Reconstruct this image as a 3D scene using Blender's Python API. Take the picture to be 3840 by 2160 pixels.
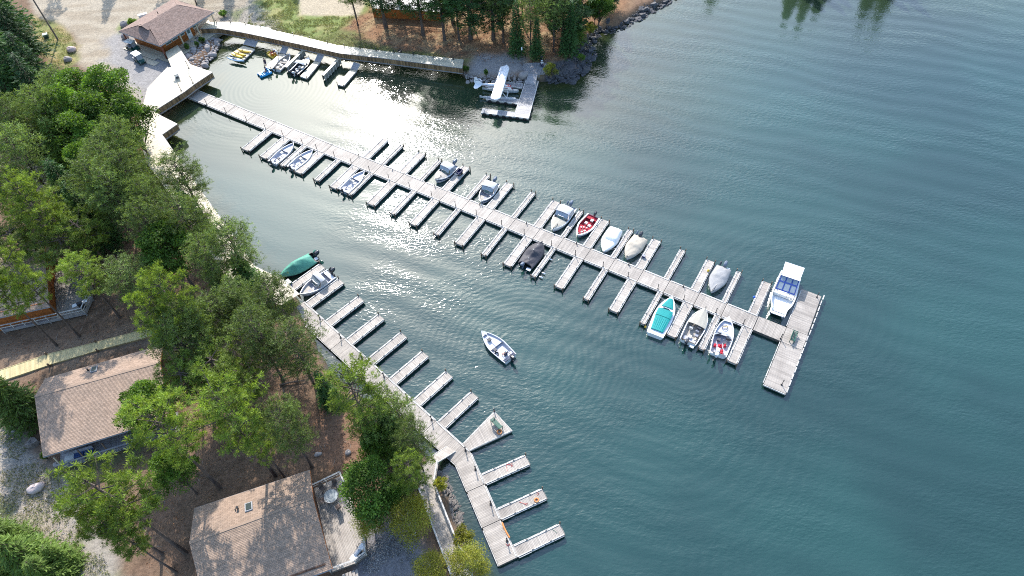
import bpy, math, random
import numpy as np
from mathutils import Vector, Matrix
SC = bpy.context.scene
for o in list(bpy.data.objects): bpy.data.objects.remove(o)
random.seed(7); RNG = np.random.default_rng(7)
rad = math.radians
# ---------------------------------------------------------------- camera
FPX, TILT, ROLL, CAMH = 2530.0, rad(52), rad(3.0), 70.0
def ray(x, y):
    u = (x-1920)/FPX; v = (y-1080)/FPX
    u, v = u*math.cos(ROLL)-v*math.sin(ROLL), u*math.sin(ROLL)+v*math.cos(ROLL)
    return (u, math.cos(TILT)-v*math.sin(TILT), -math.sin(TILT)-v*math.cos(TILT))
def P(x, y, z=0.0):
    d = ray(x, y); k = (CAMH-z)/-d[2]
    return Vector((d[0]*k, d[1]*k, z))
def PX(ox, oy, w, pts):
    k = w/1932.0
    return [(ox+k*a, oy+k*b) for a, b in pts]
def PW(ox, oy, w, pts, z=0.0):
    return [P(x, y, z) for x, y in PX(ox, oy, w, pts)]
def mpp(x, y, z=0):                       # metres per photograph pixel, across the view
    d = ray(x, y); k = (CAMH-z)/-d[2]
    return k/FPX
cam = bpy.data.cameras.new('camera'); co = bpy.data.objects.new('camera', cam); SC.collection.objects.link(co)
r_ = Vector((math.cos(ROLL), -math.sin(TILT)*math.sin(ROLL), -math.cos(TILT)*math.sin(ROLL)))
d_ = Vector((-math.sin(ROLL), -math.sin(TILT)*math.cos(ROLL), -math.cos(TILT)*math.cos(ROLL)))
f_ = Vector((0, math.cos(TILT), -math.sin(TILT)))
co.matrix_world = Matrix.LocRotScale(Vector((0, 0, CAMH)), Matrix((r_, -d_, -f_)).transposed().to_quaternion(), None)
cam.sensor_width = 36; cam.lens = FPX/3840*36; cam.clip_start = 1; cam.clip_end = 4000
SC.camera = co
# ---------------------------------------------------------------- light
SUN_EL, SUN_AZ = rad(37.5), rad(-12.0)     # azimuth measured from +Y towards +X
w = bpy.data.worlds.new('World'); SC.world = w; w.use_nodes = True
nt = w.node_tree; bg = nt.nodes['Background']
sky = nt.nodes.new('ShaderNodeTexSky'); sky.sky_type = 'NISHITA'; sky.sun_disc = False
sky.sun_elevation = SUN_EL; sky.sun_rotation = SUN_AZ
sky.altitude = 300; sky.air_density = 1.5; sky.dust_density = 2.6; sky.ozone_density = 1.6
wb = nt.nodes.new('ShaderNodeVectorMath'); wb.operation = 'MULTIPLY'; wb.inputs[1].default_value = (.89, .99, 1.11)   # cooler white balance of the photograph
nt.links.new(sky.outputs[0], wb.inputs[0]); nt.links.new(wb.outputs[0], bg.inputs[0]); bg.inputs[1].default_value = 0.15
sun = bpy.data.lights.new('sun', 'SUN'); sun.energy = 3.3; sun.angle = rad(0.53); sun.color = (1.0, 0.955, 0.895)
so = bpy.data.objects.new('sun', sun); SC.collection.objects.link(so)
sd = Vector((math.sin(SUN_AZ)*math.cos(SUN_EL), math.cos(SUN_AZ)*math.cos(SUN_EL), math.sin(SUN_EL)))
so.rotation_euler = sd.to_track_quat('Z', 'Y').to_euler(); so.location = (0, 0, 120)
SC.view_settings.view_transform = 'Standard'; SC.view_settings.look = 'None'
SC.view_settings.exposure = 1.05; SC.view_settings.gamma = 1; SC.view_settings.use_curve_mapping = False
try:
    SC.cycles.sample_clamp_indirect = 4.0; SC.cycles.use_denoising = False; SC.cycles.pixel_filter_type = 'BLACKMAN_HARRIS'; SC.cycles.filter_width = 1.05; SC.cycles.max_bounces = 6; SC.cycles.transparent_max_bounces = 8
except Exception: pass
# ---------------------------------------------------------------- helpers
C = SC.collection
def tag(o, label=None, cat=None, group=None, kind=None):
    if label: o['label'] = label
    if cat: o['category'] = cat
    if group: o['group'] = group
    if kind: o['kind'] = kind
    return o
def thing(name, label, cat, loc=(0, 0, 0), rz=0.0, group=None):
    o = bpy.data.objects.new(name, None); C.objects.link(o)
    o.empty_display_size = 0.3
    o.location = loc; o.rotation_euler = (0, 0, rz)
    return tag(o, label, cat, group)
def copy_tree(o, parent=None):
    c = o.copy(); C.objects.link(c); c.parent = parent
    for ch in o.children: copy_tree(ch, c)
    return c
class MB:
    def __init__(s): s.v = []; s.f = []; s.t = []
    def add(s, vs, fs, tint=None):
        n = len(s.v); s.v += [tuple(p) for p in vs]
        t = random.uniform(0.0, 1.0) if tint is None else tint
        for f in fs: s.f.append(tuple(i+n for i in f)); s.t.append(t)
        return s
    def box(s, c, d, rz=0.0, tint=None, rx=0.0, ry=0.0):
        m = Matrix.Rotation(rz, 3, 'Z') @ Matrix.Rotation(ry, 3, 'Y') @ Matrix.Rotation(rx, 3, 'X')
        vs = []
        for z in (-.5, .5):
            for x, y in ((-.5, -.5), (.5, -.5), (.5, .5), (-.5, .5)):
                vs.append(Vector(c)+m @ Vector((x*d[0], y*d[1], z*d[2])))
        return s.add(vs, [(0, 3, 2, 1), (4, 5, 6, 7), (0, 1, 5, 4), (1, 2, 6, 5), (2, 3, 7, 6), (3, 0, 4, 7)], tint)
    def seg(s, a, b, w_, z0, z1, tint=None, off=0.0):     # upright slab along a-b
        a = Vector((a[0], a[1], 0)); b = Vector((b[0], b[1], 0)); d = (b-a).normalized(); n = Vector((-d.y, d.x, 0))
        c = (a+b)/2+n*off
        return s.box((c.x, c.y, (z0+z1)/2), ((b-a).length, w_, z1-z0), math.atan2(d.y, d.x), tint)
    def beam(s, a, b, w_, h_, tint=None, up=Vector((0, 0, 1))):
        a = Vector(a); b = Vector(b); d = (b-a).normalized()
        x = d.cross(up)
        if x.length < 1e-3: x = d.cross(Vector((0, 1, 0)))
        x.normalize(); y = x.cross(d)
        vs = [p+x*sx*w_/2+y*sy*h_/2 for p in (a, b) for sx, sy in ((-1, -1), (1, -1), (1, 1), (-1, 1))]
        return s.add(vs, [(0, 1, 2, 3), (7, 6, 5, 4), (0, 4, 5, 1), (1, 5, 6, 2), (2, 6, 7, 3), (3, 7, 4, 0)], tint)
    def tube(s, pts, r, n=6, tint=None, cap=True):
        pts = [Vector(p) for p in pts]; rs = r if isinstance(r, (list, tuple)) else [r]*len(pts)
        vs = []
        for i, p in enumerate(pts):
            d = (pts[min(i+1, len(pts)-1)]-pts[max(i-1, 0)]).normalized()
            x = d.cross(Vector((0, 0, 1)))
            if x.length < 1e-2: x = d.cross(Vector((0, 1, 0)))
            x.normalize(); y = d.cross(x)
            for k in range(n):
                a = 2*math.pi*k/n; vs.append(p+(x*math.cos(a)+y*math.sin(a))*rs[i])
        fs = [(i*n+k, i*n+(k+1) % n, (i+1)*n+(k+1) % n, (i+1)*n+k) for i in range(len(pts)-1) for k in range(n)]
        if cap: fs += [tuple(range(n-1, -1, -1)), tuple((len(pts)-1)*n+k for k in range(n))]
        return s.add(vs, fs, tint)
    def prism(s, poly, z0, z1, tint=None):
        n = len(poly); vs = [(p[0], p[1], z0) for p in poly]+[(p[0], p[1], z1) for p in poly]
        a = sum(poly[i][0]*poly[(i+1) % n][1]-poly[(i+1) % n][0]*poly[i][1] for i in range(n))
        fs = [tuple(range(n-1, -1, -1)), tuple(range(n, 2*n))]+[(i, (i+1) % n, n+(i+1) % n, n+i) for i in range(n)]
        if a < 0: fs = [tuple(reversed(f)) for f in fs]
        return s.add(vs, fs, tint)
    def grid(s, rows, tint=None, close=False):             # rows of points -> quads
        m = len(rows[0]); vs = [p for r in rows for p in r]; fs = []
        for i in range(len(rows)-1):
            for k in range(m if close else m-1):
                fs.append((i*m+k, i*m+(k+1) % m, (i+1)*m+(k+1) % m, (i+1)*m+k))
        return s.add(vs, fs, tint)
    def ell(s, c, r, n=8, m=5, tint=None, rz=0.0, z0=-1.0):
        rows = []
        for i in range(m+1):
            ph = -math.pi/2+math.pi*i/m; z = max(math.sin(ph), z0)
            rows.append([(c[0]+r[0]*math.cos(ph)*math.cos(a)*math.cos(rz)-r[1]*math.cos(ph)*math.sin(a)*math.sin(rz),
                          c[1]+r[0]*math.cos(ph)*math.cos(a)*math.sin(rz)+r[1]*math.cos(ph)*math.sin(a)*math.cos(rz),
                          c[2]+r[2]*z) for a in [2*math.pi*k/n for k in range(n)]])
        return s.grid(rows, tint, True)
    def mesh(s, name):
        me = bpy.data.meshes.new(name); me.from_pydata(s.v, [], s.f)
        at = me.attributes.new('tint', 'FLOAT', 'FACE')
        at.data.foreach_set('value', np.array(s.t, dtype=np.float32))
        return me
    def build(s, name, mat, parent=None, smooth=False, label=None, kind=None, loc=None):
        me = s.mesh(name); me.materials.append(mat)
        if smooth: me.polygons.foreach_set('use_smooth', [True]*len(me.polygons))
        o = bpy.data.objects.new(name, me); C.objects.link(o)
        if parent: o.parent = parent
        if loc is not None: o.location = loc
        if label: o['label'] = label
        if kind: o['kind'] = kind
        return o
def inst(name, me, parent, loc=(0, 0, 0), rz=0.0, sc=None, kind=None):
    o = bpy.data.objects.new(name, me); C.objects.link(o); o.parent = parent; o.location = loc; o.rotation_euler = (0, 0, rz)
    if sc is not None: o.scale = sc
    if kind: o['kind'] = kind
    return o
# ---------------------------------------------------------------- materials
MATS = {}
def M(name, col, rough=0.7, var=0.18, scale=2.0, tint=0.0, metal=0.0, bump=0.0, bscale=25.0, spec=0.5, trans=0.0,
      alt=None, objrand=0.0, streak=None, coat=0.0):
    if name in MATS: return MATS[name]
    m = bpy.data.materials.new(name); m.use_nodes = True; nt = m.node_tree; N = nt.nodes; L = nt.links
    b = N['Principled BSDF']; b.inputs['Roughness'].default_value = rough; b.inputs['Metallic'].default_value = metal
    b.inputs['Specular IOR Level'].default_value = spec; b.inputs['Coat Weight'].default_value = coat
    tc = N.new('ShaderNodeTexCoord'); src = tc.outputs['Object']
    if streak:
        mp = N.new('ShaderNodeMapping'); mp.inputs['Scale'].default_value = streak; L.new(src, mp.inputs['Vector']); src = mp.outputs[0]
    nz = N.new('ShaderNodeTexNoise'); nz.inputs['Scale'].default_value = scale; nz.inputs['Detail'].default_value = 5; nz.inputs['Roughness'].default_value = .62
    L.new(src, nz.inputs['Vector'])
    mix = N.new('ShaderNodeMix'); mix.data_type = 'RGBA'
    a = alt if alt else tuple(c*(1-var*1.6) for c in col)
    c1 = col if alt else tuple(min(1, c*(1+var*1.2)) for c in col)
    mix.inputs['A'].default_value = (*a, 1); mix.inputs['B'].default_value = (*c1, 1)
    mr = N.new('ShaderNodeMapRange'); mr.inputs[1].default_value = .32; mr.inputs[2].default_value = .68
    L.new(nz.outputs[0], mr.inputs[0]); L.new(mr.outputs[0], mix.inputs['Factor'])
    out = mix.outputs['Result']
    val = None
    if tint:
        at = N.new('ShaderNodeAttribute'); at.attribute_name = 'tint'
        r = N.new('ShaderNodeMapRange'); r.inputs[3].default_value = 1-tint; r.inputs[4].default_value = 1+tint*.8
        L.new(at.outputs['Fac'], r.inputs[0]); val = r.outputs[0]
    if objrand:
        oi = N.new('ShaderNodeObjectInfo'); r = N.new('ShaderNodeMapRange'); r.inputs[3].default_value = 1-objrand; r.inputs[4].default_value = 1+objrand
        L.new(oi.outputs['Random'], r.inputs[0])
        if val is None: val = r.outputs[0]
        else:
            mm = N.new('ShaderNodeMath'); mm.operation = 'MULTIPLY'; L.new(val, mm.inputs[0]); L.new(r.outputs[0], mm.inputs[1]); val = mm.outputs[0]
    if val is not None:
        vm = N.new('ShaderNodeVectorMath'); vm.operation = 'SCALE'; L.new(out, vm.inputs[0]); L.new(val, vm.inputs['Scale']); out = vm.outputs[0]
    L.new(out, b.inputs['Base Color'])
    if bump:
        n2 = N.new('ShaderNodeTexNoise'); n2.inputs['Scale'].default_value = bscale; n2.inputs['Detail'].default_value = 4; L.new(src, n2.inputs['Vector'])
        bp = N.new('ShaderNodeBump'); bp.inputs['Strength'].default_value = bump; bp.inputs['Distance'].default_value = .05
        L.new(n2.outputs[0], bp.inputs['Height']); L.new(bp.outputs[0], b.inputs['Normal'])
    if trans:
        tr = N.new('ShaderNodeBsdfTranslucent'); ms = N.new('ShaderNodeMixShader'); ms.inputs[0].default_value = trans
        sc = N.new('ShaderNodeVectorMath'); sc.operation = 'MULTIPLY'; sc.inputs[1].default_value = (1.5, 1.55, .6); L.new(out, sc.inputs[0])
        L.new(sc.outputs[0], tr.inputs[0]); L.new(b.outputs[0], ms.inputs[1]); L.new(tr.outputs[0], ms.inputs[2])
        L.new(ms.outputs[0], N['Material Output'].inputs[0])
    MATS[name] = m
    return m
wood_old = M('weathered_planks', (.44, .39, .34), .6, .16, .55, tint=.17, bump=.3, objrand=.09, alt=(.31, .27, .235), spec=.35)
wood_rail = M('weathered_rail', (.55, .525, .49), .6, .2, 2.5, tint=.15, spec=.35)
wood_new = M('pale_treated_planks', (.60, .52, .38), .42, .1, .8, tint=.13, alt=(.50, .43, .31), spec=.5)
wood_grey = M('grey_planks', (.33, .315, .32), .5, .15, 1.2, tint=.2, alt=(.24, .23, .235))
wood_fascia = M('brown_stained_boards', (.30, .185, .09), .7, .2, 2, tint=.55, alt=(.20, .125, .065), streak=(1, 1, .2))
wood_grey_wall = M('grey_board_wall', (.27, .26, .22), .7, .15, 2, tint=.25)
wood_yellow = M('yellow_treated_planks', (.62, .50, .25), .55, .12, 1, tint=.14, alt=(.50, .41, .20))
wood_orange = M('orange_stained_wood', (.50, .15, .03), .55, .15, 2, tint=.18, alt=(.38, .11, .022))
wood_post = M('dark_post_wood', (.16, .11, .075), .7, .2, 5, tint=.1)
dark = M('floats_and_gap_shade', (.012, .012, .014), .6, .2, 4)
frame_dark = M('dock_frame_wood', (.13, .115, .10), .75, .3, 3, tint=.25)
metal_dark = M('dark_metal', (.05, .052, .055), .4, .1, 5, metal=.6)
alu = M('aluminium', (.62, .63, .66), .38, .08, 3, metal=.45)
white_paint = M('white_paint', (.80, .80, .80), .35, .04, 2)
rubber = M('black_rubber', (.015, .015, .016), .6, .2, 8)
glass = M('tinted_glass', (.10, .16, .16), .06, .05, 2, spec=1.0)
# ---------------------------------------------------------------- terrain
def smooth(e0, e1, x): t = np.clip((x-e0)/(e1-e0), 0, 1); return t*t*(3-2*t)
def vnoise(x, y, s, seed=0):
    x = np.asarray(x)/s+seed*17.3; y = np.asarray(y)/s+seed*9.1
    xi = np.floor(x).astype(np.int64); yi = np.floor(y).astype(np.int64); fx = x-xi; fy = y-yi
    def h(a, b): 
        n = (a*374761393+b*668265263+seed*144665) & 0xffffffff; n = ((n ^ (n >> 13))*1274126177) & 0xffffffff
        return ((n ^ (n >> 16)) & 0xffff)/65535.0
    fx = fx*fx*(3-2*fx); fy = fy*fy*(3-2*fy)
    return (h(xi, yi)*(1-fx)+h(xi+1, yi)*fx)*(1-fy)+(h(xi, yi+1)*(1-fx)+h(xi+1, yi+1)*fx)*fy
def fbm(x, y, s, seed=0): return (vnoise(x, y, s, seed)*.5+vnoise(x, y, s/2.1, seed+1)*.28+vnoise(x, y, s/4.3, seed+2)*.22)
def sdist(px, py, poly):                  # >0 inside
    px = np.asarray(px, float); py = np.asarray(py, float); d = np.full(px.shape, 1e9); ins = np.zeros(px.shape, bool)
    n = len(poly)
    for i in range(n):
        ax, ay = poly[i][0], poly[i][1]; bx, by = poly[(i+1) % n][0], poly[(i+1) % n][1]
        ex, ey = bx-ax, by-ay; t = np.clip(((px-ax)*ex+(py-ay)*ey)/(ex*ex+ey*ey+1e-9), 0, 1)
        d = np.minimum(d, (px-ax-t*ex)**2+(py-ay-t*ey)**2)
        c = ((ay > py) != (by > py)) & (px < (bx-ax)*(py-ay)/(by-ay+1e-12)+ax); ins ^= c
    return np.sqrt(d)*np.where(ins, 1, -1)
GZ = 1.1
def W0(pts, z=0.0): return [P(x, y, z) for x, y in pts]
bulk = [(2560, -60), (2500, 0), (2395, 50), (2320, 93), (2245, 110), (2200, 145), (2165, 170), (2150, 205), (2175, 240), (2190, 262), (2140, 290), (2060, 296), (1975, 294), (1850, 290), (1745, 286)]
bulk2 = [(1725, 262), (1427, 229), (1278, 212), (1124, 177), (924, 134), (825, 117), (770, 128), (828, 160), (790, 205), (745, 255), (722, 268), (712, 268), (790, 292), (738, 328), (690, 355), (591, 427), (600, 450), (664, 487), (615, 522), (620, 545), (655, 594), (738, 715), (848, 869), (952, 1019), (1060, 1071), (1120, 1130), (1150, 1200), (1200, 1330), (1240, 1400), (1330, 1470), (1430, 1545), (1500, 1620), (1580, 1690), (1620, 1750), (1650, 1800), (1690, 1900), (1720, 2000), (1770, 2100), (1810, 2200), (1830, 2300)]
shore = [tuple(p[:2]) for p in W0(bulk+bulk2, .5)]
land_poly = shore+[(-8, -10), (-150, -10), (-190, 60), (-200, 240), (190, 260)]+[tuple(p[:2]) for p in W0([(4000, -120), (3500, -70), (3300, -62), (3100, -68), (2950, -60), (2800, -90), (2680, -100)], .5)]
def px_poly(pts, z=GZ): return [tuple(P(x, y, z)[:2]) for x, y in pts]
step = .55
gx = np.arange(-150, 150, step); gy = np.arange(-12, 235, step)
X, Y = np.meshgrid(gx, gy, indexing='ij')
SDL = sdist(X, Y, land_poly)
Hh = smooth(-1.2, 1.3, SDL+(fbm(X, Y, 3, 5)-.5)*.9)*(GZ+.7)-.7
Hh += smooth(1.5, 6, SDL)*(fbm(X, Y, 9, 2)-.5)*.22+smooth(.5, 2, SDL)*(fbm(X, Y, 1.6, 3)-.5)*.12
# colours
def blend(col, w_, c): return col*(1-w_[..., None])+np.array(c)*w_[..., None]
N1 = fbm(X, Y, 2.2, 11); N2 = fbm(X, Y, 8, 12); N3 = vnoise(X, Y, .9, 13); N4 = fbm(X, Y, .8, 31)
col = np.zeros(X.shape+(3,))+np.array((.18, .118, .078))
col = blend(col, smooth(.45, .62, N1)*.7, (.19, .12, .08)); col = blend(col, smooth(.55, .75, N4)*.6, (.085, .055, .036))
def reg(pts, c, wdt=1.2, jit=2.5, amt=1.0, z=GZ, noise=None, seed=0):
    global col
    s = sdist(X, Y, px_poly(pts, z))+(fbm(X, Y, 3, 20+seed)-.5)*jit*2
    w_ = smooth(-wdt, wdt, s)*amt
    if noise is not None: w_ = w_*noise
    col = blend(col, w_, c)
# needle covered point at the top
reg([(1250, -60), (2600, -200), (2250, 110), (2200, 300), (1740, 290), (1500, 200), (1250, 110)], (.26, .15, .085), 1.5, 2)
reg([(1250, -60), (2600, -200), (2250, 110), (2200, 300), (1740, 290), (1500, 200), (1250, 110)], (.34, .25, .14), 1.5, 2, .8, noise=smooth(.42, .66, N1))
reg([(1250, -60), (2600, -200), (2250, 110), (2200, 300), (1740, 290), (1500, 200), (1250, 110)], (.17, .085, .05), 1.5, 2, .6, noise=smooth(.55, .7, N4))
reg([(1190, 80), (1300, 120), (1430, 175), (1640, 205), (1760, 225), (1750, 245), (1420, 205), (1260, 185), (1130, 150)], (.15, .17, .06), 1, 2, .85, seed=3)
reg([(1790, 205), (1960, 195), (1975, 270), (1740, 280)], (.30, .275, .26), 1, 1, .95, seed=4)
reg([(2030, 240), (2160, 215), (2200, 290), (2020, 300)], (.085, .085, .095), .8, 1.5, .9, seed=41)
# lawn
reg([(1000, -80), (1340, -80), (1400, 30), (1260, 120), (1160, 135), (1010, 120), (905, 90), (930, 10)], (.185, .225, .075), 1.5, 2, .95, seed=5)
reg([(1000, -80), (1340, -80), (1400, 30), (1260, 120), (1160, 135), (1010, 120), (905, 90), (930, 10)], (.30, .27, .12), 1.5, 2, .8, noise=smooth(.5, .68, N1), seed=5)
reg([(1118, -80), (1350, -80), (1370, 20), (1340, 60), (1120, 58)], (.42, .35, .25), .5, .4, 1, seed=6)
reg([(800, -80), (1010, -80), (960, 10), (990, 60), (1040, 110), (1150, 140), (1130, 165), (800, 110), (770, 60)], (.33, .29, .24), 1.2, 2.5, .9, seed=7)
reg([(820, 30), (960, 20), (1000, 120), (880, 90)], (.15, .17, .07), 1.2, 2.5, .8, noise=smooth(.45, .6, N2), seed=8)
reg([(1130, 152), (1440, 210), (1700, 245), (1700, 252), (1440, 225), (1130, 172)], (.20, .195, .20), .5, .8, .9, seed=9)
# sand road and gravel by the store
reg([(60, -200), (960, -200), (930, 10), (820, 60), (760, 100), (640, 200), (700, 300), (560, 440), (330, 260), (296, 225), (300, 165), (270, 125), (215, 88), (130, 62)], (.37, .315, .24), 1.0, 1.0, 1, seed=10)
reg([(60, -200), (960, -200), (930, 10), (820, 60), (760, 100), (640, 200), (700, 300), (560, 440), (330, 260), (296, 225), (300, 165), (270, 125), (215, 88), (130, 62)], (.30, .245, .18), 1.0, 1.0, .8, noise=smooth(.45, .7, vnoise(X*.25+Y*.1, Y, 1.3, 40)), seed=10)
reg([(395, 150), (450, 120), (640, 200), (700, 320), (560, 440), (470, 300), (400, 220)], (.29, .275, .265), 1.5, 2, .9, seed=11)
reg([(120, 65), (200, 85), (262, 130), (290, 170), (285, 225), (250, 260), (150, 210), (130, 120)], (.21, .215, .08), .8, 1.2, .95, seed=12)
reg([(120, 65), (200, 85), (262, 130), (290, 170), (285, 225), (250, 260), (150, 210), (130, 120)], (.34, .26, .13), .8, 1.2, .9, noise=smooth(.48, .66, N1), seed=12)
reg([(440, 105), (480, 70), (520, 75), (500, 95), (455, 120)], (.16, .20, .07), .6, 1, .9, seed=13)
# bottom left path and patchy grass
bl = [(-40, 1590), (70, 1610), (140, 1700), (180, 1760), (290, 1850), (330, 1980), (420, 2100), (480, 2200), (-60, 2200)]
reg(bl, (.33, .275, .215), 1.2, 1.4, 1, seed=14)
reg(bl, (.17, .18, .075), 1.2, 1.4, .85, noise=smooth(.50, .60, N1)*smooth(.42, .55, N2), seed=14)
reg([(-40, 1600), (60, 1620), (120, 1700), (200, 1790), (320, 1900), (380, 2010), (440, 2200), (360, 2200), (300, 1990), (220, 1900), (120, 1790), (-40, 1760)], (.30, .265, .22), .8, 1.3, .9, seed=15)
reg([(-40, 1900), (70, 1880), (60, 1960), (-40, 2000)], (.10, .125, .05), 1, 1.5, .9, seed=16)
reg([(215, 1770), (330, 1740), (520, 1660), (520, 1700), (330, 1790)], (.10, .115, .05), 1, 1.5, .8, seed=17)
reg([(1360, 1950), (1480, 1930), (1600, 2100), (1620, 2200), (1330, 2200)], (.20, .19, .20), 1, 1.0, .95, seed=18)
reg([(0, 1330), (600, 1190), (640, 1260), (0, 1440)], (.24, .18, .13), 1, 2, .6, seed=19)
reg([(1150, 1540), (1400, 1560), (1440, 1720), (1200, 1790)], (.22, .125, .08), 1, 2.5, .8, seed=21)
# wet edge / lake bed
we = smooth(-1.6, .1, -SDL)*1.0
col = blend(col, smooth(.5, .15, Hh), (.075, .07, .06)); col = blend(col, smooth(.0, -.4, Hh), (.05, .05, .03))
keep = SDL > -3.5
idx = -np.ones(X.shape, np.int64); idx[keep] = np.arange(keep.sum())
q = keep[:-1, :-1] & keep[1:, :-1] & keep[1:, 1:] & keep[:-1, 1:]
F4 = np.stack([idx[:-1, :-1][q], idx[1:, :-1][q], idx[1:, 1:][q], idx[:-1, 1:][q]], 1)
def np_mesh(name, V, Fq, smoothf=False):
    me = bpy.data.meshes.new(name); k = Fq.shape[1]
    me.vertices.add(len(V)); me.vertices.foreach_set('co', np.asarray(V, np.float32).ravel())
    me.loops.add(Fq.size); me.loops.foreach_set('vertex_index', Fq.astype(np.int32).ravel())
    me.polygons.add(len(Fq)); me.polygons.foreach_set('loop_start', np.arange(0, Fq.size, k, dtype=np.int32))
    me.polygons.foreach_set('loop_total', np.full(len(Fq), k, np.int32))
    if smoothf: me.polygons.foreach_set('use_smooth', np.ones(len(Fq), bool))
    me.update(calc_edges=True); me.validate()
    return me
gm = np_mesh('ground', np.stack([X[keep], Y[keep], Hh[keep]], 1), F4, True)
ca = gm.color_attributes.new('gcol', 'FLOAT_COLOR', 'POINT')
ca.data.foreach_set('color', np.concatenate([col[keep], np.ones((keep.sum(), 1))], 1).astype(np.float32).ravel())
m = bpy.data.materials.new('ground_soil'); m.use_nodes = True; N = m.node_tree.nodes; L = m.node_tree.links
b = N['Principled BSDF']; b.inputs['Roughness'].default_value = .95; b.inputs['Specular IOR Level'].default_value = .1
at = N.new('ShaderNodeAttribute'); at.attribute_name = 'gcol'; tc = N.new('ShaderNodeTexCoord')
n1 = N.new('ShaderNodeTexNoise'); n1.inputs['Scale'].default_value = 3.2; n1.inputs['Detail'].default_value = 8; n1.inputs['Roughness'].default_value = .75
L.new(tc.outputs['Object'], n1.inputs['Vector'])
mr = N.new('ShaderNodeMapRange'); mr.inputs[1].default_value = .3; mr.inputs[2].default_value = .7; mr.inputs[3].default_value = .62; mr.inputs[4].default_value = 1.36
L.new(n1.outputs[0], mr.inputs[0]); vm = N.new('ShaderNodeVectorMath'); vm.operation = 'SCALE'
L.new(at.outputs['Color'], vm.inputs[0]); L.new(mr.outputs[0], vm.inputs['Scale']); L.new(vm.outputs[0], b.inputs['Base Color'])
bp = N.new('ShaderNodeBump'); bp.inputs['Strength'].default_value = .7; bp.inputs['Distance'].default_value = .12; L.new(n1.outputs[0], bp.inputs['Height']); L.new(bp.outputs[0], b.inputs['Normal'])
gm.materials.append(m)
g = bpy.data.objects.new('ground', gm); C.objects.link(g); tag(g, kind='structure')
# ---------------------------------------------------------------- water
wm = bpy.data.materials.new('lake_water'); wm.use_nodes = True; N = wm.node_tree.nodes; L = wm.node_tree.links
b = N['Principled BSDF']
def node(t, **k):
    n = N.new(t)
    for a, v in k.items(): setattr(n, a, v)
    return n
def math_(op, a, b_=None, c=None):
    n = node('ShaderNodeMath', operation=op)
    for i, v in enumerate((a, b_, c)):
        if v is None: continue
        if isinstance(v, (int, float)): n.inputs[i].default_value = v
        else: L.new(v, n.inputs[i])
    return n.outputs[0]
tc = node('ShaderNodeTexCoord'); obj = tc.outputs['Object']
def noise(scale, detail=3, rough=.5, rot=0, stretch=(1, 1, 1), dist=0):
    mp = node('ShaderNodeMapping'); mp.inputs['Rotation'].default_value = (0, 0, rot); mp.inputs['Scale'].default_value = stretch
    L.new(obj, mp.inputs['Vector']); n = node('ShaderNodeTexNoise'); n.inputs['Scale'].default_value = scale
    n.inputs['Detail'].default_value = detail; n.inputs['Roughness'].default_value = rough; n.inputs['Distortion'].default_value = dist
    L.new(mp.outputs[0], n.inputs['Vector']); return n.outputs[0]
def ramp(src, a, b_, lo=0.0, hi=1.0):
    mr = node('ShaderNodeMapRange'); mr.interpolation_type = 'SMOOTHSTEP'
    L.new(src, mr.inputs[0])
    for i, v in zip((1, 2, 3, 4), (a, b_, lo, hi)): mr.inputs[i].default_value = v
    return mr.outputs[0]
calm = node('ShaderNodeAttribute', attribute_name='calm').outputs['Fac']     # 0 sheltered .. 1 open water
shal_refl = node('ShaderNodeAttribute', attribute_name='shallow_refl').outputs['Fac']
# colour: deep teal, olive over the shallow bed and in painted tree reflections
cmix = node('ShaderNodeMix', data_type='RGBA'); cmix.inputs['A'].default_value = (.012, .046, .037, 1); cmix.inputs['B'].default_value = (.034, .042, .015, 1)
L.new(shal_refl, cmix.inputs['Factor'])
patch = ramp(noise(.035, 3, .5), .35, .65, .8, 1.2)
vs = node('ShaderNodeVectorMath', operation='SCALE'); L.new(cmix.outputs['Result'], vs.inputs[0]); L.new(patch, vs.inputs['Scale'])
L.new(vs.outputs[0], b.inputs['Base Color'])
b.inputs['IOR'].default_value = 1.50; b.inputs['Specular IOR Level'].default_value = 1.0
b.inputs['Roughness'].default_value = .05
# relief: wind ripples in two directions, cats-paws, boat wakes
r1 = noise(1.15, 2, .55, .5, (1, 2.0, 1)); r2 = noise(2.6, 2, .5, -.35, (1, 1.7, 1)); r3 = noise(7.0, 2, .6, .2, (1, 1.4, 1))
wsum = math_('ADD', math_('MULTIPLY', r1, .040), math_('ADD', math_('MULTIPLY', r2, .020), math_('MULTIPLY', r3, .0012)))
paws = ramp(noise(.05, 2, .5, .4, (1, 2.2, 1)), .32, .68, .3, 1.5)
wsum = math_('MULTIPLY', wsum, math_('MULTIPLY', calm, paws))
sep = node('ShaderNodeSeparateXYZ'); L.new(obj, sep.inputs[0])
def rings(cx, cy, wl, amp, r0, r1_, asp=1.0):
    dx = math_('SUBTRACT', sep.outputs[0], cx); dy = math_('SUBTRACT', sep.outputs[1], cy)
    d = math_('SQRT', math_('ADD', math_('MULTIPLY', dx, dx), math_('MULTIPLY', math_('MULTIPLY', dy, dy), asp)))
    s = math_('SINE', math_('ADD', math_('MULTIPLY', d, 2*math.pi/wl), math_('MULTIPLY', noise(.12, 2), 9.0)))
    win = math_('MULTIPLY', ramp(d, r0, r0+2.5), ramp(d, r1_, r1_*.45))
    return math_('MULTIPLY', s, math_('MULTIPLY', win, amp))
WAKES = []
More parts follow.
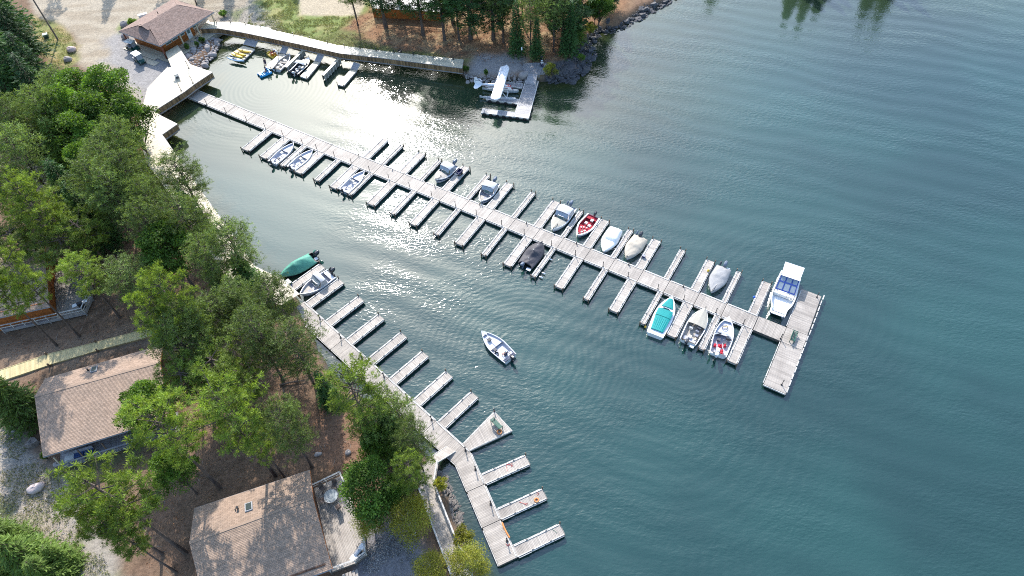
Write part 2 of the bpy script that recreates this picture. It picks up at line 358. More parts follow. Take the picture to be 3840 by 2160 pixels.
for px, wl, amp, r0, r1_ in (((2560, 1330), .85, .0035, 1.0, 16), ((1960, 1330), .75, .003, 1.5, 20), ((1010, 330), .8, .0018, 1, 22), ((2440, 1500), 1.5, .0045, 3, 30), ((3060, 1150), 1.3, .0035, 4, 24), ((2330, 2060), 1.1, .0035, 2, 24)):
    c = P(*px); WAKES.append(rings(c.x, c.y, wl, amp, r0, r1_))
for s_ in WAKES: wsum = math_('ADD', wsum, s_)
# long swell trains running past the head of the pier
swn = node('ShaderNodeTexWave', wave_type='BANDS', bands_direction='Y', wave_profile='SIN'); mp = node('ShaderNodeMapping'); mp.inputs['Rotation'].default_value = (0, 0, .42)
L.new(obj, mp.inputs['Vector']); L.new(mp.outputs[0], swn.inputs['Vector']); swn.inputs['Scale'].default_value = .085; swn.inputs['Distortion'].default_value = 5; swn.inputs['Detail'].default_value = 2; swn.inputs['Detail Scale'].default_value = .6
wsum = math_('ADD', wsum, math_('MULTIPLY', swn.outputs['Fac'], math_('MULTIPLY', calm, .032)))
bp = node('ShaderNodeBump'); bp.inputs['Strength'].default_value = 1.0; bp.inputs['Distance'].default_value = 1.0
L.new(wsum, bp.inputs['Height']); L.new(bp.outputs[0], b.inputs['Normal'])
wx = np.concatenate([[-900, -300], np.arange(-160, 161, 2.0), [300, 900]]); wy = np.concatenate([[-500, -100], np.arange(-10, 241, 2.0), [400, 1200]])
WX, WY = np.meshgrid(wx, wy, indexing='ij'); ni, nj = WX.shape; ii = np.arange(ni*nj).reshape(ni, nj)
FQ = np.stack([ii[:-1, :-1].ravel(), ii[1:, :-1].ravel(), ii[1:, 1:].ravel(), ii[:-1, 1:].ravel()], 1)
wme = np_mesh('lake_water', np.stack([WX.ravel(), WY.ravel(), np.zeros(WX.size)], 1), FQ)
sl = sdist(WX, WY, land_poly)
lag = px_poly([(700, 240), (1150, 200), (1500, 250), (1740, 300), (1700, 420), (1400, 470), (1250, 560), (1000, 540), (700, 380)], 0)
lag2 = px_poly([(560, 420), (900, 500), (1180, 640), (1290, 760), (1290, 900), (1250, 1030), (1060, 1080), (860, 900), (560, 560)], 0)
calmv = 1-.90*smooth(-9, 7, sdist(WX, WY, lag2))
calmv = np.minimum(calmv, 1-.90*smooth(-5, 4, sdist(WX, WY, px_poly([(620, 260), (1150, 200), (1330, 250), (1340, 330), (1200, 450), (1000, 540), (620, 400)], 0))))
calmv = np.minimum(calmv, 1-.25*smooth(-5, 5, sdist(WX, WY, px_poly([(1330, 240), (1800, 300), (1900, 420), (1600, 470), (1300, 520), (1200, 450)], 0))))
shal_refl_v = smooth(-3.2, -.3, sl)*.85+smooth(-34, -3, sl)*.62*smooth(74, 88, WY)  # first term real shallows, second paints olive tree reflections off the north shore
a1 = wme.attributes.new('calm', 'FLOAT', 'POINT'); a1.data.foreach_set('value', calmv.ravel().astype(np.float32))
a2 = wme.attributes.new('shallow_refl', 'FLOAT', 'POINT'); a2.data.foreach_set('value', np.clip(shal_refl_v, 0, 1).ravel().astype(np.float32))
wme.materials.append(wm); wo = bpy.data.objects.new('lake_water', wme); C.objects.link(wo); tag(wo, kind='structure')
# ---------------------------------------------------------------- docks
def clip_poly(poly, nx, ny, c, keep_less):
    out = []
    for i in range(len(poly)):
        a, b = poly[i], poly[(i+1) % len(poly)]
        da = a[0]*nx+a[1]*ny-c; db = b[0]*nx+b[1]*ny-c
        if not keep_less: da, db = -da, -db
        if da <= 0: out.append(a)
        if (da < 0 < db) or (db < 0 < da):
            t = da/(da-db); out.append((a[0]+(b[0]-a[0])*t, a[1]+(b[1]-a[1])*t))
    return out
def planks(mb, poly, ang, wd, z0, z1, gap=.014):
    """boards running along ang, laid side by side over a convex outline"""
    poly = [(p[0], p[1]) for p in poly]
    nx, ny = -math.sin(ang), math.cos(ang)
    ds = [x*nx+y*ny for x, y in poly]; a = min(ds); k = 0
    n = max(1, round((max(ds)-a)/wd)); wd = (max(ds)-a)/n
    for k in range(n):
        c0 = a+k*wd+gap/2; c1 = a+(k+1)*wd-gap/2
        q = clip_poly(clip_poly(poly, nx, ny, c1, True), nx, ny, c0, False)
        if len(q) < 3: continue
        t = random.random(); zz = z1+random.uniform(-.004, .004)
        mb.prism(q, z0, zz, t)
    return mb
def rel(pts, o): return [(p[0]-o[0], p[1]-o[1]) for p in pts]
def mat_rot(p, a): return (p[0]*math.cos(a)-p[1]*math.sin(a), p[0]*math.sin(a)+p[1]*math.cos(a))
PA = P(703, 365, .5); PB = Vector((29.281, 45.883, .5)); pd = (PB-PA).xy.normalized(); pn = Vector((-pd.y, pd.x)); PANG = math.atan2(pd.y, pd.x)
def PS(s, n, z=0.0): q = PA.xy+pd*s+pn*n; return Vector((q.x, q.y, z))
DZ = .5
post_mb = MB(); post_mb.tube([(0, 0, -.55), (0, 0, 0), (0, 0, .95)], .045, 6, .5); post_mb.ell((0, 0, .98), (.075, .075, .07), 8, 4, .5); post_mb.box((0, 0, .04), (.2, .2, .04)); POST = post_mb.mesh('dock_post'); POST.materials.append(metal_dark)
# --- finger docks: x runs outwards from the pier, y across
def finger_parts(ln, wd, bumpers=True):
    r = {}
    mb = MB(); planks(mb, [(0, -wd/2), (ln, -wd/2), (ln, wd/2), (0, wd/2)], math.pi/2, .145, DZ-.045, DZ-.004); r['deck_planks'] = (mb.mesh('deck_planks'), wood_old, 'stuff')
    mb = MB()
    for s in (-1, 1): mb.box((ln/2, s*(wd/2+.03), DZ-.12), (ln, .055, .18), tint=.6)
    mb.box((ln+.03, 0, DZ-.15), (.055, wd+.11, .24), tint=.3)
    r['frame'] = (mb.mesh('frame'), frame_dark, None)
    mb = MB()
    for s in (-1, 1):
        x = .05
        while x < ln-.3:                                   # worn rub strips in lengths
            l_ = random.uniform(.7, 1.5); l_ = min(l_, ln-x-.05); j = random.uniform(-.012, .02)
            mb.box((x+l_/2, s*(wd/2+.075+j), DZ-.075), (l_-.05, .065, .12)); x += l_+.03
        mb.box((ln/2, s*(wd/2-.05), DZ+.03), (ln-.1, .09, .06), tint=.7)
    mb.box((ln+.07, 0, DZ-.16), (.03, wd*.9, .16), tint=.2)
    r['rub_rail'] = (mb.mesh('rub_rail'), wood_rail, 'stuff')
    mb = MB(); n = 3
    for k in range(n):
        x = ln*(k+.5)/n; mb.box((x, 0, .10), (ln/n*.93, wd+.06, .42), tint=.3)  # floats run full width in black, painting in the gap's shade and reflection
    r['float'] = (mb.mesh('float'), dark, None)
    mb = MB(); mb.box((0, 0, .02), (.11, .11, .95)); r['corner_post'] = (mb.mesh('corner_post'), wood_post, None)
    mb = MB(); mb.box((0, 0, .04), (.22, .035, .03)); mb.box((0, 0, .015), (.07, .045, .04)); r['cleat'] = (mb.mesh('cleat'), metal_dark, None)
    for k in r: r[k][0].materials.append(r[k][1])
    return r
FP = {}
def finger(p0, ang, ln, wd, label, group, posts=2):
    key = (round(ln, 1), round(wd-.17, 1))
    if key not in FP: FP[key] = finger_parts(*key)
    fp = FP[key]; ln, wd = key
    t = thing('finger_dock', label, 'dock', (p0[0], p0[1], 0), ang, group)
    for k in ('deck_planks', 'frame', 'rub_rail', 'float'): inst(k, fp[k][0], t, kind=fp[k][2])
    if posts:
        for s in ((-1, 1) if posts == 2 else (1,)): inst('corner_post', fp['corner_post'][0], t, (ln+.1, s*(wd/2+.08), .35+random.uniform(-.06, .06)), sc=(1, 1, 1))
    for x in (ln*.3, ln*.72):
        for s in (-1, 1): inst('cleat', fp['cleat'][0], t, (x+random.uniform(-.1, .1), s*(wd/2-.05), DZ+.06), rz=random.uniform(-.1, .1))
    return t
ORD = ['first', 'second', 'third', 'fourth', 'fifth', 'sixth', 'seventh', 'eighth', 'ninth', 'tenth', 'eleventh', 'twelfth', 'thirteenth', 'fourteenth', 'fifteenth', 'sixteenth', 'seventeenth', 'eighteenth', 'nineteenth', 'twentieth', 'twenty-first', 'last']
lows = [(18.0, 19.7), (21.95, 23.5), (26.15, 27.1), (29.15, 30.7), (33.1, 34.05), (36.2, 37.65), (39.6, 40.4), (43.3, 44.75), (47.6, 48.45), (51.2, 52.5), (55.5, 56.25), (59.0, 60.35), (63.35, 64.1), (66.8, 68.1), (71.1, 71.8), (74.6, 75.9), (78.85, 79.6), (82.45, 83.7), (86.7, 87.4), (90.2, 91.45), (94.35, 95.1), (97.9, 99.15)]
lown = [-5.35]*7+[-5.45, -5.45]+[-5.72]*13
ups = [(36.5, 37.7), (39.9, 40.6), (43.45, 44.8), (47.2, 47.9), (51.3, 52.6), (55.5, 56.25), (59.05, 60.35), (63.3, 64.05), (66.9, 68.15), (71.2, 71.9), (74.65, 75.95), (78.85, 79.6), (82.45, 83.75), (86.5, 87.25), (90.2, 91.4), (94.35, 95.05), (97.8, 99.0)]
for i, (a, b_) in enumerate(lows):
    p = PS((a+b_)/2, -.03); q = PS((a+b_)/2, lown[i])
    wn = 'wide' if b_-a > 1.1 else 'narrow'
    finger(p, PANG-math.pi/2, (q-p).length, b_-a, f'{wn} weathered finger dock, {ORD[i]} from shore along the near side of the long pier', 'finger docks on the near side of the long pier')
for i, (a, b_) in enumerate(ups):
    p = PS((a+b_)/2, 2.33); q = PS((a+b_)/2, 7.35 if i < 4 else 8.0)
    wn = 'wide' if b_-a > 1.1 else 'narrow'
    finger(p, PANG+math.pi/2, (q-p).length, b_-a, f'{wn} weathered finger dock, {"last" if i == 16 else ORD[i]} from shore along the far lake side of the long pier', 'finger docks on the far side of the long pier', posts=2 if i != 0 else 0)
# --- long pier in sections
def deck_section(parent, poly, z, ang, mat, framemat, wd=.145, depth=.24, name='section', rails=True, floats=True, origin=(0, 0), fl_z=.08):
    mb = MB(); pp = [(p[0]-origin[0], p[1]-origin[1]) for p in poly]
    cx = sum(p[0] for p in pp)/len(pp); cy = sum(p[1] for p in pp)/len(pp)
    for i in range(len(pp)):
        mb.seg(pp[i], pp[(i+1) % len(pp)], .06, z-.05-depth, z-.048)
    if floats:
        q = [((x-cx)*.985+cx, (y-cy)*.985+cy) for x, y in pp]; mb.prism(q, -.2, z-.2, .0)
    s = mb.build(name, framemat, parent)
    mb = MB(); planks(mb, pp, ang, wd, z-.045, z); mb.build('deck_planks', mat, s, kind='stuff')
    return s
joints = [0, 4.6, 9.2, 13.8, 18.3, 22.2, 26.7, 30.4, 35.9, 40.3, 44.5, 48.45, 52.5, 56.3, 60.4, 64.1, 68.1, 71.8, 75.95, 79.6, 83.7, 87.4, 91.5, 95.1, 99.15]
pier = thing('floating_pier', 'long weathered floating pier running from the shore deck out to the T head', 'pier', PS(0, 0))
O = PS(0, 0)
for a, b_ in zip(joints[:-1], joints[1:]):
    g_ = .035
    deck_section(pier, [PS(a+g_, 0), PS(b_-g_, 0), PS(b_-g_, 2.3), PS(a+g_, 2.3)], DZ, PANG+math.pi/2, wood_old, frame_dark, origin=O)
    mb = MB()
    for n_, off in ((0, -.08), (2.3, 2.38)):
        x = a+.1
        while x < b_-.4:
            l_ = min(random.uniform(1.0, 2.2), b_-.1-x); c = PS(x+l_/2, off)-O; mb.box((c.x, c.y, DZ-.11), (l_-.06, .07, .17), PANG); x += l_+.02
    for n_ in (.06, 2.24): c = PS((a+b_)/2, n_)-O; mb.box((c.x, c.y, DZ+.03), (b_-a-.3, .09, .055), PANG)
    mb.build('rub_rail', wood_rail, pier, kind='stuff')
for s_ in [4.5, 9.0, 13.79, 17.97, 21.82, 25.95, 28.93, 32.55, 35.91, 39.46, 43.14, 47.0, 51.0, 55.18, 58.78, 62.99, 66.65, 70.96, 74.61, 78.74, 82.38, 86.56, 90.1, 94.35, 97.88, 102.5]:
    c = PS(s_, .2 if s_ < 101 else .3, DZ)-O; c.z = DZ; inst('dock_post', POST, pier, c)
for s_ in [35.8, 42.3, 50.2, 58.1, 65.9, 73.8, 81.6, 89.3]:
    c = PS(s_, 2.15, DZ)-O; c.z = DZ; inst('dock_post', POST, pier, c, sc=(1.3, 1.3, .42))
# T head
tt = thing('t_head_dock', 'weathered T head dock crossing the far end of the long pier', 'dock', PS(102.7, 0))
O = PS(102.7, 0)
deck_section(tt, [PS(99.22, 0), PS(102.62, 0), PS(102.62, 2.3), PS(99.22, 2.3)], DZ, PANG+math.pi/2, wood_old, frame_dark, origin=O)
deck_section(tt, [PS(102.68, -.02), PS(105.2, -.02), PS(105.2, 2.35), PS(102.68, 2.35)], DZ, PANG, wood_old, frame_dark, origin=O)
deck_section(tt, [PS(102.68, 2.4), PS(105.15, 2.4), PS(105.05, 9.15), PS(102.58, 9.15)], DZ, PANG, wood_old, frame_dark, origin=O)
deck_section(tt, [PS(102.7, -6.8), PS(105.25, -6.8), PS(105.25, -.07), PS(102.7, -.07)], DZ, PANG, wood_old, frame_dark, origin=O)
mb = MB()
for lo, hi in ((-6.7, -.1), (2.5, 9.0)):
    x = lo
    while x < hi-.3:
        l_ = min(random.uniform(.9, 1.5), hi-x)
        c = PS(102.58, x+l_/2)-O; mb.box((c.x, c.y, DZ-.08), (.08, l_-.1, .2), PANG); x += l_
x = -6.7
while x < 9.0:
    c = PS(105.32+random.uniform(-.03, .03), x+.5)-O; mb.box((c.x, c.y, DZ-.08), (.12, .8, .2), PANG); x += 1.02
c = PS(103.95, -6.9)-O; mb.box((c.x, c.y, DZ-.1), (2.6, .08, .2), PANG)
mb.build('rub_rail', wood_rail, tt, kind='stuff')
for s_, n_ in ((104.6, 8.7), (104.5, -5.9)): c = PS(s_, n_)-O; c.z = DZ; inst('dock_post', POST, tt, c)
# --- near pier along the left shore: two straight legs
R0 = Vector((-27.21, 53.86)); R1 = Vector((-5.56, 31.77)); sd1 = (R1-R0).normalized(); sn1 = Vector((sd1.y, -sd1.x)); A1 = math.atan2(sd1.y, sd1.x)
W1 = (Vector((-7.42, 30.75))-R1).length
np_ = thing('near_floating_pier', 'bent floating pier along the wooded near shore with eleven fingers on its lake side', 'pier', (R1.x, R1.y, 0))
j1 = [0]+[(Vector(p)-R0).dot(sd1) for p in ((-24.21, 50.75), (-21.17, 47.72), (-18.33, 44.73), (-15.35, 41.67), (-12.44, 38.74), (-9.49, 35.68))]+[(R1-R0).length]
O = Vector((R1.x, R1.y, 0))
def Q1(s, n): q = R0+sd1*s+sn1*n; return Vector((q.x, q.y, 0))
for a, b_ in zip(j1[:-1], j1[1:]):
    deck_section(np_, [Q1(a+.03, 0), Q1(b_-.03, 0), Q1(b_-.03, W1), Q1(a+.03, W1)], DZ, A1+math.pi/2, wood_old, frame_dark, origin=O)
    mb = MB()
    for n_ in (.06,): c = Q1((a+b_)/2, n_)-O; mb.box((c.x, c.y, DZ+.03), (b_-a-.3, .09, .055), A1)
    for n_ in (-.07, W1+.07): c = Q1((a+b_)/2, n_)-O; mb.box((c.x, c.y, DZ-.12), (b_-a-.12, .07, .18), A1, tint=.2)
    mb.build('rub_rail', wood_rail, np_, kind='stuff')
    c = Q1(b_-.45, .25)-O; c.z = DZ; inst('dock_post', POST, np_, c, sc=(1.3, 1.3, .95))
S0 = Vector((-5.56, 31.77)); S1 = P(*PX(1400, 1440, 960, [(1085, 1310)])[0], DZ).xy; sd2 = (S1-S0).normalized(); sn2 = Vector((sd2.y, -sd2.x)); A2 = math.atan2(sd2.y, sd2.x); L2 = (S1-S0).length
W2 = 1.98
def Q2(s, n): q = S0+sd2*s+sn2*n; return Vector((q.x, q.y, 0))
j2 = [0]+[(Vector(p)-S0).dot(sd2) for p in ((-4.01, 27.98), (-2.57, 24.04))]+[L2]
# wedge between the legs is closed by the first section
for i, (a, b_) in enumerate(zip(j2[:-1], j2[1:])):
    poly = [Q2(a+.03, 0), Q2(b_-.03, 0), Q2(b_-.03, W2), Q2(a+.03, W2)]
    if i == 0: poly = [Q2(.05, 0), Q2(b_-.03, 0), Q2(b_-.03, W2), Q2(.62, W2)]
    deck_section(np_, poly, DZ, A2+math.pi/2, wood_old, frame_dark, origin=O)
    mb = MB(); c = Q2((a+b_)/2, .06)-O; mb.box((c.x, c.y, DZ+.03), (b_-a-.3, .09, .055), A2)
    for n_ in (-.07, W2+.07): c = Q2((a+b_)/2+.1, n_)-O; mb.box((c.x, c.y, DZ-.12), (b_-a-.3, .07, .18), A2, tint=.2)
    mb.build('rub_rail', wood_rail, np_, kind='stuff')
    c = Q2(b_-1.9, .25)-O; c.z = DZ; inst('dock_post', POST, np_, c, sc=(1.3, 1.3, .95))
nf = [((900, 480), [(370, 1190), (430, 1215), (600, 1020), (640, 1060)]), ((900, 480), [(490, 1305), (540, 1335), (745, 1140), (790, 1180)]),
      ((900, 1100), [(640, 200), (690, 240), (890, 25), (938, 65)]), ((900, 1100), [(800, 335), (850, 380), (1045, 160), (1095, 200)]),
      ((900, 1100), [(960, 485), (1010, 530), (1210, 295), (1265, 340)]), ((900, 1100), [(1125, 635), (1180, 685), (1370, 440), (1430, 480)]),
      ((900, 1100), [(1305, 795), (1355, 850), (1550, 590), (1608, 640)]), ((900, 1100), [(1490, 965), (1545, 1015), (1740, 745), (1800, 795)]),
      ((1400, 1440), [(810, 685), (845, 750), (1145, 540), (1185, 610)]), ((1400, 1440), [(925, 945), (965, 1015), (1270, 795), (1315, 870)]),
      ((1400, 1440), [(1050, 1215), (1085, 1300), (1405, 1060), (1450, 1145)])]
nfl = ['wooden finger dock between the green covered boat and the grey canopy boat', 'wooden finger dock on the lake side of the grey canopy boat, empty beyond',
       'empty wooden finger dock, third along the near pier from its shore end', 'empty wooden finger dock, fourth along the near pier from its shore end',
       'empty wooden finger dock, fifth along the near pier from its shore end', 'empty wooden finger dock, sixth along the near pier from its shore end',
       'empty wooden finger dock, seventh along the near pier from its shore end', 'empty wooden finger dock next above the triangular platform with the bench',
       'wooden finger dock just below the triangular platform, thin red rope on its boards', 'wooden finger dock with a small orange ring and red rope near its tip',
       'wooden finger dock at the very bottom end of the near pier']
for (o_, pts), lb in zip(nf, nfl):
    q = [p.xy for p in PW(o_[0], o_[1], 960, pts, DZ)]
    b0 = (q[0]+q[1])/2; e0 = (q[2]+q[3])/2
    leg = (o_ != (1400, 1440)); dd = sd1 if leg else sd2; nn = -(sn1 if leg else sn2); base = (R0 if leg else S0)
    s_ = ((b0-base).dot(dd)*.4+(e0-base).dot(dd)*.6); p0 = base+dd*s_+nn*.11; ln = (e0-p0).dot(nn); wd = abs((q[3]-q[2]).dot(dd))*.5+abs((q[1]-q[0]).dot(dd))*.5
    finger(p0, math.atan2(nn.y, nn.x), ln, min(1.55, max(wd, 1.35)), lb, 'finger docks on the near pier', posts=1)
# triangular platform
tri = PW(1400, 1440, 960, [(672, 452), (728, 502), (1048, 352), (912, 206)], DZ)
c = sum(tri, Vector())/4; td = thing('triangular_platform', 'triangular wooden platform on the near pier carrying the green bench', 'dock', (c.x, c.y, 0))
deck_section(td, tri, DZ, math.atan2((tri[2]-tri[1]).y, (tri[2]-tri[1]).x)+math.pi/2, wood_old, frame_dark, origin=c)
mb = MB()
for i in (0, 1, 2, 3):
    a = tri[i]-c; b_ = tri[(i+1) % 4]-c; mb.seg(a, b_, .07, DZ-.2, DZ-.02, .7, off=-.09 if False else 0.0)
for i in (1, 3):
    a = tri[i]-c; b_ = tri[(i+1) % 4]-c; n = int((b_-a).length/1.1)
    for k in range(n):
        p = a.lerp(b_, (k+.1)/n); q_ = a.lerp(b_, (k+.85)/n); mb.seg(p, q_, .09, DZ-.2, DZ+.01, off=0.07 if i == 1 else .07)
mb.build('rub_rail', wood_rail, td, kind='stuff')
inst('dock_post', POST, td, (tri[3].x-c.x, tri[3].y-c.y, DZ), sc=(1.3, 1.3, .6))
# gangway and shore walkway at the near pier
WZ = 1.25
gw = PW(1400, 1440, 960, [(432, 560), (552, 458), (618, 495), (490, 600)], .95)
c = sum(gw, Vector())/4; gt = thing('gangway', 'short wooden gangway ramp leading from the shore walkway down to the near pier', 'gangway', (c.x, c.y, 0))
mb = MB(); n = 26
for k in range(n):
    a = gw[0].lerp(gw[1], k/n); b_ = gw[0].lerp(gw[1], (k+.93)/n); d = gw[3].lerp(gw[2], k/n); e = gw[3].lerp(gw[2], (k+.93)/n)
    z0 = 1.3-.75*k/n; z1 = 1.3-.75*(k+1)/n
    vs = [(p.x-c.x, p.y-c.y, z) for p, z in ((a, z0), (b_, z1), (e, z1), (d, z0))]; vs += [(x, y, z-.05) for x, y, z in vs]
    mb.add(vs, [(3, 2, 1, 0), (4, 5, 6, 7), (0, 1, 5, 4), (1, 2, 6, 5), (2, 3, 7, 6), (3, 0, 4, 7)])
mb.build('deck_planks', wood_old, gt, kind='stuff')
mb = MB()
for u, v_ in ((gw[0], gw[1]), (gw[3], gw[2])): mb.beam((u.x-c.x, u.y-c.y, 1.24), (v_.x-c.x, v_.y-c.y, .47), .06, .2)
mb.build('side_beam', wood_rail, gt)
def railing(parent, pts, z, O, h=1.0, mat=None, name='railing', gap=.9, rails=(.5, 1.0)):
    mb = MB(); pts = [Vector((p[0]-O[0], p[1]-O[1], 0)) for p in pts]
    for a, b_ in zip(pts[:-1], pts[1:]):
        n = max(1, round((b_-a).length/gap))
        for k in range(n+1):
            p = a.lerp(b_, k/n); mb.box((p.x, p.y, z+h/2), (.09, .09, h), math.atan2((b_-a).y, (b_-a).x))
        for r in rails:
            if r == rails[-1]: mb.seg(a, b_, .16, z+h*r, z+h*r+.04)
            else: mb.seg(a, b_, .04, z+h*r-.05, z+h*r+.05)
    return mb.build(name, mat or wood_rail, parent)
wl = PW(1400, 1440, 960, [(340, 640), (432, 560), (490, 602), (462, 765), (350, 790)], WZ); wl2 = PW(1400, 1440, 960, [(345, 792), (462, 767), (650, 1245), (745, 1449), (590, 1449)], WZ)
c = sum(wl2, Vector())/5; wt = thing('shore_walkway', 'railed wooden walkway on the rocky shore beside the lower near pier', 'walkway', (c.x, c.y, 0))
wl = [wl[0], wl[1], wl[2], wl[3], wl[4]]
deck_section(wt, wl, WZ, math.atan2((wl[1]-wl[0]).y, (wl[1]-wl[0]).x)+.2, wood_old, frame_dark, origin=c, floats=False)
dd = (wl2[2]-wl2[1]); an = math.atan2(dd.y, dd.x)
deck_section(wt, [wl2[0], wl2[1], wl2[2], wl2[3], wl2[4]], WZ, an+math.pi/2, wood_old, frame_dark, origin=c, floats=False)
railing(wt, [wl[2], wl[3], wl2[2]+Vector((.02, 0, 0)), PW(1400, 1440, 960, [(740, 1350)], WZ)[0]], WZ, c, .95)
railing(wt, [wl2[0], PW(1400, 1440, 960, [(420, 1000)], WZ)[0], wl2[4]], WZ, c, .2, gap=2)
mb = MB()
for p in wl+wl2: mb.box((p.x-c.x, p.y-c.y, .3), (.18, .18, 1.6))
mb.build('support_post', wood_post, wt)
# ---------------------------------------------------------------- bulkhead boardwalk round the inner basin
BZ = 1.2
def fascia(parent, pts, O, ztop, zbot, mat, name='fascia_boards', wd=.16):
    mb = MB(); kb = MB()
    for a, b_ in zip(pts[:-1], pts[1:]):
        a = Vector((a[0]-O[0], a[1]-O[1], 0)); b_ = Vector((b_[0]-O[0], b_[1]-O[1], 0)); d = (b_-a); L_ = d.length; d.normalize(); n = max(1, round(L_/wd))
        for k in range(n):
            p = a+d*(L_*(k+.04)/n); q_ = a+d*(L_*(k+.96)/n)
            mb.seg(p, q_, .035, zbot-random.uniform(0, .1), ztop)
        kb.seg(a, b_, .08, zbot+.02, zbot+.2); kb.seg(a, b_, .11, ztop-.06, ztop+.03)
    f = mb.build(name, mat, parent, kind='stuff'); kb.build('kick_beam', wood_grey, parent); return f
def cut_deck(parent, polys, ang, z, mat, O, wd=.15, name='deck_section'):
    for k, poly in enumerate(polys):
        a_ = ang[k] if isinstance(ang, (list, tuple)) else ang
        mb = MB(); planks(mb, [(p[0]-O[0], p[1]-O[1]) for p in poly], a_, wd, z-.05, z); mb.build(name, mat, parent, kind='stuff')
def ang_of(a, b_): return math.atan2(b_[1]-a[1], b_[0]-a[0])
n2 = lambda pts, z=BZ: [P(x, y, z) for x, y in pts]
top = n2([(796, 104), (900, 104), (1138, 159), (1268, 191), (1446, 214), (1740, 246)])
frt = n2([(760, 129), (825, 127), (924, 144), (1124, 186), (1278, 221), (1427, 238), (1735, 278)])
bw = thing('north_boardwalk', 'long pale boardwalk curving along the top of the marina basin', 'boardwalk', frt[3])
O = frt[3]
quads = [[top[0], top[1], frt[2], frt[1]], [top[1], top[2], frt[3], frt[2]], [top[2], top[3], frt[4], frt[3]], [top[3], top[4], frt[5], frt[4]], [top[4], top[5], frt[6], frt[5]], [n2([(790, 96)])[0], top[0], frt[1], frt[0]]]
cut_deck(bw, quads, [ang_of(frt[1], frt[2])]+[ang_of(frt[i], frt[i+1]) for i in (2, 3, 4, 5)]+[ang_of(frt[0], frt[1])], BZ, wood_new, O)
fascia(bw, frt+[top[5]], O, BZ-.04, .0, wood_fascia)
mb = MB()
for a, b_, ks in ((0, 1, 2), (1, 2, 4), (2, 3, 2), (3, 4, 3), (4, 5, 4)):
    for k in range(ks):
        p = top[a].lerp(top[b_], (k+.5)/ks)-O; inst('mooring_post', POST, bw, (p.x, p.y-.25, BZ), sc=(1.4, 1.4, .55))
# west boardwalk: neck, platform, jetty and the shore strip
neck = n2([(631, 217), (676, 191), (722, 263), (654, 276)])
plat = n2([(654, 276), (722, 263), (805, 293), (738, 338), (703, 365), (640, 330)])
plat2 = n2([(654, 276), (640, 330), (703, 365), (591, 437), (545, 452), (560, 355)])
plat2 = n2([(640, 272), (703, 365), (591, 437), (540, 452), (565, 352)])
plat = n2([(640, 276), (720, 262), (805, 293), (738, 338), (703, 365)])
jet = n2([(565, 470), (609, 453), (676, 487), (619, 527), (590, 540)])
st = [n2([(530, 452), (591, 437), (611, 453), (619, 527), (540, 560)]), n2([(540, 540), (619, 527), (666, 594), (750, 715), (650, 750), (560, 630)]),
      n2([(650, 750), (750, 715), (860, 869), (755, 905)]), n2([(755, 905), (860, 869), (965, 1019), (860, 1058)]), n2([(860, 1058), (965, 1019), (1074, 1071), (1132, 1124), (1065, 1165), (960, 1135)])]
sw = thing('west_boardwalk', 'broad pale boardwalk and fuel platform along the wooded west shore of the basin', 'boardwalk', plat[0])
O = plat[0]
cut_deck(sw, [neck, plat, plat2, jet], [ang_of(neck[1], neck[2])+math.pi/2, ang_of(plat[1], plat[2])+math.pi/2, ang_of(plat2[1], plat2[2])+math.pi/2, ang_of(jet[1], jet[2])+math.pi/2], BZ, wood_new, O)
cut_deck(sw, st, [ang_of(s_[1], s_[2])+math.pi/2 for s_ in st], BZ, wood_new, O)
edge = n2([(676, 191), (722, 263), (805, 293), (738, 338), (703, 365), (591, 437), (609, 453), (676, 487), (619, 527), (631, 542), (666, 594), (750, 715), (860, 869), (965, 1019), (1074, 1071), (1132, 1124)])
fascia(sw, edge[1:], O, BZ-.04, .0, wood_fascia)
fascia(sw, edge[:2], O, BZ-.04, .3, wood_grey_wall)
for px in ((1475, 672), (1480, 675), (1388, 728)):
    pass
for p in PW(0, 0, 960, [(1478, 672), (1390, 730), (1447, 560)], BZ): inst('lamp_post', POST, sw, (p.x-O.x, p.y-O.y, BZ), sc=(1.2, 1.2, 1.4))
# --- floating ramps, partitions and the kayak raft on the north boardwalk
def ramp_between(label, pts, zs, mat=wood_new, nm='ramp'):
    """pts: top-left, top-right, bottom-right, bottom-left with the heights of upper and lower edge"""
    t = thing(nm, label, 'ramp', (pts[0].x, pts[0].y, 0)); O = pts[0]; mb = MB()
    L_ = (pts[3]-pts[0]).length; n = max(6, int(L_/.16))
    for k in range(n):
        a = pts[0].lerp(pts[3], k/n); b_ = pts[0].lerp(pts[3], (k+.93)/n); d = pts[1].lerp(pts[2], k/n); e = pts[1].lerp(pts[2], (k+.93)/n)
        vs = [(p.x-O.x, p.y-O.y, p.z) for p in (a, b_, e, d)]; vs += [(x, y, z-.06) for x, y, z in vs]
        mb.add(vs, [(0, 1, 2, 3), (7, 6, 5, 4), (0, 4, 5, 1), (1, 5, 6, 2), (2, 6, 7, 3), (3, 7, 4, 0)])
    mb.build('deck_planks', mat, t, kind='stuff')
    mb = MB()
    for u, v_ in ((pts[0], pts[3]), (pts[1], pts[2])): mb.beam(tuple(Vector((u.x-O.x, u.y-O.y, u.z-.1))), tuple(Vector((v_.x-O.x, v_.y-O.y, v_.z-.1))), .07, .18)
    mb.build('side_beam', wood_rail, t)
    return t
def two(o, w_, a, b_, c_, d, z1, z0): return [PW(*o, w_, [p], z)[0] for p, z in ((a, z1), (b_, z1), (c_, z0), (d, z0))]
T8 = (820, 130)
ramp_between('wide wooden ramp from the boardwalk down to the kayak raft', two(T8, 360, (562, 68), (790, 112), (722, 250), (495, 195), 1.2, .6), 0, wood_grey)
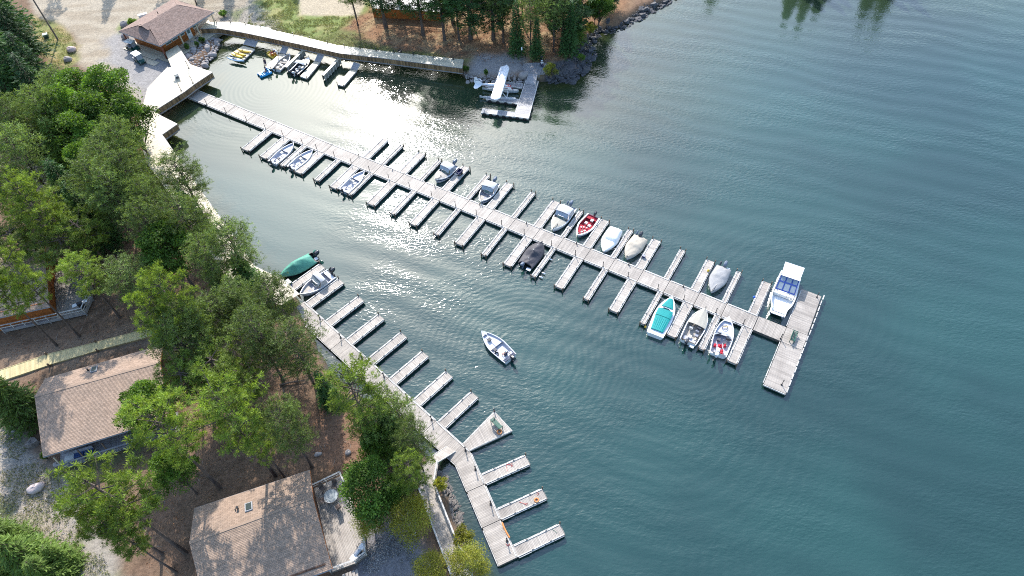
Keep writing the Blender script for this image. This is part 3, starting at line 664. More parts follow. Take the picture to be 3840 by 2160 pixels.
ramp_between('narrow wooden ramp down to the float beside the yellow pedal boat', two(T8, 360, (1290, 228), (1400, 252), (1335, 388), (1222, 372), 1.2, .55), 0, wood_grey)
T9 = (1150, 170)
ramp_between('narrow wooden ramp down to the float beside the dark canopy boat', two(T9, 360, (225, 172), (342, 200), (265, 335), (160, 312), 1.2, .55), 0, wood_grey)
ramp_between('narrow wooden ramp furthest right on the north boardwalk', two(T9, 360, (948, 338), (1070, 372), (1005, 502), (885, 480), 1.2, .55), 0, wood_grey)
def float_dock(label, pts, origin_w, z=.45, mat=wood_new, grp='small floats below the north boardwalk', posts=True, tires=0, name='float_dock'):
    c = sum(pts, Vector())/len(pts); t = thing(name, label, 'dock', (c.x, c.y, 0), 0, grp)
    a = ang_of(pts[0], pts[-1])
    deck_section(t, pts, z, a+math.pi/2, mat, frame_dark, origin=c, name='float_section')
    mb = MB()
    n = len(pts)
    for i in range(n):
        p, q_ = pts[i]-c, pts[(i+1) % n]-c; L_ = (q_-p).length; k = max(1, round(L_/1.3))
        for j in range(k): mb.seg(p.lerp(q_, (j+.04)/k), p.lerp(q_, (j+.94)/k), .08, z-.2, z-.01, off=0)
    mb.build('rub_rail', wood_rail, t, kind='stuff')
    if posts:
        for p in pts[-2:]: inst('corner_post', FP[(5.5, 1.4)]['corner_post'][0] if (5.5, 1.4) in FP else list(FP.values())[0]['corner_post'][0], t, (p.x-c.x, p.y-c.y, .45))
    return t
fA = two(T8, 360, (1222, 385), (1335, 400), (1055, 690), (930, 652), .45, .45)
fB = [P(*PX(*T9, 360, [(160, 318)])[0], .45), P(*PX(*T9, 360, [(268, 342)])[0], .45), P(*PX(*T8, 360, [(1775, 880)])[0], .45), P(*PX(*T8, 360, [(1640, 835)])[0], .45)]
fC = two(T9, 360, (885, 488), (1003, 512), (742, 812), (618, 782), .45, .45)
float_dock('floating dock between the blue pedal boat and the white open boat', fA, 0)
float_dock('floating dock beside the dark canopy boat in the inner basin', fB, 0)
float_dock('floating dock furthest right below the north boardwalk', fC, 0)
raft = two(T8, 360, (490, 225), (725, 290), (510, 500), (215, 400), .4, .4)
float_dock('low floating raft carrying yellow kayaks', raft, 0, .4, posts=False)
def partition(label, a, b_, side):
    t = thing('dock_partition', label, 'partition wall', (a.x, a.y, 0)); O = a
    d = (b_-a).xy.normalized(); n = Vector((-d.y, d.x, 0)); L_ = (b_-a).length
    mb = MB(); mb.seg((0, 0), b_-a, .5, BZ-.05, BZ); mb.build('cap_deck', wood_new, t)
    mb = MB(); k_ = int(L_/.16)
    for s in (-1, 1):
        for k in range(k_):
            p = (b_-a)*((k+.05)/k_)+n*.22*s; q_ = (b_-a)*((k+.95)/k_)+n*.22*s; mb.seg(p, q_, .03, .15, BZ-.06)
    mb.build('panel_boards', wood_grey_wall, t, kind='stuff')
    for k in range(7):
        mb = MB(); p = (b_-a)*((k+.08)/6.3)
        for s in (-1, 1): mb.box((p.x+n.x*.26*s, p.y+n.y*.26*s, .62), (.12, .06, 1.1), math.atan2(d.y, d.x), tint=.8)
        mb.build('upright', wood_rail, t)
    return t
partition('grey board partition jutting from the boardwalk beside the dark canopy boat', PW(*T8, 360, [(1700, 305)], BZ)[0], PW(*T8, 360, [(1345, 650)], BZ)[0], 1)
partition('grey board partition standing alone between two floats', PW(*T9, 360, [(650, 255)], BZ)[0], PW(*T9, 360, [(322, 600)], BZ)[0], 1)
# --- seaplane dock
T10 = (1740, 220)
def quad10(pts, z): return PW(*T10, 320, pts, z)
main = quad10([(1400, 490), (1685, 512), (1460, 1355), (1130, 1308)], .5)
sea = thing('seaplane_dock', 'grey floating dock with three arms and black tyres beside the floatplane', 'dock', (main[3].x, main[3].y, 0)); O = main[3]
mids = quad10([(1282, 888), (1570, 928)], .5)
deck_section(sea, [main[0], main[1], mids[1], mids[0]], .5, ang_of(main[0], main[1]), wood_grey, frame_dark, origin=O)
deck_section(sea, [mids[0], mids[1], main[2], main[3]], .496, ang_of(main[3], main[2]), wood_grey, frame_dark, origin=O)
arms = [quad10([(640, 492), (1345, 572), (1318, 665), (628, 560)], .5), quad10([(540, 850), (1245, 920), (1215, 1020), (500, 920)], .5), quad10([(430, 1130), (1150, 1215), (1122, 1312), (390, 1222)], .5)]
for a in arms: deck_section(sea, a, .5, ang_of(a[0], a[3]), wood_grey, frame_dark, origin=O)
mb = MB()
for poly, es in ((main, (0, 1, 2, 3)), (arms[0], (0, 2, 3)), (arms[1], (0, 2, 3)), (arms[2], (0, 2, 3))):
    for e in es: mb.seg(poly[e]-O, poly[(e+1) % 4]-O, .1, .3, .53, .8)
mb.build('rub_rail', wood_rail, sea, kind='stuff')
ty = MB()
def torus(mb, R_, r_, n=14, m_=6, squash=1.0, tint=.5):
    rows = [[((R_+r_*math.cos(b_))*math.cos(a), (R_+r_*math.cos(b_))*math.sin(a), r_*math.sin(b_)*squash) for b_ in [2*math.pi*j/m_ for j in range(m_)]] for a in [2*math.pi*i/n for i in range(n+1)]]
    return mb.grid(rows, tint, True)
torus(ty, .24, .10); TYRE = ty.mesh('tyre'); TYRE.materials.append(rubber)
def hang_tyres(poly, e, n):
    a, b_ = poly[e], poly[(e+1) % 4]; d = (b_-a).normalized()
    for k in range(n):
        p = a.lerp(b_, (k+.5)/n)-O; nrm = Vector((d.y, -d.x, 0)); cc_ = sum(poly, Vector())/4
        if nrm.dot(a-cc_) < 0: nrm = -nrm
        o = inst('tyre', TYRE, sea, (p.x+nrm.x*.12, p.y+nrm.y*.12, .24)); o.rotation_euler = (math.pi/2, 0, math.atan2(d.y, d.x))
hang_tyres(arms[1], 2, 4); hang_tyres(arms[2], 2, 5); hang_tyres(main, 1, 5); hang_tyres(main, 2, 2)
ramp_between('grey gangway from the round deck down to the seaplane dock', two(T10, 320, (1465, 305), (1668, 322), (1608, 600), (1405, 572), 1.25, .6), 0, wood_grey)
ov = quad10([(1310, 225), (1335, 120), (1430, 95), (1640, 88), (1850, 100), (1925, 130), (1935, 240), (1870, 310), (1700, 342), (1480, 315), (1380, 280)], 1.3)
c = sum(ov, Vector())/len(ov); od = thing('round_deck', 'rounded grey deck on the point at the head of the seaplane gangway', 'deck', (c.x, c.y, 0))
mb = MB(); planks(mb, rel(ov, c), ang_of(main[0], main[3]), .15, 1.24, 1.29); mb.build('deck_planks', wood_grey, od, kind='stuff')
mb = MB()
for i in range(len(ov)): mb.seg(ov[i]-c, ov[(i+1) % len(ov)]-c, .06, 1.0, 1.235)
for p in ov: mb.box(((p.x-c.x)*.95, (p.y-c.y)*.95, .55), (.18, .18, 1.3))
mb.build('frame', wood_grey, od)
# ---------------------------------------------------------------- boats
hull_white = M('white_gelcoat', (.78, .78, .79), .22, .03, 2, coat=.3)
hull_grey = M('pale_grey_paint', (.55, .57, .62), .35, .05, 2)
hull_navy = M('navy_paint', (.02, .035, .09), .25, .05, 2)
hull_black = M('black_paint', (.02, .021, .025), .25, .1, 2)
liner_grey = M('grey_interior', (.42, .42, .46), .6, .08, 3)
liner_pale = M('pale_interior', (.52, .52, .57), .6, .06, 3)
liner_dark = M('charcoal_interior', (.06, .065, .08), .7, .15, 3)
liner_red = M('red_carpet', (.36, .025, .04), .9, .15, 6)
liner_beige = M('beige_interior', (.40, .36, .31), .8, .1, 4)
liner_white = M('white_deck', (.74, .74, .74), .45, .03, 3)
canvas_grey = M('grey_canvas', (.30, .295, .295), .8, .08, 3, bump=.4, bscale=4)
canvas_white = M('white_shrink_cover', (.80, .79, .77), .6, .03, 2, bump=.3, bscale=2.5)
canvas_cream = M('cream_canvas', (.42, .37, .30), .85, .07, 3, bump=.5, bscale=3)
canvas_green = M('green_canvas', (.07, .27, .20), .7, .10, 2, bump=.5, bscale=3)
canvas_teal = M('teal_canvas', (.0, .26, .25), .75, .06, 3, bump=.4, bscale=5)
canvas_black = M('charcoal_canvas', (.045, .042, .052), .65, .12, 2, bump=.8, bscale=3)
canvas_blue = M('royal_blue_canvas', (.015, .05, .26), .7, .06, 3)
canvas_beige = M('beige_canvas', (.40, .37, .31), .85, .06, 3, bump=.4, bscale=4)
canvas_bim = M('pale_bimini_canvas', (.50, .51, .55), .75, .05, 3, bump=.3, bscale=3)
mot_black = M('black_outboard', (.02, .022, .03), .3, .1, 4, spec=.8)
mot_grey = M('steel_grey_outboard', (.12, .15, .20), .3, .08, 4, spec=.7)
mot_white = M('white_outboard', (.72, .73, .76), .35, .04, 4)
vinyl_clear = M('clear_vinyl', (.30, .34, .38), .12, .08, 3, spec=.9)
seat_grey = M('seat_grey', (.30, .30, .34), .7, .1, 5); seat_dark = M('seat_charcoal', (.06, .065, .08), .6, .1, 5); seat_white = M('seat_white', (.68, .66, .62), .55, .05, 5)
red_plastic = M('red_plastic', (.55, .012, .03), .35, .08, 4); yellow_pl = M('yellow_plastic', (.62, .42, .03), .35, .06, 3)
rope_m = M('pale_rope', (.50, .48, .42), .9, .1, 5)
def hb(t, B, p=2.3, t0=.42, st=.86): 
    f = st+(1-st)*min(1, t/t0)**.8 if t < t0 else 1-max(0, (t-t0)/(1-t0))**p
    return B/2*f
class Boat:
    def __init__(s, name, label, bow, stern, B, z=.62, h=.62, hull=None, liner=None, p=2.3, wgun=.11, floor=.12, cat='boat', group=None, blunt=0.0):
        b_ = P(*bow, z); a = P(*stern, z); s.L = (b_-a).length; c = (a+b_)/2; s.B = B; s.h = h; s.p = p; s.w = wgun; s.fl = floor; s.blunt = blunt
        s.t = thing(name, label, cat, (c.x, c.y, 0), math.atan2(b_.y-a.y, b_.x-a.x), group); s.hull(hull or hull_white); s.linerm = liner
        if liner: s.liner(liner)
    def X(s, t): return -s.L/2+s.L*t
    def b(s, t): return max(hb(t, s.B, s.p), s.blunt*s.B/2*(1 if t < .999 else .96))
    def g(s, t): return s.h*(1+.28*t**2.5)
    def hull(s, m):
        mb = MB(); rows = []; n = 16
        for i in range(n+1):
            t = i/n; x = s.X(t); b_ = s.b(t); g_ = s.g(t); bi = max(b_-s.w, 0); rk = .10*s.L*t**5
            half = [(x-min(s.w*1.2, .1)*(t > .99), bi, g_), (x, b_, g_), (x-rk*.1, b_+.012, g_-.07), (x-rk*.45, b_*.90, g_*.35), (x-rk*.7, b_*.78, .02), (x-rk, 0, -.22+.1*t**4)]
            rows.append(half+[(q[0], -q[1], q[2]) for q in reversed(half[:-1])])
        mb.grid(rows, .5)
        m0 = len(rows[0]); mb.f.append(tuple(range(m0))); mb.t.append(.5)
        s.hullo = mb.build('hull', m, s.t)
    def stripe(s, m, z0=.32, z1=.55, nm='hull_stripe'):
        mb = MB()
        for sg in (1, -1):
            rows = []
            for i in range(15):
                t = i/14*.985; b_ = s.b(t); g_ = s.g(t); rk = .10*s.L*t**5
                rows.append([(s.X(t)-rk*.35*(1-z0), sg*(b_*(.90+.1*z0)+.035), g_*(z0+.2)), (s.X(t)-rk*.2, sg*(b_*(.90+.1*z1)+.035), g_*(z1+.2))])
            mb.grid(rows, .5)
        mb.build(nm, m, s.t)
    def liner(s, m, t1=.93):
        mb = MB(); rows = []; n = 14
        for i in range(n+1):
            t = .03+(t1-.03)*i/n; b_ = max(s.b(t)-s.w, .02); g_ = s.g(t)-.005
            rows.append([(s.X(t), b_+.004, g_), (s.X(t), max(b_-.05, .01), s.fl), (s.X(t), -max(b_-.05, .01), s.fl), (s.X(t), -b_-.004, g_)])
        mb.grid(rows, .5); mb.f.append((3, 2, 1, 0)); mb.t.append(.4)
        k = (n)*4; mb.f.append((k, k+1, k+2, k+3)); mb.t.append(.4)
        mb.build('interior_liner', m, s.t)
    def plate(s, nm, t0, t1, dz, m, inset=0.0, th=.05, n=10, camber=0.0):
        """deck plate spanning the hull between stations t0 and t1, dz below gunwale"""
        mb = MB(); rows = []; z_ = None
        for i in range(n+1):
            t = t0+(t1-t0)*i/n; b_ = max(s.b(t)-s.w*.6-inset, .012); z = s.g(t)-dz
            rows.append([(s.X(t), b_*k, z+camber*(1-k*k)) for k in (-1, -.6, 0, .6, 1)])
        mb.grid(rows, .5); lo = [[(x, y, z-th) for x, y, z in r] for r in (rows[0], rows[-1])]
        mb.grid([rows[0], lo[0]], .4); mb.grid([rows[-1], lo[1]], .4)
        return mb.build(nm, m, s.t)
    def bench(s, t, m=liner_pale, nm='bench', wd=.3, z=.36, k=1.0):
        b_ = (s.b(t)-s.w)*k; mb = MB(); mb.box((s.X(t), 0, z), (wd, 2*b_, .05)); mb.box((s.X(t), 0, (z+s.fl)/2), (wd*.9, 2*b_-.06, z-s.fl-.06)); return mb.build(nm, m, s.t)
    def box(s, nm, t, y, z, d, m, rz=0.0, rx=0, ry=0):
        mb = MB(); mb.box((s.X(t), y, z), d, rz, rx=rx, ry=ry); return mb.build(nm, m, s.t)
    def seat(s, t, y, m=seat_grey, face=1, z=.42, sc=1.0, folded=False):
        mb = MB(); x = s.X(t)
        mb.tube([(x, y, s.fl), (x, y, z-.04)], .05, 6); mb.box((x, y, z), (.42*sc, .42*sc, .09))
        if folded: mb.box((x, y, z+.09), (.38*sc, .40*sc, .08))
        else: mb.box((x-face*.20*sc, y, z+.24), (.08, .40*sc, .40*sc), ry=-face*.2)
        return mb.build('seat', m, s.t)
    def cover(s, prof, m, t0=.0, t1=1.0, over=.03, drop=.12, nm='cover', wr=.02, flat=3.0, notch=0.0, seed=1):
        mb = MB(); rows = []; n = 26; K = 10; rr = random.Random(seed)
        ph = [rr.uniform(0, 6) for _ in range(6)]
        for i in range(n+1):
            t = t0+(t1-t0)*i/n; b_ = s.b(min(t, .995))+over; g_ = s.g(t); hh = float(np.interp(t, [a for a, _ in prof], [c_ for _, c_ in prof])); r = []
            for k in range(-K-1, K+2):
                if abs(k) == K+1: u = math.copysign(1, k); z = g_-drop; y = (b_+.012)*u
                else:
                    u = k/K; z = g_+.02+(hh-g_)*max(0, 1-abs(u)**flat); y = b_*u
                    z += wr*math.sin(t*17+ph[0]+u*3)*math.sin(u*5+ph[1]+t*4)*(1-abs(u))*2
                x = s.X(t)
                if notch and i == 0: x += notch*(1-abs(u)**2)
                r.append((x, y, z))
            rows.append(r)
        mb.grid(rows, .5)
        mb.grid([rows[0], [(x, y, min(z, s.g(t0))-drop) for x, y, z in rows[0]]], .5)
        o = mb.build(nm, m, s.t, smooth=True); return o
    def windshield(s, t, m=glass, hgt=.45, k=.80, frame=alu, z=None, sweep=.35):
        b_ = (s.b(t))*k; z0 = z if z is not None else s.g(t); x = s.X(t)
        pts = [(x-sweep*1.3, -b_), (x, -b_*.45), (x, b_*.45), (x-sweep*1.3, b_)]
        mb = MB(); fb = MB()
        for a, c in zip(pts[:-1], pts[1:]):
            A = (a[0], a[1], z0); B_ = (c[0], c[1], z0); D = (c[0]-.22, c[1]*.95, z0+hgt); E_ = (a[0]-.22, a[1]*.95, z0+hgt)
            mb.add([A, B_, D, E_], [(0, 1, 2, 3)], .5)
            for u, v_ in ((A, B_), (B_, D), (D, E_), (E_, A)): fb.beam(u, v_, .035, .035, .5)
        mb.build('windshield', m, s.t); fb.build('windshield_frame', frame, s.t)
    def bimini(s, ta, tb, z=1.75, k=.86, m=None, front=None, sides=None, droop=.12):
        mb = MB(); rows = []; b_ = s.B/2*k
        for i in range(7):
            x = s.X(ta+(tb-ta)*i/6); zz = z-.10*abs(i/3-1)**2
            rows.append([(x, b_*u, zz-droop*abs(u)**4+ .03*math.cos(u*1.5)) for u in (-1, -.85, -.5, 0, .5, .85, 1)])
        mb.grid(rows, .5); mb.grid([[(x, y, z_-.035) for x, y, z_ in r] for r in reversed(rows)], .5)
        mb.build('canopy', m or canvas_bim, s.t, smooth=True)
        fb = MB()
        for x in (s.X(ta), s.X(tb)):
            for sg in (1, -1): fb.tube([(x, sg*b_*.97, z-.2), (s.X((ta+tb)/2), sg*(s.b(.4)-.05), s.g(.4))], .018, 5)
        fb.build('canopy_frame', alu, s.t)
        if front:
            mb = MB(); x1 = s.X(tb); t2, z2, k2 = front
            mb.add([(x1, -b_*.95, z-.22), (x1, b_*.95, z-.22), (s.X(t2), s.b(t2)*k2, z2), (s.X(t2), -s.b(t2)*k2, z2)], [(0, 1, 2, 3)], .5); mb.build('front_curtain', vinyl_clear, s.t)
        if sides:
            mb = MB()
            for sg in (1, -1): mb.add([(s.X(ta), sg*b_, z-.2), (s.X(tb), sg*b_, z-.2), (s.X(tb+.06), sg*(s.b(.5)-.04), s.g(.5)), (s.X(ta-.02), sg*(s.b(.3)-.04), s.g(.3))], [(0, 1, 2, 3)], .5)
            mb.build('side_curtain', sides, s.t)
    def outboard(s, y=0.0, m=mot_black, sc=1.0, tilt=.25, x=None, z=None, nm='outboard'):
        x0 = (x if x is not None else s.X(0)-.12); z0 = (z if z is not None else s.h+.12)
        def R_(p): return (x0+(p[0]*math.cos(tilt)-p[2]*math.sin(tilt))*sc, y+p[1]*sc, z0+(p[0]*math.sin(tilt)+p[2]*math.cos(tilt))*sc) if False else (x0+(p[0]*math.cos(tilt)+p[2]*math.sin(-tilt))*sc, y+p[1]*sc, z0+(-p[0]*math.sin(tilt)*-1*-1+p[2]*math.cos(tilt))*sc)
        mb = MB(); rows = []
        for z_, lx, wy, ox in ((.02, .30, .17, 0), (.12, .36, .20, -.02), (.34, .38, .20, -.03), (.46, .30, .16, -.03), (.50, .16, .09, -.03)):
            rows.append([R_((ox-.06+lx*math.copysign(abs(math.cos(a))**.6, math.cos(a)), wy*math.copysign(abs(math.sin(a))**.6, math.sin(a)), z_)) for a in [2*math.pi*k/12 for k in range(12)]])
        mb.grid(rows, .5, True); mb.add(rows[-1], [tuple(range(12))], .5)
        o = mb.build('outboard', m, s.t, smooth=True)
        mb = MB(); mb.tube([R_((-.02, 0, .05)), R_((-.02, 0, -.75))], [.09*sc, .06*sc], 6); mb.beam(R_((.12, 0, -.02)), R_((.02, 0, -.25)), .2*sc, .12*sc)
        mb.beam(R_((-.30, 0, -.5)), R_((.06, 0, -.5)), .18*sc, .03*sc); mb.tube([R_((-.28, 0, -.72)), R_((.14, 0, -.72))], [.05*sc, .03*sc], 6)
        mb.beam(R_((-.29, -.14, -.72)), R_((-.29, .14, -.72)), .04, .06*sc); mb.beam(R_((-.29, 0, -.86)), R_((-.29, 0, -.58)), .06*sc, .04)
        g_ = mb.build('gearcase', m, o); g_.parent = o
        return o
    def trolling(s, t=.97, y=.12):
        mb = MB(); x = s.X(t); z = s.g(t)+.12; mb.tube([(x-.9, y+.1, z), (x+.05, y, z+.04)], .03, 6); mb.ell((x+.08, y, z+.08), (.16, .09, .08), 8, 5); mb.ell((x-.95, y+.1, z), (.16, .06, .06), 8, 5)
        return mb.build('trolling_motor', mot_black, s.t)
    def rail(s, t0=.6, t1=.98, hgt=.28, m=alu):
        mb = MB()
        for sg in (1, -1):
            pts = [(s.X(t0+(t1-t0)*i/8), sg*max(s.b(t0+(t1-t0)*i/8)-.06, .02), s.g(t0+(t1-t0)*i/8)+hgt*min(1, i/2)) for i in range(9)]; mb.tube(pts, .015, 5)
            for p in pts[2::2]: mb.tube([p, (p[0], p[1], p[2]-hgt)], .012, 4)
        mb.build('bow_rail', m, s.t)
def K(o, w_, *pts): return PX(o[0], o[1], w_, pts)
c96 = (960, 500)
og = 'pale grey open fishing boats inside the long pier'
# three rental boats by the shore end
specs = [((578, 148), (240, 440), 'pale grey open fishing boat nearest the shore, between the second and third fingers', 0),
         ((860, 250), (528, 522), 'pale grey open fishing boat moored beside the third finger, with three white seats', 1),
         ((1640, 572), (1318, 868), 'pale grey open fishing boat moored alone between the sixth and seventh fingers in the glare', 2)]
for bp_, sp_, lb, k in specs:
    B_ = Boat('open_fishing_boat', lb, K(c96, 480, bp_)[0], K(c96, 480, sp_)[0], 2.05, hull=hull_grey, liner=liner_pale, group=og, p=2.2)
    B_.plate('bow_deck', .60, .93, .22, liner_pale, .0); B_.box('locker', .12, .45, .34, (.5, .5, .3), liner_grey); B_.box('locker', .12, -.5, .34, (.5, .4, .3), liner_pale)
    B_.seat(.50, .35, seat_white, folded=(k != 2)); B_.seat(.45 if k else .40, -.32, seat_white, folded=True)
    B_.seat(.26, -.1, seat_dark if k == 0 else seat_white, folded=True)
    B_.box('console', .60, .72, .52, (.12, .10, .18), mot_black); B_.box('splashwell', .035, 0, .5, (.28, 1.1, .1), hull_grey)
    B_.box('stern_seat', .2, .55, .38, (.2, .5, .08), seat_grey, rz=.4)
    B_.outboard(.1, mot_black, .85, .2)
# two canopy boats, far side
c15 = (1580, 560)
def canopy_boat(lb, o, w_, bow, stern, hull, deck, stripe=None, fore='closed', tr=True, B=2.25, motm=mot_grey, can=(.12, .44), kicker=True, bm=canvas_bim):
    B_ = Boat('canopy_boat', lb, K(o, w_, bow)[0], K(o, w_, stern)[0], B, hull=hull, liner=liner_grey, h=.72, p=2.25)
    if stripe: B_.stripe(stripe)
    if fore == 'closed': B_.plate('foredeck', .56, .97, -.02, deck, .0, camber=.10)
    else: B_.plate('bow_deck', .66, .93, .28, liner_beige); B_.seat(.74, .2, seat_grey, folded=True)
    B_.windshield(.56); B_.bimini(can[0]+.06, can[1], front=(.52, 1.1, .8), sides=vinyl_clear, m=bm)
    B_.seat(.36, .45, seat_white); B_.seat(.36, -.45, seat_grey); B_.box('console', .47, -.5, .62, (.35, .5, .4), liner_dark); B_.box('console', .47, .5, .6, (.35, .5, .36), liner_grey)
    B_.plate('stern_deck', .02, .13, .08, liner_white)
    B_.outboard(0, motm, 1.15, .15)
    if kicker: B_.outboard(-.55, motm, .6, .5)
    if tr: B_.trolling()
    return B_
canopy_boat('white boat with grey canopy and closed foredeck beside the blue cart', c15, 400, (250, 575), (592, 285), hull_white, liner_beige, hull_navy, kicker=False)
canopy_boat('navy and white bowrider with pale canopy, second canopy boat on the far side', c15, 400, (1068, 968), (1322, 610), hull_white, liner_beige, hull_navy, fore='open', kicker=False)
c20 = (2040, 740)
canopy_boat('white canopy boat with beige bow cover and grey outboards, beside the red boat', c20, 440, (132, 548), (432, 155), hull_white, canvas_beige, None, B=2.4)
# red interior
B_ = Boat('red_interior_boat', 'white open fishing boat with bright red carpeted interior and white round seats', K(c20, 440, (550, 636))[0], K(c20, 440, (820, 302))[0], 2.35, hull=hull_white, liner=liner_red, h=.6, p=2.1, wgun=.22)
B_.stripe(hull_navy, .05, .25); B_.plate('bow_deck', .50, .95, .16, liner_red, .1); B_.plate('stern_deck', .04, .16, .12, liner_red, .05)
for t_, y_ in ((.42, .38), (.36, -.28), (.18, .2)): B_.seat(t_, y_, seat_white, folded=True, sc=1.0, z=.44)
for t_, y_ in ((.56, .3), (.58, -.1), (.62, -.4), (.78, .1), (.70, .35)):
    mb = MB(); mb.tube([(B_.X(t_), y_, .62), (B_.X(t_), y_, .66)], .11 if t_ < .7 else .15, 10); mb.build('hatch', seat_white, B_.t)
B_.outboard(.1, mot_black, .9, .15); B_.trolling(.93, 0)
# covered boats
B_ = Boat('covered_boat', 'boat fully wrapped in a smooth bright white cover on the far side of the pier', K(c20, 440, (975, 900))[0], K(c20, 440, (1182, 530))[0], 2.25, hull=hull_white, p=2.0)
B_.cover([(0, .95), (.05, 1.2), (.42, 1.32), (.5, 1.25), (.55, .95), (1, .80)], canvas_white, flat=5, wr=.006)
for t_ in (.35, .72):
    mb = MB(); mb.ell((B_.X(t_), 0, 1.52 if t_ < .5 else 1.0), (.05, .05, .06), 6, 4); mb.build('cover_vent', metal_dark, B_.t)
B_ = Boat('covered_boat', 'boat under a cream canvas cover with a grey outboard, beside the dark cooler', K(c20, 440, (1350, 1010))[0], K(c20, 440, (1600, 655))[0], 2.3, hull=hull_white, p=1.9)
B_.cover([(0, .85), (.25, 1.08), (.45, 1.15), (.55, .98), (1, .85)], canvas_cream, notch=.45, flat=3, seed=2); B_.outboard(-.15, mot_black, 1.15, .2, x=B_.X(.02)); B_.outboard(-.75, mot_grey, .6, .5)
B_.box('bow_fitting', .95, 0, .95, (.1, .16, .12), metal_dark)
c19 = (1920, 880)
B_ = Boat('covered_boat', 'boat under a charcoal cover held up by poles with pale caps, inside the long pier', K(c19, 240, (905, 245))[0], K(c19, 240, (395, 930))[0], 2.45, hull=hull_black, p=3.0)
B_.cover([(0, .8), (.2, 1.05), (.33, 1.05), (.5, 1.5), (.75, 1.25), (1, .92)], canvas_black, notch=.4, flat=1.25, wr=.05, seed=4)
for t_, z_ in ((.22, 1.1), (.5, 1.56), (.75, 1.3)):
    mb = MB(); mb.ell((B_.X(t_), 0, z_), (.07, .07, .06), 8, 4); mb.build('cover_cap', seat_white, B_.t)
B_.outboard(.25, mot_grey, 1.1, .2, x=B_.X(0)-.1); B_.box('swim_platform', -.04, -.65, .42, (.5, .65, .06), hull_white); B_.trolling(.96, -.1)
c26 = (2620, 960)
B_ = Boat('covered_boat', 'boat under a pale grey canvas cover near the lake end of the pier', K(c26, 480, (190, 550))[0], K(c26, 480, (385, 172))[0], 2.2, hull=hull_grey, p=1.9)
B_.cover([(0, .8), (.15, 1.0), (.4, 1.1), (.5, .95), (1, .84)], canvas_grey, notch=.35, flat=2.8, wr=.015, seed=6); B_.outboard(0, mot_grey, 1.15, .15); B_.outboard(-.6, mot_black, .6, .5); B_.box('splashwell', -.01, .55, .55, (.3, .4, .08), hull_white); B_.trolling(.93, .1)
c10 = (1020, 930)
B_ = Boat('covered_boat', 'boat under a tented green canvas cover moored by the wooded shore', K(c10, 320, (180, 655))[0], K(c10, 320, (985, 185))[0], 2.4, hull=hull_black, p=2.2)
B_.cover([(.06, .85), (.12, 1.1), (.34, 1.55), (.58, 1.7), (.63, 1.55), (.95, .95), (1, .85)], canvas_green, t0=.07, t1=.97, notch=.5, flat=1.5, wr=.03, seed=8); B_.outboard(0, mot_black, 1.2, .15); B_.outboard(-.6, canvas_green, .65, .4); B_.box('stern_bench', .03, .5, .66, (.4, .5, .1), liner_white); B_.trolling(.98, .05)
B_ = canopy_boat('grey aluminium boat with open bow and tall pale canopy moored by the near pier', c10, 320, (638, 1068), (1350, 582), hull_grey, liner_pale, None, fore='open', tr=False, B=2.3, motm=mot_black, can=(.22, .42))
# teal speedboat
c23 = (2380, 1080)
B_ = Boat('speedboat', 'white speedboat with bright teal covers over bow and cockpit', K(c23, 480, (565, 140))[0], K(c23, 480, (305, 710))[0], 2.45, hull=hull_white, h=.66, p=2.6, wgun=.25)
B_.plate('deck', .0, .99, .0, hull_white, -.0, camber=.05)
def tcov(nm, t0, t1, k, z0, z1, m, n=10, wr=.0, end=None):
    mb = MB(); rows = []
    for i in range(n+1):
        u = i/n; t = t0+(t1-t0)*u; bb = B_.b(t)*k*(1 if end is None else end[0]+(end[1]-end[0])*u); z = B_.g(t)+.06+z0+(z1-z0)*u
        rows.append([(B_.X(t), bb*y_, z+.10*(1-y_**4)+wr*math.sin(y_*24)*math.sin(u*3.14)) for y_ in [j/10 for j in range(-10, 11)]])
    mb.grid(rows, .5)
    for r_e in (rows[0], rows[-1]): mb.grid([r_e, [(x, y, B_.g(t0)-.02) for x, y, z in r_e]], .5)
    mb.grid([[r[0] for r in rows], [(r[0][0], r[0][1], B_.g(t0)-.02) for r in rows]], .5); mb.grid([[r[-1] for r in rows], [(r[-1][0], r[-1][1], B_.g(t0)-.02) for r in rows]], .5)
    mb.build(nm, m, B_.t, smooth=False)
tcov('bow_cover', .70, .92, .72, .02, .0, canvas_teal, end=(1.0, .85)); tcov('cockpit_cover', .10, .42, .78, .08, .25, canvas_teal, 14, .025, end=(.9, 1)); tcov('console_cover', .43, .60, .80, .27, .30, canvas_teal, 6)
B_.windshield(.68, k=.72, hgt=.32, frame=hull_white, z=.78, sweep=.3)
# beige covered-bow fishing boat
B_ = Boat('fishing_boat', 'beige and white fishing boat with canvas over its bow half and cluttered grey stern deck', K(c23, 480, (1062, 325))[0], K(c23, 480, (802, 812))[0], 2.4, hull=hull_white, liner=liner_beige, h=.66, p=2.5)
B_.plate('bow_cover', .48, .98, -.10, canvas_beige, -.02, camber=.18, n=14); B_.rail(.55, .97, .2); B_.trolling(.99, .0)
B_.seat(.40, .45, seat_white); B_.seat(.38, -.4, seat_grey); B_.seat(.27, -.55, seat_grey, folded=True); B_.seat(.17, .1, seat_white, folded=True)
B_.box('tackle_box', .18, -.6, .3, (.35, .22, .2), wood_new); B_.box('console', .46, -.45, .6, (.3, .45, .35), liner_dark); B_.box('deck_mat', .12, 0, .3, (.6, 1.6, .04), liner_grey)
B_.outboard(.1, mot_black, 1.15, .25); B_.outboard(.7, mot_black, .6, .6); B_.box('swim_platform', -.045, -.62, .42, (.4, .55, .07), hull_white); B_.rail(.02, .3, .12)
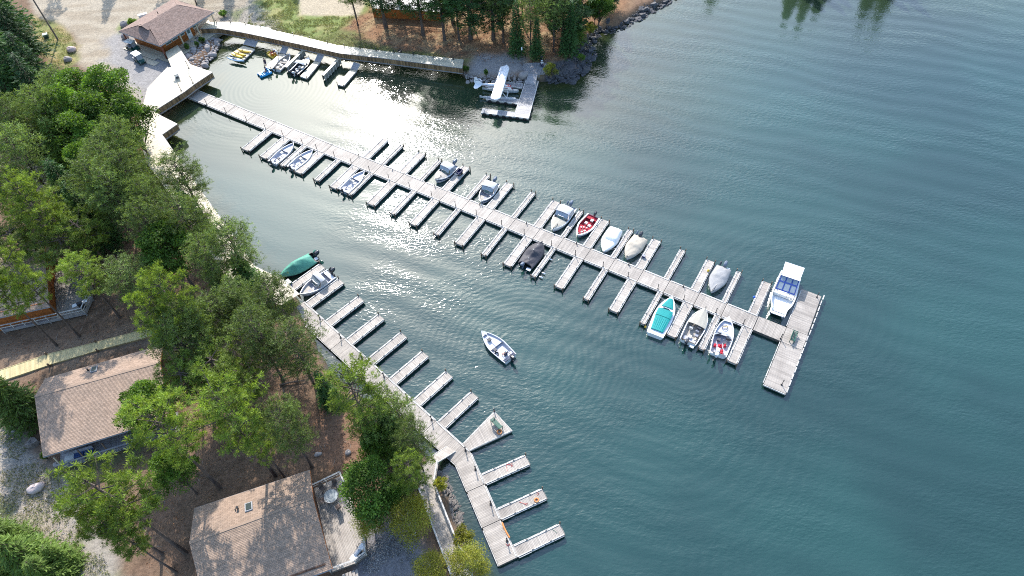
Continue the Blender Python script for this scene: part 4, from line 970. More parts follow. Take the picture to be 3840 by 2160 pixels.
# open boat with red cans
B_ = Boat('workboat', 'white open boat with red fuel cans and white outboards, last boat inside the pier', K(c23, 480, (1425, 440))[0], K(c23, 480, (1258, 1000))[0], 2.35, hull=hull_white, liner=liner_grey, h=.64, p=2.3)
B_.plate('bow_deck', .52, .92, .22, liner_pale); B_.plate('bow_cap', .86, .99, .0, hull_grey)
B_.seat(.38, .40, seat_dark, folded=True); B_.seat(.34, -.42, seat_dark, folded=True)
B_.box('console', .50, .55, .6, (.35, .5, .36), liner_dark); B_.box('console', .46, -.6, .62, (.4, .45, .4), mot_black); B_.windshield(.55, k=.9, hgt=.16)
for t_, y_, rz_ in ((.22, .62, 0), (.24, .12, .3), (.24, -.05, .2), (.29, -.48, .1), (.13, -.32, .1), (.09, -.34, .1)): 
    mb = MB(); mb.box((B_.X(t_), y_, .33), (.30, .30, .34), rz_); mb.box((B_.X(t_), y_, .54), (.26, .07, .06), rz_); mb.tube([(B_.X(t_)+.1, y_, .5), (B_.X(t_)+.14, y_, .6)], .03, 6); mb.build('fuel_can', red_plastic, B_.t)
B_.box('cooler', .12, .15, .42, (.5, .45, .4), hull_white); B_.outboard(.12, mot_white, 1.15, .35); B_.outboard(.75, mot_white, .7, .6)
mb = MB(); mb.beam((B_.X(.70), .35, .63), (B_.X(.74), -.15, .66), .07, .03); mb.build('paddle', yellow_pl, B_.t)
mb = MB(); torus(mb, .36, .03); r_o = mb.build('landing_net', metal_dark, B_.t); r_o.location = (B_.X(.71), .12, .6)
# big white boat with hardtop
B_ = Boat('hardtop_boat', 'large white workboat with white hardtop and royal blue windowed curtain beside the T head', K(c26, 480, (1175, 905))[0], K(c26, 480, (1395, 270))[0], 2.95, z=.8, hull=hull_white, liner=liner_white, h=.85, p=3.2, wgun=.16, blunt=.66, floor=.35)
B_.box('foredeck_lip', .97, 0, .98, (.35, 1.5, .06), hull_white)
for y_ in (-.82, 0, .82): B_.box('bench_seat', .50, y_, .68, (.5, .78, .5), seat_white)
mb = MB(); gl = MB(); x0, x1 = B_.X(.47), B_.X(.24); z0, z1 = 1.05, 2.05; bw0, bw1 = 1.22, 1.12
def cp(u, v_): return Vector((x0+(x1-x0)*v_, (bw0+(bw1-bw0)*v_)*(2*u-1), z0+(z1-z0)*v_))
us = [0, .05, .30, .36, .64, .70, .95, 1]; vs_ = [0, .08, .55, .64, .93, 1]
for i in range(7):
    for j in range(5):
        q_ = [cp(us[i], vs_[j]), cp(us[i+1], vs_[j]), cp(us[i+1], vs_[j+1]), cp(us[i], vs_[j+1])]
        win = (i in (1, 3, 5)) and (j in (1, 3))
        if win: gl.add([p-Vector((.02, 0, .02)) for p in q_], [(0, 1, 2, 3)], .5)
        else: mb.add(q_, [(0, 1, 2, 3)], .5)
mb.build('blue_curtain', canvas_blue, B_.t)
for k in range(0, len(gl.f)):
    g1 = MB(); g1.add(gl.v[k*4:k*4+4], [(0, 1, 2, 3)], .5); g1.build('curtain_window', vinyl_clear, B_.t)
mb = MB(); mb.prism([(B_.X(.26), -1.15), (B_.X(.26), 1.15), (B_.X(-.06), 1.22), (B_.X(-.06), -1.22)], 2.08, 2.16); mb.build('hardtop', hull_white, B_.t)
mb = MB()
for t_ in (.24, .0):
    for y_ in (-1.1, 1.1): mb.tube([(B_.X(t_), y_, .85), (B_.X(t_), y_*.98, 2.09)], .03, 6)
mb.build('hardtop_post', alu, B_.t); B_.outboard(.4, mot_black, 1.1, .1); B_.outboard(-.4, mot_black, 1.1, .1)
mb = MB(); torus(mb, .2, .06); o = mb.build('coiled_hose', rope_m, B_.t); o.location = (B_.X(.58), .95, 1.0)
# moving boat
c17 = (1780, 1220)
MOV = Boat('motoring_boat', 'pale grey open boat under way in mid basin with one man at the tiller', K(c17, 200, (242, 215))[0], K(c17, 200, (1300, 1195))[0], 2.2, hull=hull_white, liner=liner_pale, h=.6, p=2.0, wgun=.09)
MOV.hullo.data.materials[0] = hull_grey
MOV.plate('bow_deck', .48, .86, .22, liner_pale); MOV.plate('bow_cap', .86, .99, .02, hull_grey); MOV.bench(.13, liner_pale, 'stern_bench', .35, .4)
MOV.seat(.70, .12, seat_dark, folded=True, z=.62); MOV.seat(.42, .28+.2, seat_dark, folded=True)
mb = MB(); mb.tube([(MOV.X(.92), -.05, .86), (MOV.X(.50), -.12, .72)], .035, 6); mb.build('stowed_pole', seat_white, MOV.t)
mb = MB(); torus(mb, .22, .07); o = mb.build('coiled_line', metal_dark, MOV.t); o.location = (MOV.X(.34), .62, .2)
MOV.box('hatch', .45, -.25, .14, (.2, .2, .04), seat_white); MOV.outboard(-.12, mot_black, .95, .12)
# inner basin
B_ = Boat('open_skiff', 'white open skiff with low white seats beside the float with the standing person', K(T8, 360, (1432, 385))[0], K(T8, 360, (1155, 688))[0], 2.0, hull=hull_white, liner=liner_beige, h=.55, p=2.4)
B_.stripe(hull_navy, .0, .2)
for t_, y_ in ((.62, .1), (.60, -.2), (.36, .3), (.30, -.2), (.14, .1)): B_.seat(t_, y_, seat_white, folded=True)
B_.bench(.5, liner_beige); B_.outboard(.2, mot_black, .8, .2)
B_ = Boat('dark_canopy_boat', 'white and black boat with small white canopy and dark cockpit in the inner basin', K(T8, 360, (1832, 472))[0], K(T8, 360, (1500, 775))[0], 2.3, hull=hull_black, liner=liner_dark, h=.66, p=2.4)
B_.plate('foredeck', .66, .97, .0, liner_white, camber=.05); B_.bimini(.40, .58, 1.5); B_.windshield(.64, hgt=.3)
for t_, y_ in ((.45, .3), (.40, -.4), (.28, .3), (.2, -.1), (.5, -.3)): B_.seat(t_, y_, seat_white, folded=True)
B_.outboard(.35, mot_black, 1, .2); B_.outboard(-.3, mot_white, .8, .2); B_.trolling()
mb = MB()
for sg in (1, -1): mb.seg((B_.X(.02), sg*(B_.b(.1)-.06)), (B_.X(.55), sg*(B_.b(.5)-.06)), .14, .66, .70)
mb.build('gunwale_cap', hull_white, B_.t)
# mooring lines
def line_obj(a, b_, sag=.15, r=.018, label=None, nm='mooring_line', m=rope_m, grp=None):
    a = Vector(a); b_ = Vector(b_); mb = MB(); pts = [a.lerp(b_, k/6)-Vector((0, 0, sag*(1-(k/3-1)**2)))-a for k in range(7)]
    mb.tube(pts, r, 5); o = mb.build(nm, m, None); o.location = a; return tag(o, label, 'rope', grp)
lines = [(c20, 440, (975, 880), (1170, 840), 'pale line from the white wrapped boat to the finger on its right'), (c20, 440, (1330, 945), (1280, 870), 'short line from the cream covered boat bow to the narrow finger'),
         (c20, 440, (1585, 900), (1625, 930), 'short line from the cream covered boat to the finger with the cooler'), (c23, 480, (615, 230), (690, 330), 'thin line from the teal speedboat bow to the wide finger'),
         (c23, 480, (395, 140), (470, 180), 'thin line from the teal speedboat bow to the narrow finger'), (c26, 480, (1095, 440), (1180, 420), 'upper white line from the big hardtop boat to its finger'),
         (c26, 480, (975, 740), (1055, 765), 'lower white line from the big hardtop boat to its finger'), (c23, 480, (1075, 890), (1135, 970), 'line from the narrow finger to the stern of the boat with red cans'), (c15, 400, (400, 500), (520, 530), 'pale line from the boat beside the blue cart to the cart finger')]
for o_, w_, a, b_, lb in lines: line_obj(P(*K(o_, w_, a)[0], .6), P(*K(o_, w_, b_)[0], .6), label=lb, grp='mooring lines')
# kayaks on the raft, pedal boats, canoe on the bank
def kayak(lb, a, b_, m, z=.5, wd=.68, nm='kayak', grp='kayaks and canoe on the raft'):
    A = P(*K(T8, 360, a)[0], z+.15); B2 = P(*K(T8, 360, b_)[0], z+.15); c = (A+B2)/2; L_ = (B2-A).length
    t = thing(nm, lb, nm, (c.x, c.y, z-.05), ang_of(A, B2), grp); mb = MB(); rows = []
    for i in range(15):
        u = i/14*2-1; w_ = wd/2*(1-abs(u)**2.2)+.01; sh = .06*abs(u)**3
        rows.append([(u*L_/2, w_*math.cos(a_), .18+.15*math.sin(a_)+sh) for a_ in [2*math.pi*k/10 for k in range(10)]])
    mb.grid(rows, .5, True); mb.build('hull', m, t, smooth=True)
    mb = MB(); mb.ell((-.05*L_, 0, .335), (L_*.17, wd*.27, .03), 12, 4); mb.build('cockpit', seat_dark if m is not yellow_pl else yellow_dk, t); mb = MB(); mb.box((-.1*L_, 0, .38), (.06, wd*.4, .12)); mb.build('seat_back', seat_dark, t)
    return t
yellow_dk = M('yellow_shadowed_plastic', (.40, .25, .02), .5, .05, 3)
kayak('yellow kayak nearest the ramp on the raft', (375, 302), (655, 355), yellow_pl)
kayak('second yellow kayak from the ramp, lying in the middle of the raft', (300, 352), (560, 425), yellow_pl)
kayak('third yellow kayak from the ramp, next to the pale blue canoe', (248, 388), (500, 468), yellow_pl)
kayak('pale blue and white canoe at the outer end of the raft', (165, 465), (520, 532), M('pale_blue_gelcoat', (.42, .58, .70), .3, .06, 3), wd=.85, nm='canoe')
def pedal(lb, px, ang, m, m2):
    p = P(*K(T8, 360, px)[0], .4); t = thing('pedal_boat', lb, 'pedal boat', (p.x, p.y, 0), ang)
    for s_ in (1, -1):
        mb = MB(); rows = []
        for i in range(11):
            u = i/10; w_ = .24*(1-max(0, (u-.6)/.4)**2.2)+.01
            rows.append([(-1.15+2.3*u, s_*.52+w_*math.cos(a_), .18+.2*math.sin(a_)) for a_ in [2*math.pi*k/8 for k in range(8)]])
        mb.grid(rows, .5, True); mb.add(rows[0], [tuple(range(8))], .5); mb.build('float_hull', m, t, smooth=True)
    mb = MB(); mb.prism([(-1.0, -.6), (.8, -.6), (1.0, 0), (.8, .6), (-1.0, .6)], .25, .4); mb.box((.8, 0, .46), (.4, 1.0, .16)); mb.build('deck', m, t)
    for y_ in (-.3, .3):
        mb = MB(); mb.box((-.45, y_, .45), (.45, .42, .12)); mb.box((-.68, y_, .68), (.1, .42, .5), ry=-.2); mb.build('seat', m2, t)
    mb = MB(); mb.box((.3, 0, .5), (.35, .16, .2)); mb.box((.3, .3, .48), (.1, .3, .05)); mb.box((.3, -.3, .48), (.1, .3, .05)); mb.build('pedal_console', m2, t)
    return t
blue_pl = M('sky_blue_plastic', (.01, .30, .62), .35, .06, 3)
PB1 = pedal('yellow pedal boat with a rider between the kayak raft and the float', (1078, 385), ang_of(P(*K(T8, 360, (1180, 450))[0]), P(*K(T8, 360, (990, 330))[0])), yellow_pl, M('orange_plastic', (.60, .22, .02), .4, .06, 3))
PB2 = pedal('sky blue pedal boat with a rider at the tip of the float', (915, 765), ang_of(P(*K(T8, 360, (1030, 700))[0]), P(*K(T8, 360, (800, 800))[0])), blue_pl, blue_pl)
# ---------------------------------------------------------------- floatplane
def plane():
    T = lambda x, y, z: P(*K(T10, 320, (x, y))[0], z)
    nose = T(1075, 650, 1.9); tail = T(330, 590, 1.9); c = (nose*.62+tail*.38)
    ang = ang_of(tail, nose); t = thing('floatplane', 'white high wing floatplane with maroon stripe moored between the seaplane dock arms', 'floatplane', (c.x, c.y, 0), ang)
    Lf = (nose-tail).length
    white = M('aircraft_white', (.82, .82, .83), .22, .02, 2, coat=.3); maroon = M('maroon_paint', (.22, .012, .03), .3, .05, 2); alum = M('float_aluminium', (.60, .62, .64), .35, .06, 4, metal=.4)
    x1 = Lf*.38; x0 = -Lf*.62
    mb = MB(); rows = []
    for u, w_, h_, zc in ((0, .05, .12, 2.05), (.2, .18, .26, 1.98), (.45, .32, .44, 1.92), (.62, .42, .62, 1.92), (.75, .42, .60, 1.92), (.82, .42, .46, 1.80), (.95, .38, .40, 1.78), (1.0, .24, .28, 1.76)):
        rows.append([(x0+(x1-x0)*u, w_*math.copysign(abs(math.cos(a))**.7, math.cos(a)), zc+h_*math.copysign(abs(math.sin(a))**.7, math.sin(a))) for a in [2*math.pi*k/12 for k in range(12)]])
    mb.grid(rows, .5, True); mb.add(rows[-1], [tuple(range(12))], .5); mb.build('fuselage', white, t, smooth=True)
    for sg in (1, -1):
        mb = MB(); rr = []
        for u, w_ in ((.03, .09), (.2, .20), (.45, .34), (.62, .44), (.75, .44), (.9, .42)):
            x = x0+(x1-x0)*u; rr.append([(x, sg*w_, 1.98-.10*u), (x, sg*w_, 2.06-.06*u)])
        mb.grid(rr, .5); mb.build('side_stripe', maroon, t)
    mb = MB(); xa, xb = x0+(x1-x0)*.83, x0+(x1-x0)*.985
    mb.grid([[(x, .30*k, z+.02) for k in (-1, -.5, 0, .5, 1)] for x, z in ((xa, 2.20), ((xa+xb)/2, 2.19), (xb, 2.10))], .5); mb.build('cowl_panel', maroon, t)
    mb = MB(); xc = x0+(x1-x0)*.80; mb.add([(xc+.1, -.36, 2.18), (xc+.1, .36, 2.18), (xc-.42, .36, 2.62), (xc-.42, -.36, 2.62)], [(0, 1, 2, 3)], .5)
    mb.add([(xc-.45, -.34, 2.60), (xc-.45, .34, 2.60), (xc-1.4, .34, 2.60), (xc-1.4, -.34, 2.60)], [(0, 1, 2, 3)], .5); mb.build('windscreen', glass, t)
    # wing: span 10.6 m
    wt = [T(985, 185, 2.7), T(640, 955, 2.7)]; wc = (wt[0]+wt[1])/2; span = (wt[0]-wt[1]).length; wd = wt[0]-wt[1]
    R = Matrix.Rotation(-ang, 3, 'Z'); wl_ = R @ (wc-Vector((c.x, c.y, 0))); wx = wl_.x; wdir = R @ wd; 
    mb = MB(); rows = []; n = 24; ch = 1.62
    prof = [(0, 0), (.03, .05), (.15, .10), (.35, .11), (.65, .07), (1, .0), (.65, -.015), (.35, -.03), (.1, -.03)]
    for i in range(n+1):
        u = i/n*2-1; k = (1-max(0, (abs(u)-.86)/.14)**2.2*.75); 
        rows.append([(wx+ch/2*(.9 if abs(u) > .86 else 1)-ch*(1-k)*.35-ch*k*a, u*span/2, 2.66+b_*ch+.012*abs(u)*5) for a, b_ in prof])
    mb.grid(rows, .5, True); mb.add(rows[0], [tuple(range(9))]); mb.add(rows[-1], [tuple(range(9))]); mb.build('wing', white, t, smooth=False)
    mb = MB()
    for y_ in (-3.1, -1.6, 1.6, 3.1): mb.box((wx, y_, 2.66+.165), (ch*.9, .03, .012), ry=.05)
    mb.box((wx-ch*.28, 2.6, 2.78), (.02, 3.6, .01)); mb.box((wx-ch*.28, -2.6, 2.78), (.02, 3.6, .01)); mb.build('wing_seam', seat_grey, t)
    # tail
    mb = MB(); 
    for sg in (1, -1): mb.prism([(x0+.75, .0), (x0+.45, sg*.75), (x0+.05, sg*1.35), (x0-.35, sg*1.45), (x0-.62, sg*1.1), (x0-.55, 0)], 2.10, 2.14)
    mb.build('tailplane', white, t)
    mb = MB(); pf = [(x0+.9, 2.12), (x0+.2, 2.9), (x0-.2, 3.3), (x0-.6, 3.25), (x0-.75, 2.7), (x0-.62, 2.0), (x0-.3, 1.9)]
    vs = [(x, y, z) for y in (-.03, .03) for x, z in pf]; n_ = len(pf); mb.add(vs, [tuple(range(n_)), tuple(range(2*n_-1, n_-1, -1))]+[(i, (i+1) % n_, n_+(i+1) % n_, n_+i) for i in range(n_)]); mb.build('fin', white, t)
    mb = MB(); mb.beam((x0+.85, .045, 2.2), (x0-.15, .045, 3.25), .012, .07); mb.beam((x0+.85, -.045, 2.2), (x0-.15, -.045, 3.25), .012, .07); mb.build('fin_stripe', hull_navy, t)
    # floats
    for sg in (1, -1):
        y_ = sg*1.15; mb = MB(); rows = []
        for u, w_, zt, zk in ((0, .06, .50, .30), (.12, .22, .52, .12), (.45, .33, .56, -.12), (.46, .33, .56, -.2), (.75, .35, .62, -.2), (.92, .26, .66, .05), (1.0, .08, .68, .45)):
            x = -2.9+6.0*u; rows.append([(x, y_-w_, .25), (x, y_-w_*.8, zt), (x, y_+w_*.8, zt), (x, y_+w_, .25), (x, y_, zk)])
        mb.grid(rows, .5, True); mb.add(rows[0], [(0, 1, 2, 3, 4)]); mb.add(rows[-1], [(4, 3, 2, 1, 0)]); f = mb.build('float', alum, t); mb = MB(); mb.box((-3.0, y_, .45), (.35, .05, .5)); mb.build('water_rudder', alum, f)
        mb = MB()
        for a, b_ in (((1.5, y_, .6), (1.5, sg*.35, 1.45)), ((-.9, y_, .6), (.9, sg*.35, 1.5)), ((-.9, y_, .6), (-.9, sg*.35, 1.5)), ((1.5, y_, .6), (.2, sg*.35, 1.5))): mb.tube([a, b_], .05, 6)
        for xx in (wx+.45, wx-.45): mb.tube([(xx*.7+.2, sg*.4, 1.55), (xx, sg*2.6, 2.64)], .035, 6)
        mb.build('strut', white, t)
    mb = MB()
    for xx in (1.5, -.9): mb.tube([(xx, -1.15, .6), (xx, 1.15, .6)], .04, 6)
    mb.build('spreader_bar', white, t)
    mb = MB(); mb.tube([(x1-.02, 0, 1.76), (x1+.2, 0, 1.76)], [.13, .03], 8); mb.box((x1+.08, 0, 1.76), (.03, .14, 1.9), rx=.7); mb.build('propeller', maroon, t)
    for row, (zz, ws) in enumerate(((2.78, (.10, .07, .12, .05, .10, .12)), (2.56, (.05, .09, .06, .10)))):
        mb = MB(); x = x0-.50
        for w_ in ws:
            for sg in (1, -1): mb.box((x+w_/2, sg*.034, zz), (w_, .006, .13 if row == 0 else .09))
            x += w_+.05
        mb.build('fin_lettering', hull_navy, t)
        return t
plane()
# ---------------------------------------------------------------- buildings
shingle_m = M('brown_asphalt_shingles', (.39, .275, .20), .85, .14, .6, tint=.18, spec=.2, alt=(.33, .24, .18))
sky_glass = M('skylight_glass', (.03, .045, .04), .2, .05, 2, spec=.25)
shingle_s = M('rust_brown_shingles', (.285, .205, .17), .85, .12, 1.0, tint=.25, spec=.2, alt=(.27, .185, .15))
wall_brown = M('brown_log_siding', (.12, .06, .035), .8, .2, 3, tint=.25); wall_orange = M('orange_log_siding', (.36, .11, .02), .6, .12, 3, tint=.25)
gutter = M('grey_gutter', (.30, .31, .33), .5, .05, 3); white_trim = M('white_trim', (.72, .72, .70), .5, .04, 3)
def roof_face(parent, el, er, rr, rl, m, row=.15, tab=.34, over=None, name='roof_slope'):
    """el, er: eave corners, rr, rl: ridge corners (parent space); rows of separate tabs"""
    el, er, rr, rl = [Vector(p) for p in (el, er, rr, rl)]
    nrm = (er-el).cross(rl-el).normalized()
    if nrm.z < 0: nrm = -nrm
    mb = MB(); th = nrm*.12
    vs = [el, er, rr, rl]; mb.add([v-th*.1 for v in vs]+[v-th for v in vs], [(0, 1, 2, 3), (7, 6, 5, 4), (0, 4, 5, 1), (1, 5, 6, 2), (2, 6, 7, 3), (3, 7, 4, 0)], .4)
    base = mb.build(name, m, parent)
    H_ = ((rl+rr)/2-(el+er)/2).length; n = max(2, int(H_/row)); mb = MB()
    for k in range(n):
        a0 = el.lerp(rl, k/n); b0 = er.lerp(rr, k/n); a1 = el.lerp(rl, (k+1.15)/n if k < n-1 else 1); b1 = er.lerp(rr, (k+1.15)/n if k < n-1 else 1)
        L_ = (b0-a0).length
        if L_ < .2: continue
        off = (k % 2)*tab/2; x = -off
        while x < L_:
            u0 = max(0, x)/L_; u1 = min(L_, x+tab-.012)/L_
            if u1 > u0:
                p = [a0.lerp(b0, u0)+nrm*.028, a0.lerp(b0, u1)+nrm*.028, a1.lerp(b1, u1)+nrm*.006, a1.lerp(b1, u0)+nrm*.006, a0.lerp(b0, u0)-nrm*.005, a0.lerp(b0, u1)-nrm*.005]
                mb.add(p, [(0, 1, 2, 3), (4, 5, 1, 0)])
            x += tab
    mb.build('shingles', m, base, kind='stuff')
    return base
def wall_boards(parent, a, b_, z0, z1, m, name='wall', hgt=.2):
    mb = MB(); n = max(1, int((z1-z0)/hgt)); 
    for k in range(n): mb.seg(a, b_, .16, z0+(z1-z0)*k/n+.01, z0+(z1-z0)*(k+1)/n-.012)
    mb.seg(a, b_, .12, z0, z1, .1)
    return mb.build(name, m, parent, kind='stuff')
def window(parent, c, w_, h_, ang, depth=.1, frame=white_trim):
    mb = MB(); mb.box(c, (w_+.14, depth+.06, h_+.14), ang); f = mb.build('window', frame, parent); mb = MB(); mb.box(c, (w_, depth+.10, h_), ang); mb.build('pane', glass, f); return f
def cabin(name, label, E1, E2, R1, R2, F1, F2, wz=GZ, wall=wall_brown, porch=1.6):
    """E: upper eave, R: ridge, F: lower eave (world)"""
    c = (E1+E2+F1+F2)/4; O = Vector((c.x, c.y, 0)); t = thing(name, label, 'cabin', O)
    e1, e2, r1, r2, f1, f2 = [p-O for p in (E1, E2, R1, R2, F1, F2)]
    roof_face(t, e2, e1, r1, r2, shingle_m); roof_face(t, f1, f2, r2, r1, shingle_m)
    for a, b_ in ((e1, e2), (f1, f2)):
        mb = MB(); mb.beam(a+Vector((0, 0, -.1)), b_+Vector((0, 0, -.1)), .12, .12); mb.build('gutter', gutter, t)
    for a, b_ in ((e1, r1), (r1, f1), (e2, r2), (r2, f2)):
        mb = MB(); mb.beam(a+Vector((0, 0, -.13)), b_+Vector((0, 0, -.13)), .05, .18); mb.build('bargeboard', wall_orange, t)
    mb = MB(); mb.beam(r1+Vector((0, 0, .02)), r2+Vector((0, 0, .02)), .28, .04); mb.build('ridge_cap', shingle_m, t)
    def ins(p, q, k): return p.lerp(q, k)
    u = (e2-e1).normalized(); v = (f1-e1); v.z = 0; v.normalize()
    a = e1+u*.5+v*.5; b_ = e2-u*.5+v*.5; d = f2-u*.5-v*porch; g_ = f1+u*.5-v*porch
    for p, q, zt in ((a, b_, e1.z-.35), (b_, d, min(e1.z, f1.z)-.1), (d, g_, f1.z+.2), (g_, a, min(e1.z, f1.z)-.1)): wall_boards(t, p, q, wz-.2, zt, wall)
    return t, O, u, v, (a, b_, d, g_)
# big cabin at the bottom
E1, E2 = P(729, 1907, 4.3), P(1162, 1763, 4.3); R1, R2 = P(710, 2036, 5.05), P(1174, 1867, 5.05); F2 = P(1246, 2133, 3.9)
u = (E2-E1); F1 = F2-u.normalized()*u.length
cb, O, u, v, wc = cabin('big_cabin', 'large cabin with long brown shingled roof and deck at the bottom of the photograph', E1, E2, R1, R2, F1, F2, porch=.6)
p = P(934, 1902, 5.1)-O; mb = MB(); n_ = ((R1-E1).cross(E2-E1)).normalized(); sl_ = math.atan2((R1-E1).z, (R1-E1).xy.length)
def on_roof(px, A, B_, C_):
    n = (B_-A).cross(C_-A); d = Vector(ray(*px)); o = Vector((0, 0, CAMH)); k = (A-o).dot(n)/d.dot(n); return o+d*k
ax = (E2-E1).normalized(); ay = (R1-E1)-(R1-E1).dot(ax)*ax; ay.normalize(); an_ = ax.cross(ay); an_ = an_ if an_.z > 0 else -an_
def plate_on(parent, O, px, w_, h_, m, name, A, B_, C_, th=.12, ax=None, ay=None, nn=None):
    c = on_roof(px, A, B_, C_)-O+nn*th/2; vs = []
    for s in (-1, 1):
        for x, y in ((-1, -1), (1, -1), (1, 1), (-1, 1)): vs.append(c+ax*x*w_/2+ay*y*h_/2+nn*s*th/2)
    mb = MB(); mb.add(vs, [(0, 3, 2, 1), (4, 5, 6, 7), (0, 1, 5, 4), (1, 2, 6, 5), (2, 3, 7, 6), (3, 0, 4, 7)]); return mb.build(name, m, parent)
sk = plate_on(cb, O, (934, 1902), .75, .95, gutter, 'skylight', E1, E2, R1, .16, ax, ay, an_); plate_on(sk, O, (934, 1902), .55, .75, sky_glass, 'pane', E1, E2, R1, .2, ax, ay, an_)
c = on_roof((893, 1908), E1, E2, R1)-O; mb = MB(); mb.tube([c-Vector((0, 0, .1)), c+Vector((0, 0, .35))], .09, 8); mb.box(c+Vector((0, 0, .38)), (.24, .24, .06)); mb.build('roof_vent', metal_dark, cb)
c = on_roof((884, 1913), E1, E2, R1)-O; mb = MB(); mb.tube([c-Vector((0, 0, .1)), c+Vector((0, 0, .2))], .06, 8); mb.build('vent_pipe', metal_dark, cb)
# its deck
dk = [P(x, y, 1.7) for x, y in PX(600, 1440, 960, [(1140, 800), (1370, 690), (1420, 800), (1545, 1150), (1560, 1290), (1480, 1350), (1290, 1420), (1210, 1150)])]
c = sum(dk, Vector())/len(dk); dO = Vector((c.x, c.y, 0)); dt = thing('cabin_deck', 'grey railed deck on the lake end of the big bottom cabin', 'deck', dO)
mb = MB(); planks(mb, rel(dk, dO), ang_of(dk[2], dk[3]), .14, 1.65, 1.7); mb.build('deck_planks', wood_old, dt, kind='stuff')
mb = MB()
for i in range(len(dk)): mb.seg(dk[i]-dO, dk[(i+1) % len(dk)]-dO, .05, 1.35, 1.645)
for p_ in dk: mb.box((p_.x-dO.x, p_.y-dO.y, .85), (.14, .14, 1.6))
mb.build('frame', frame_dark, dt)
railing(dt, [dk[0], dk[1], dk[2]], 1.7, dO, .95, gap=1.5); railing(dt, [dk[3], dk[4], dk[5], dk[6]], 1.7, dO, .95, gap=1.3)
st_ = PW(600, 1440, 960, [(1380, 1449), (1510, 1380), (1530, 1449), (1420, 1500)], 1.2)
stt = thing('deck_stairs', 'short flight of grey steps below the big cabin deck at the bottom edge', 'stairs', (st_[0].x, st_[0].y, 0)); o3 = (st_[0].x, st_[0].y)
for k in range(6):
    a = st_[0].lerp(st_[1], k/6); b_ = st_[0].lerp(st_[1], (k+.9)/6); dd = (st_[2]-st_[1]); mb = MB(); mb.prism(rel([a, b_, b_+dd, a+dd], o3), 1.45-.17*(5-k) if False else .55+.17*k*.0+1.0-.16*k*.0-.0, 1.6-.0*k); 
    mb.build('step', wood_old, stt)
for k, ch in enumerate(stt.children): ch.location.z = -.13*k
# patio set
chair_brown = M('brown_sling_fabric', (.16, .12, .10), .8, .1, 5); patio_m = M('grey_patio_metal', (.25, .25, .26), .4, .1, 5, metal=.4)
def patio_chair(lb, px, ang, z=1.7, m=chair_brown, grp=None):
    p = P(*px, z+.3); t = thing('patio_chair', lb, 'chair', (p.x, p.y, z), ang, grp)
    mb = MB(); mb.box((0, 0, .42), (.52, .52, .04)); mb.build('seat', m, t); mb = MB(); mb.box((-.30, 0, .74), (.05, .52, .62), ry=-.25); mb.build('backrest', m, t)
    for sy in (-1, 1):
        mb = MB(); mb.tube([(.28, sy*.28, 0), (.25, sy*.28, .62), (-.3, sy*.28, .62)], .02, 5); mb.build('armrest', patio_m, t)
        for sx in (-.26, .26): mb = MB(); mb.tube([(sx, sy*.26, 0), (sx, sy*.26, .42)], .018, 5); mb.build('leg', patio_m, t)
    return t
g_ = 'brown patio chairs round the glass table'
tp = PX(600, 1440, 960, [(1290, 845)])[0]; tpp = P(*tp, 2.4)
for px, a, lb in (((1230, 790), -1.0, 'brown patio chair upper left of the glass table on the cabin deck'), ((1318, 765), -1.8, 'brown patio chair at the top of the glass table by the railing'), ((1220, 880), .1, 'brown patio chair on the roof side of the glass table'), ((1345, 930), 2.0, 'brown patio chair below the glass table, half hidden by leaves')):
    q_ = PX(600, 1440, 960, [px])[0]; pp_ = P(*q_, 2.0); patio_chair(lb, q_, math.atan2(tpp.y-pp_.y, tpp.x-pp_.x), grp=g_)
def patio_table(lb, pp_, z, r=.75):
    t = thing('patio_table', lb, 'table', (pp_.x, pp_.y, z)); mb = MB(); mb.prism([(r*math.cos(k*math.pi/4+.39), r*math.sin(k*math.pi/4+.39)) for k in range(8)], .70, .72); mb.build('tabletop', M('frosted_glass', (.42, .45, .46), .15, .04, 3, spec=.8), t)
    mb = MB(); torus(mb, r*.98, .025, 16, 5); o = mb.build('rim', patio_m, t); o.location.z = .71
    for k in range(4): mb = MB(); a = k*math.pi/2+.8; mb.tube([(r*.8*math.cos(a), r*.8*math.sin(a), .7), (r*.9*math.cos(a), r*.9*math.sin(a), 0)], .02, 5); mb.build('leg', patio_m, t)
    return t
patio_table('glass patio table on the big cabin deck beside the green tree', tpp, 1.7)
def grill(lb, px, ang, z, o=(600, 1440), dark_=False):
    p = P(*PX(*o, 960, [px])[0], z+.9); t = thing('barbecue_grill', lb, 'grill', (p.x, p.y, z), ang); bd = metal_dark; sh = alu if not dark_ else alu
    mb = MB(); mb.box((0, 0, .45), (.6, .5, .8)); mb.build('cabinet', bd, t); mb = MB(); rows = [[(x, .26*math.cos(a), .88+.24*math.sin(a)) for a in [math.pi*k/6 for k in range(7)]] for x in (-.32, .32)]; mb.grid(rows, .5); mb.add(rows[0], [tuple(range(7))]); mb.add(rows[1], [tuple(range(6, -1, -1))]); mb.build('lid', M('grill_lid', (.36, .38, .42), .3, .05, 3, metal=.5) if not dark_ else bd, t)
    for s in (-1, 1): mb = MB(); mb.box((s*.62, 0, .9), (.55, .5, .04)); mb.build('side_shelf', white_paint, t)
    return t
grill('silver barbecue grill with white side shelves in the corner of the bottom cabin deck', (1490, 1268), ang_of(P(*PX(600, 1440, 960, [(1455, 1310)])[0]), P(*PX(600, 1440, 960, [(1525, 1220)])[0])), 1.7)
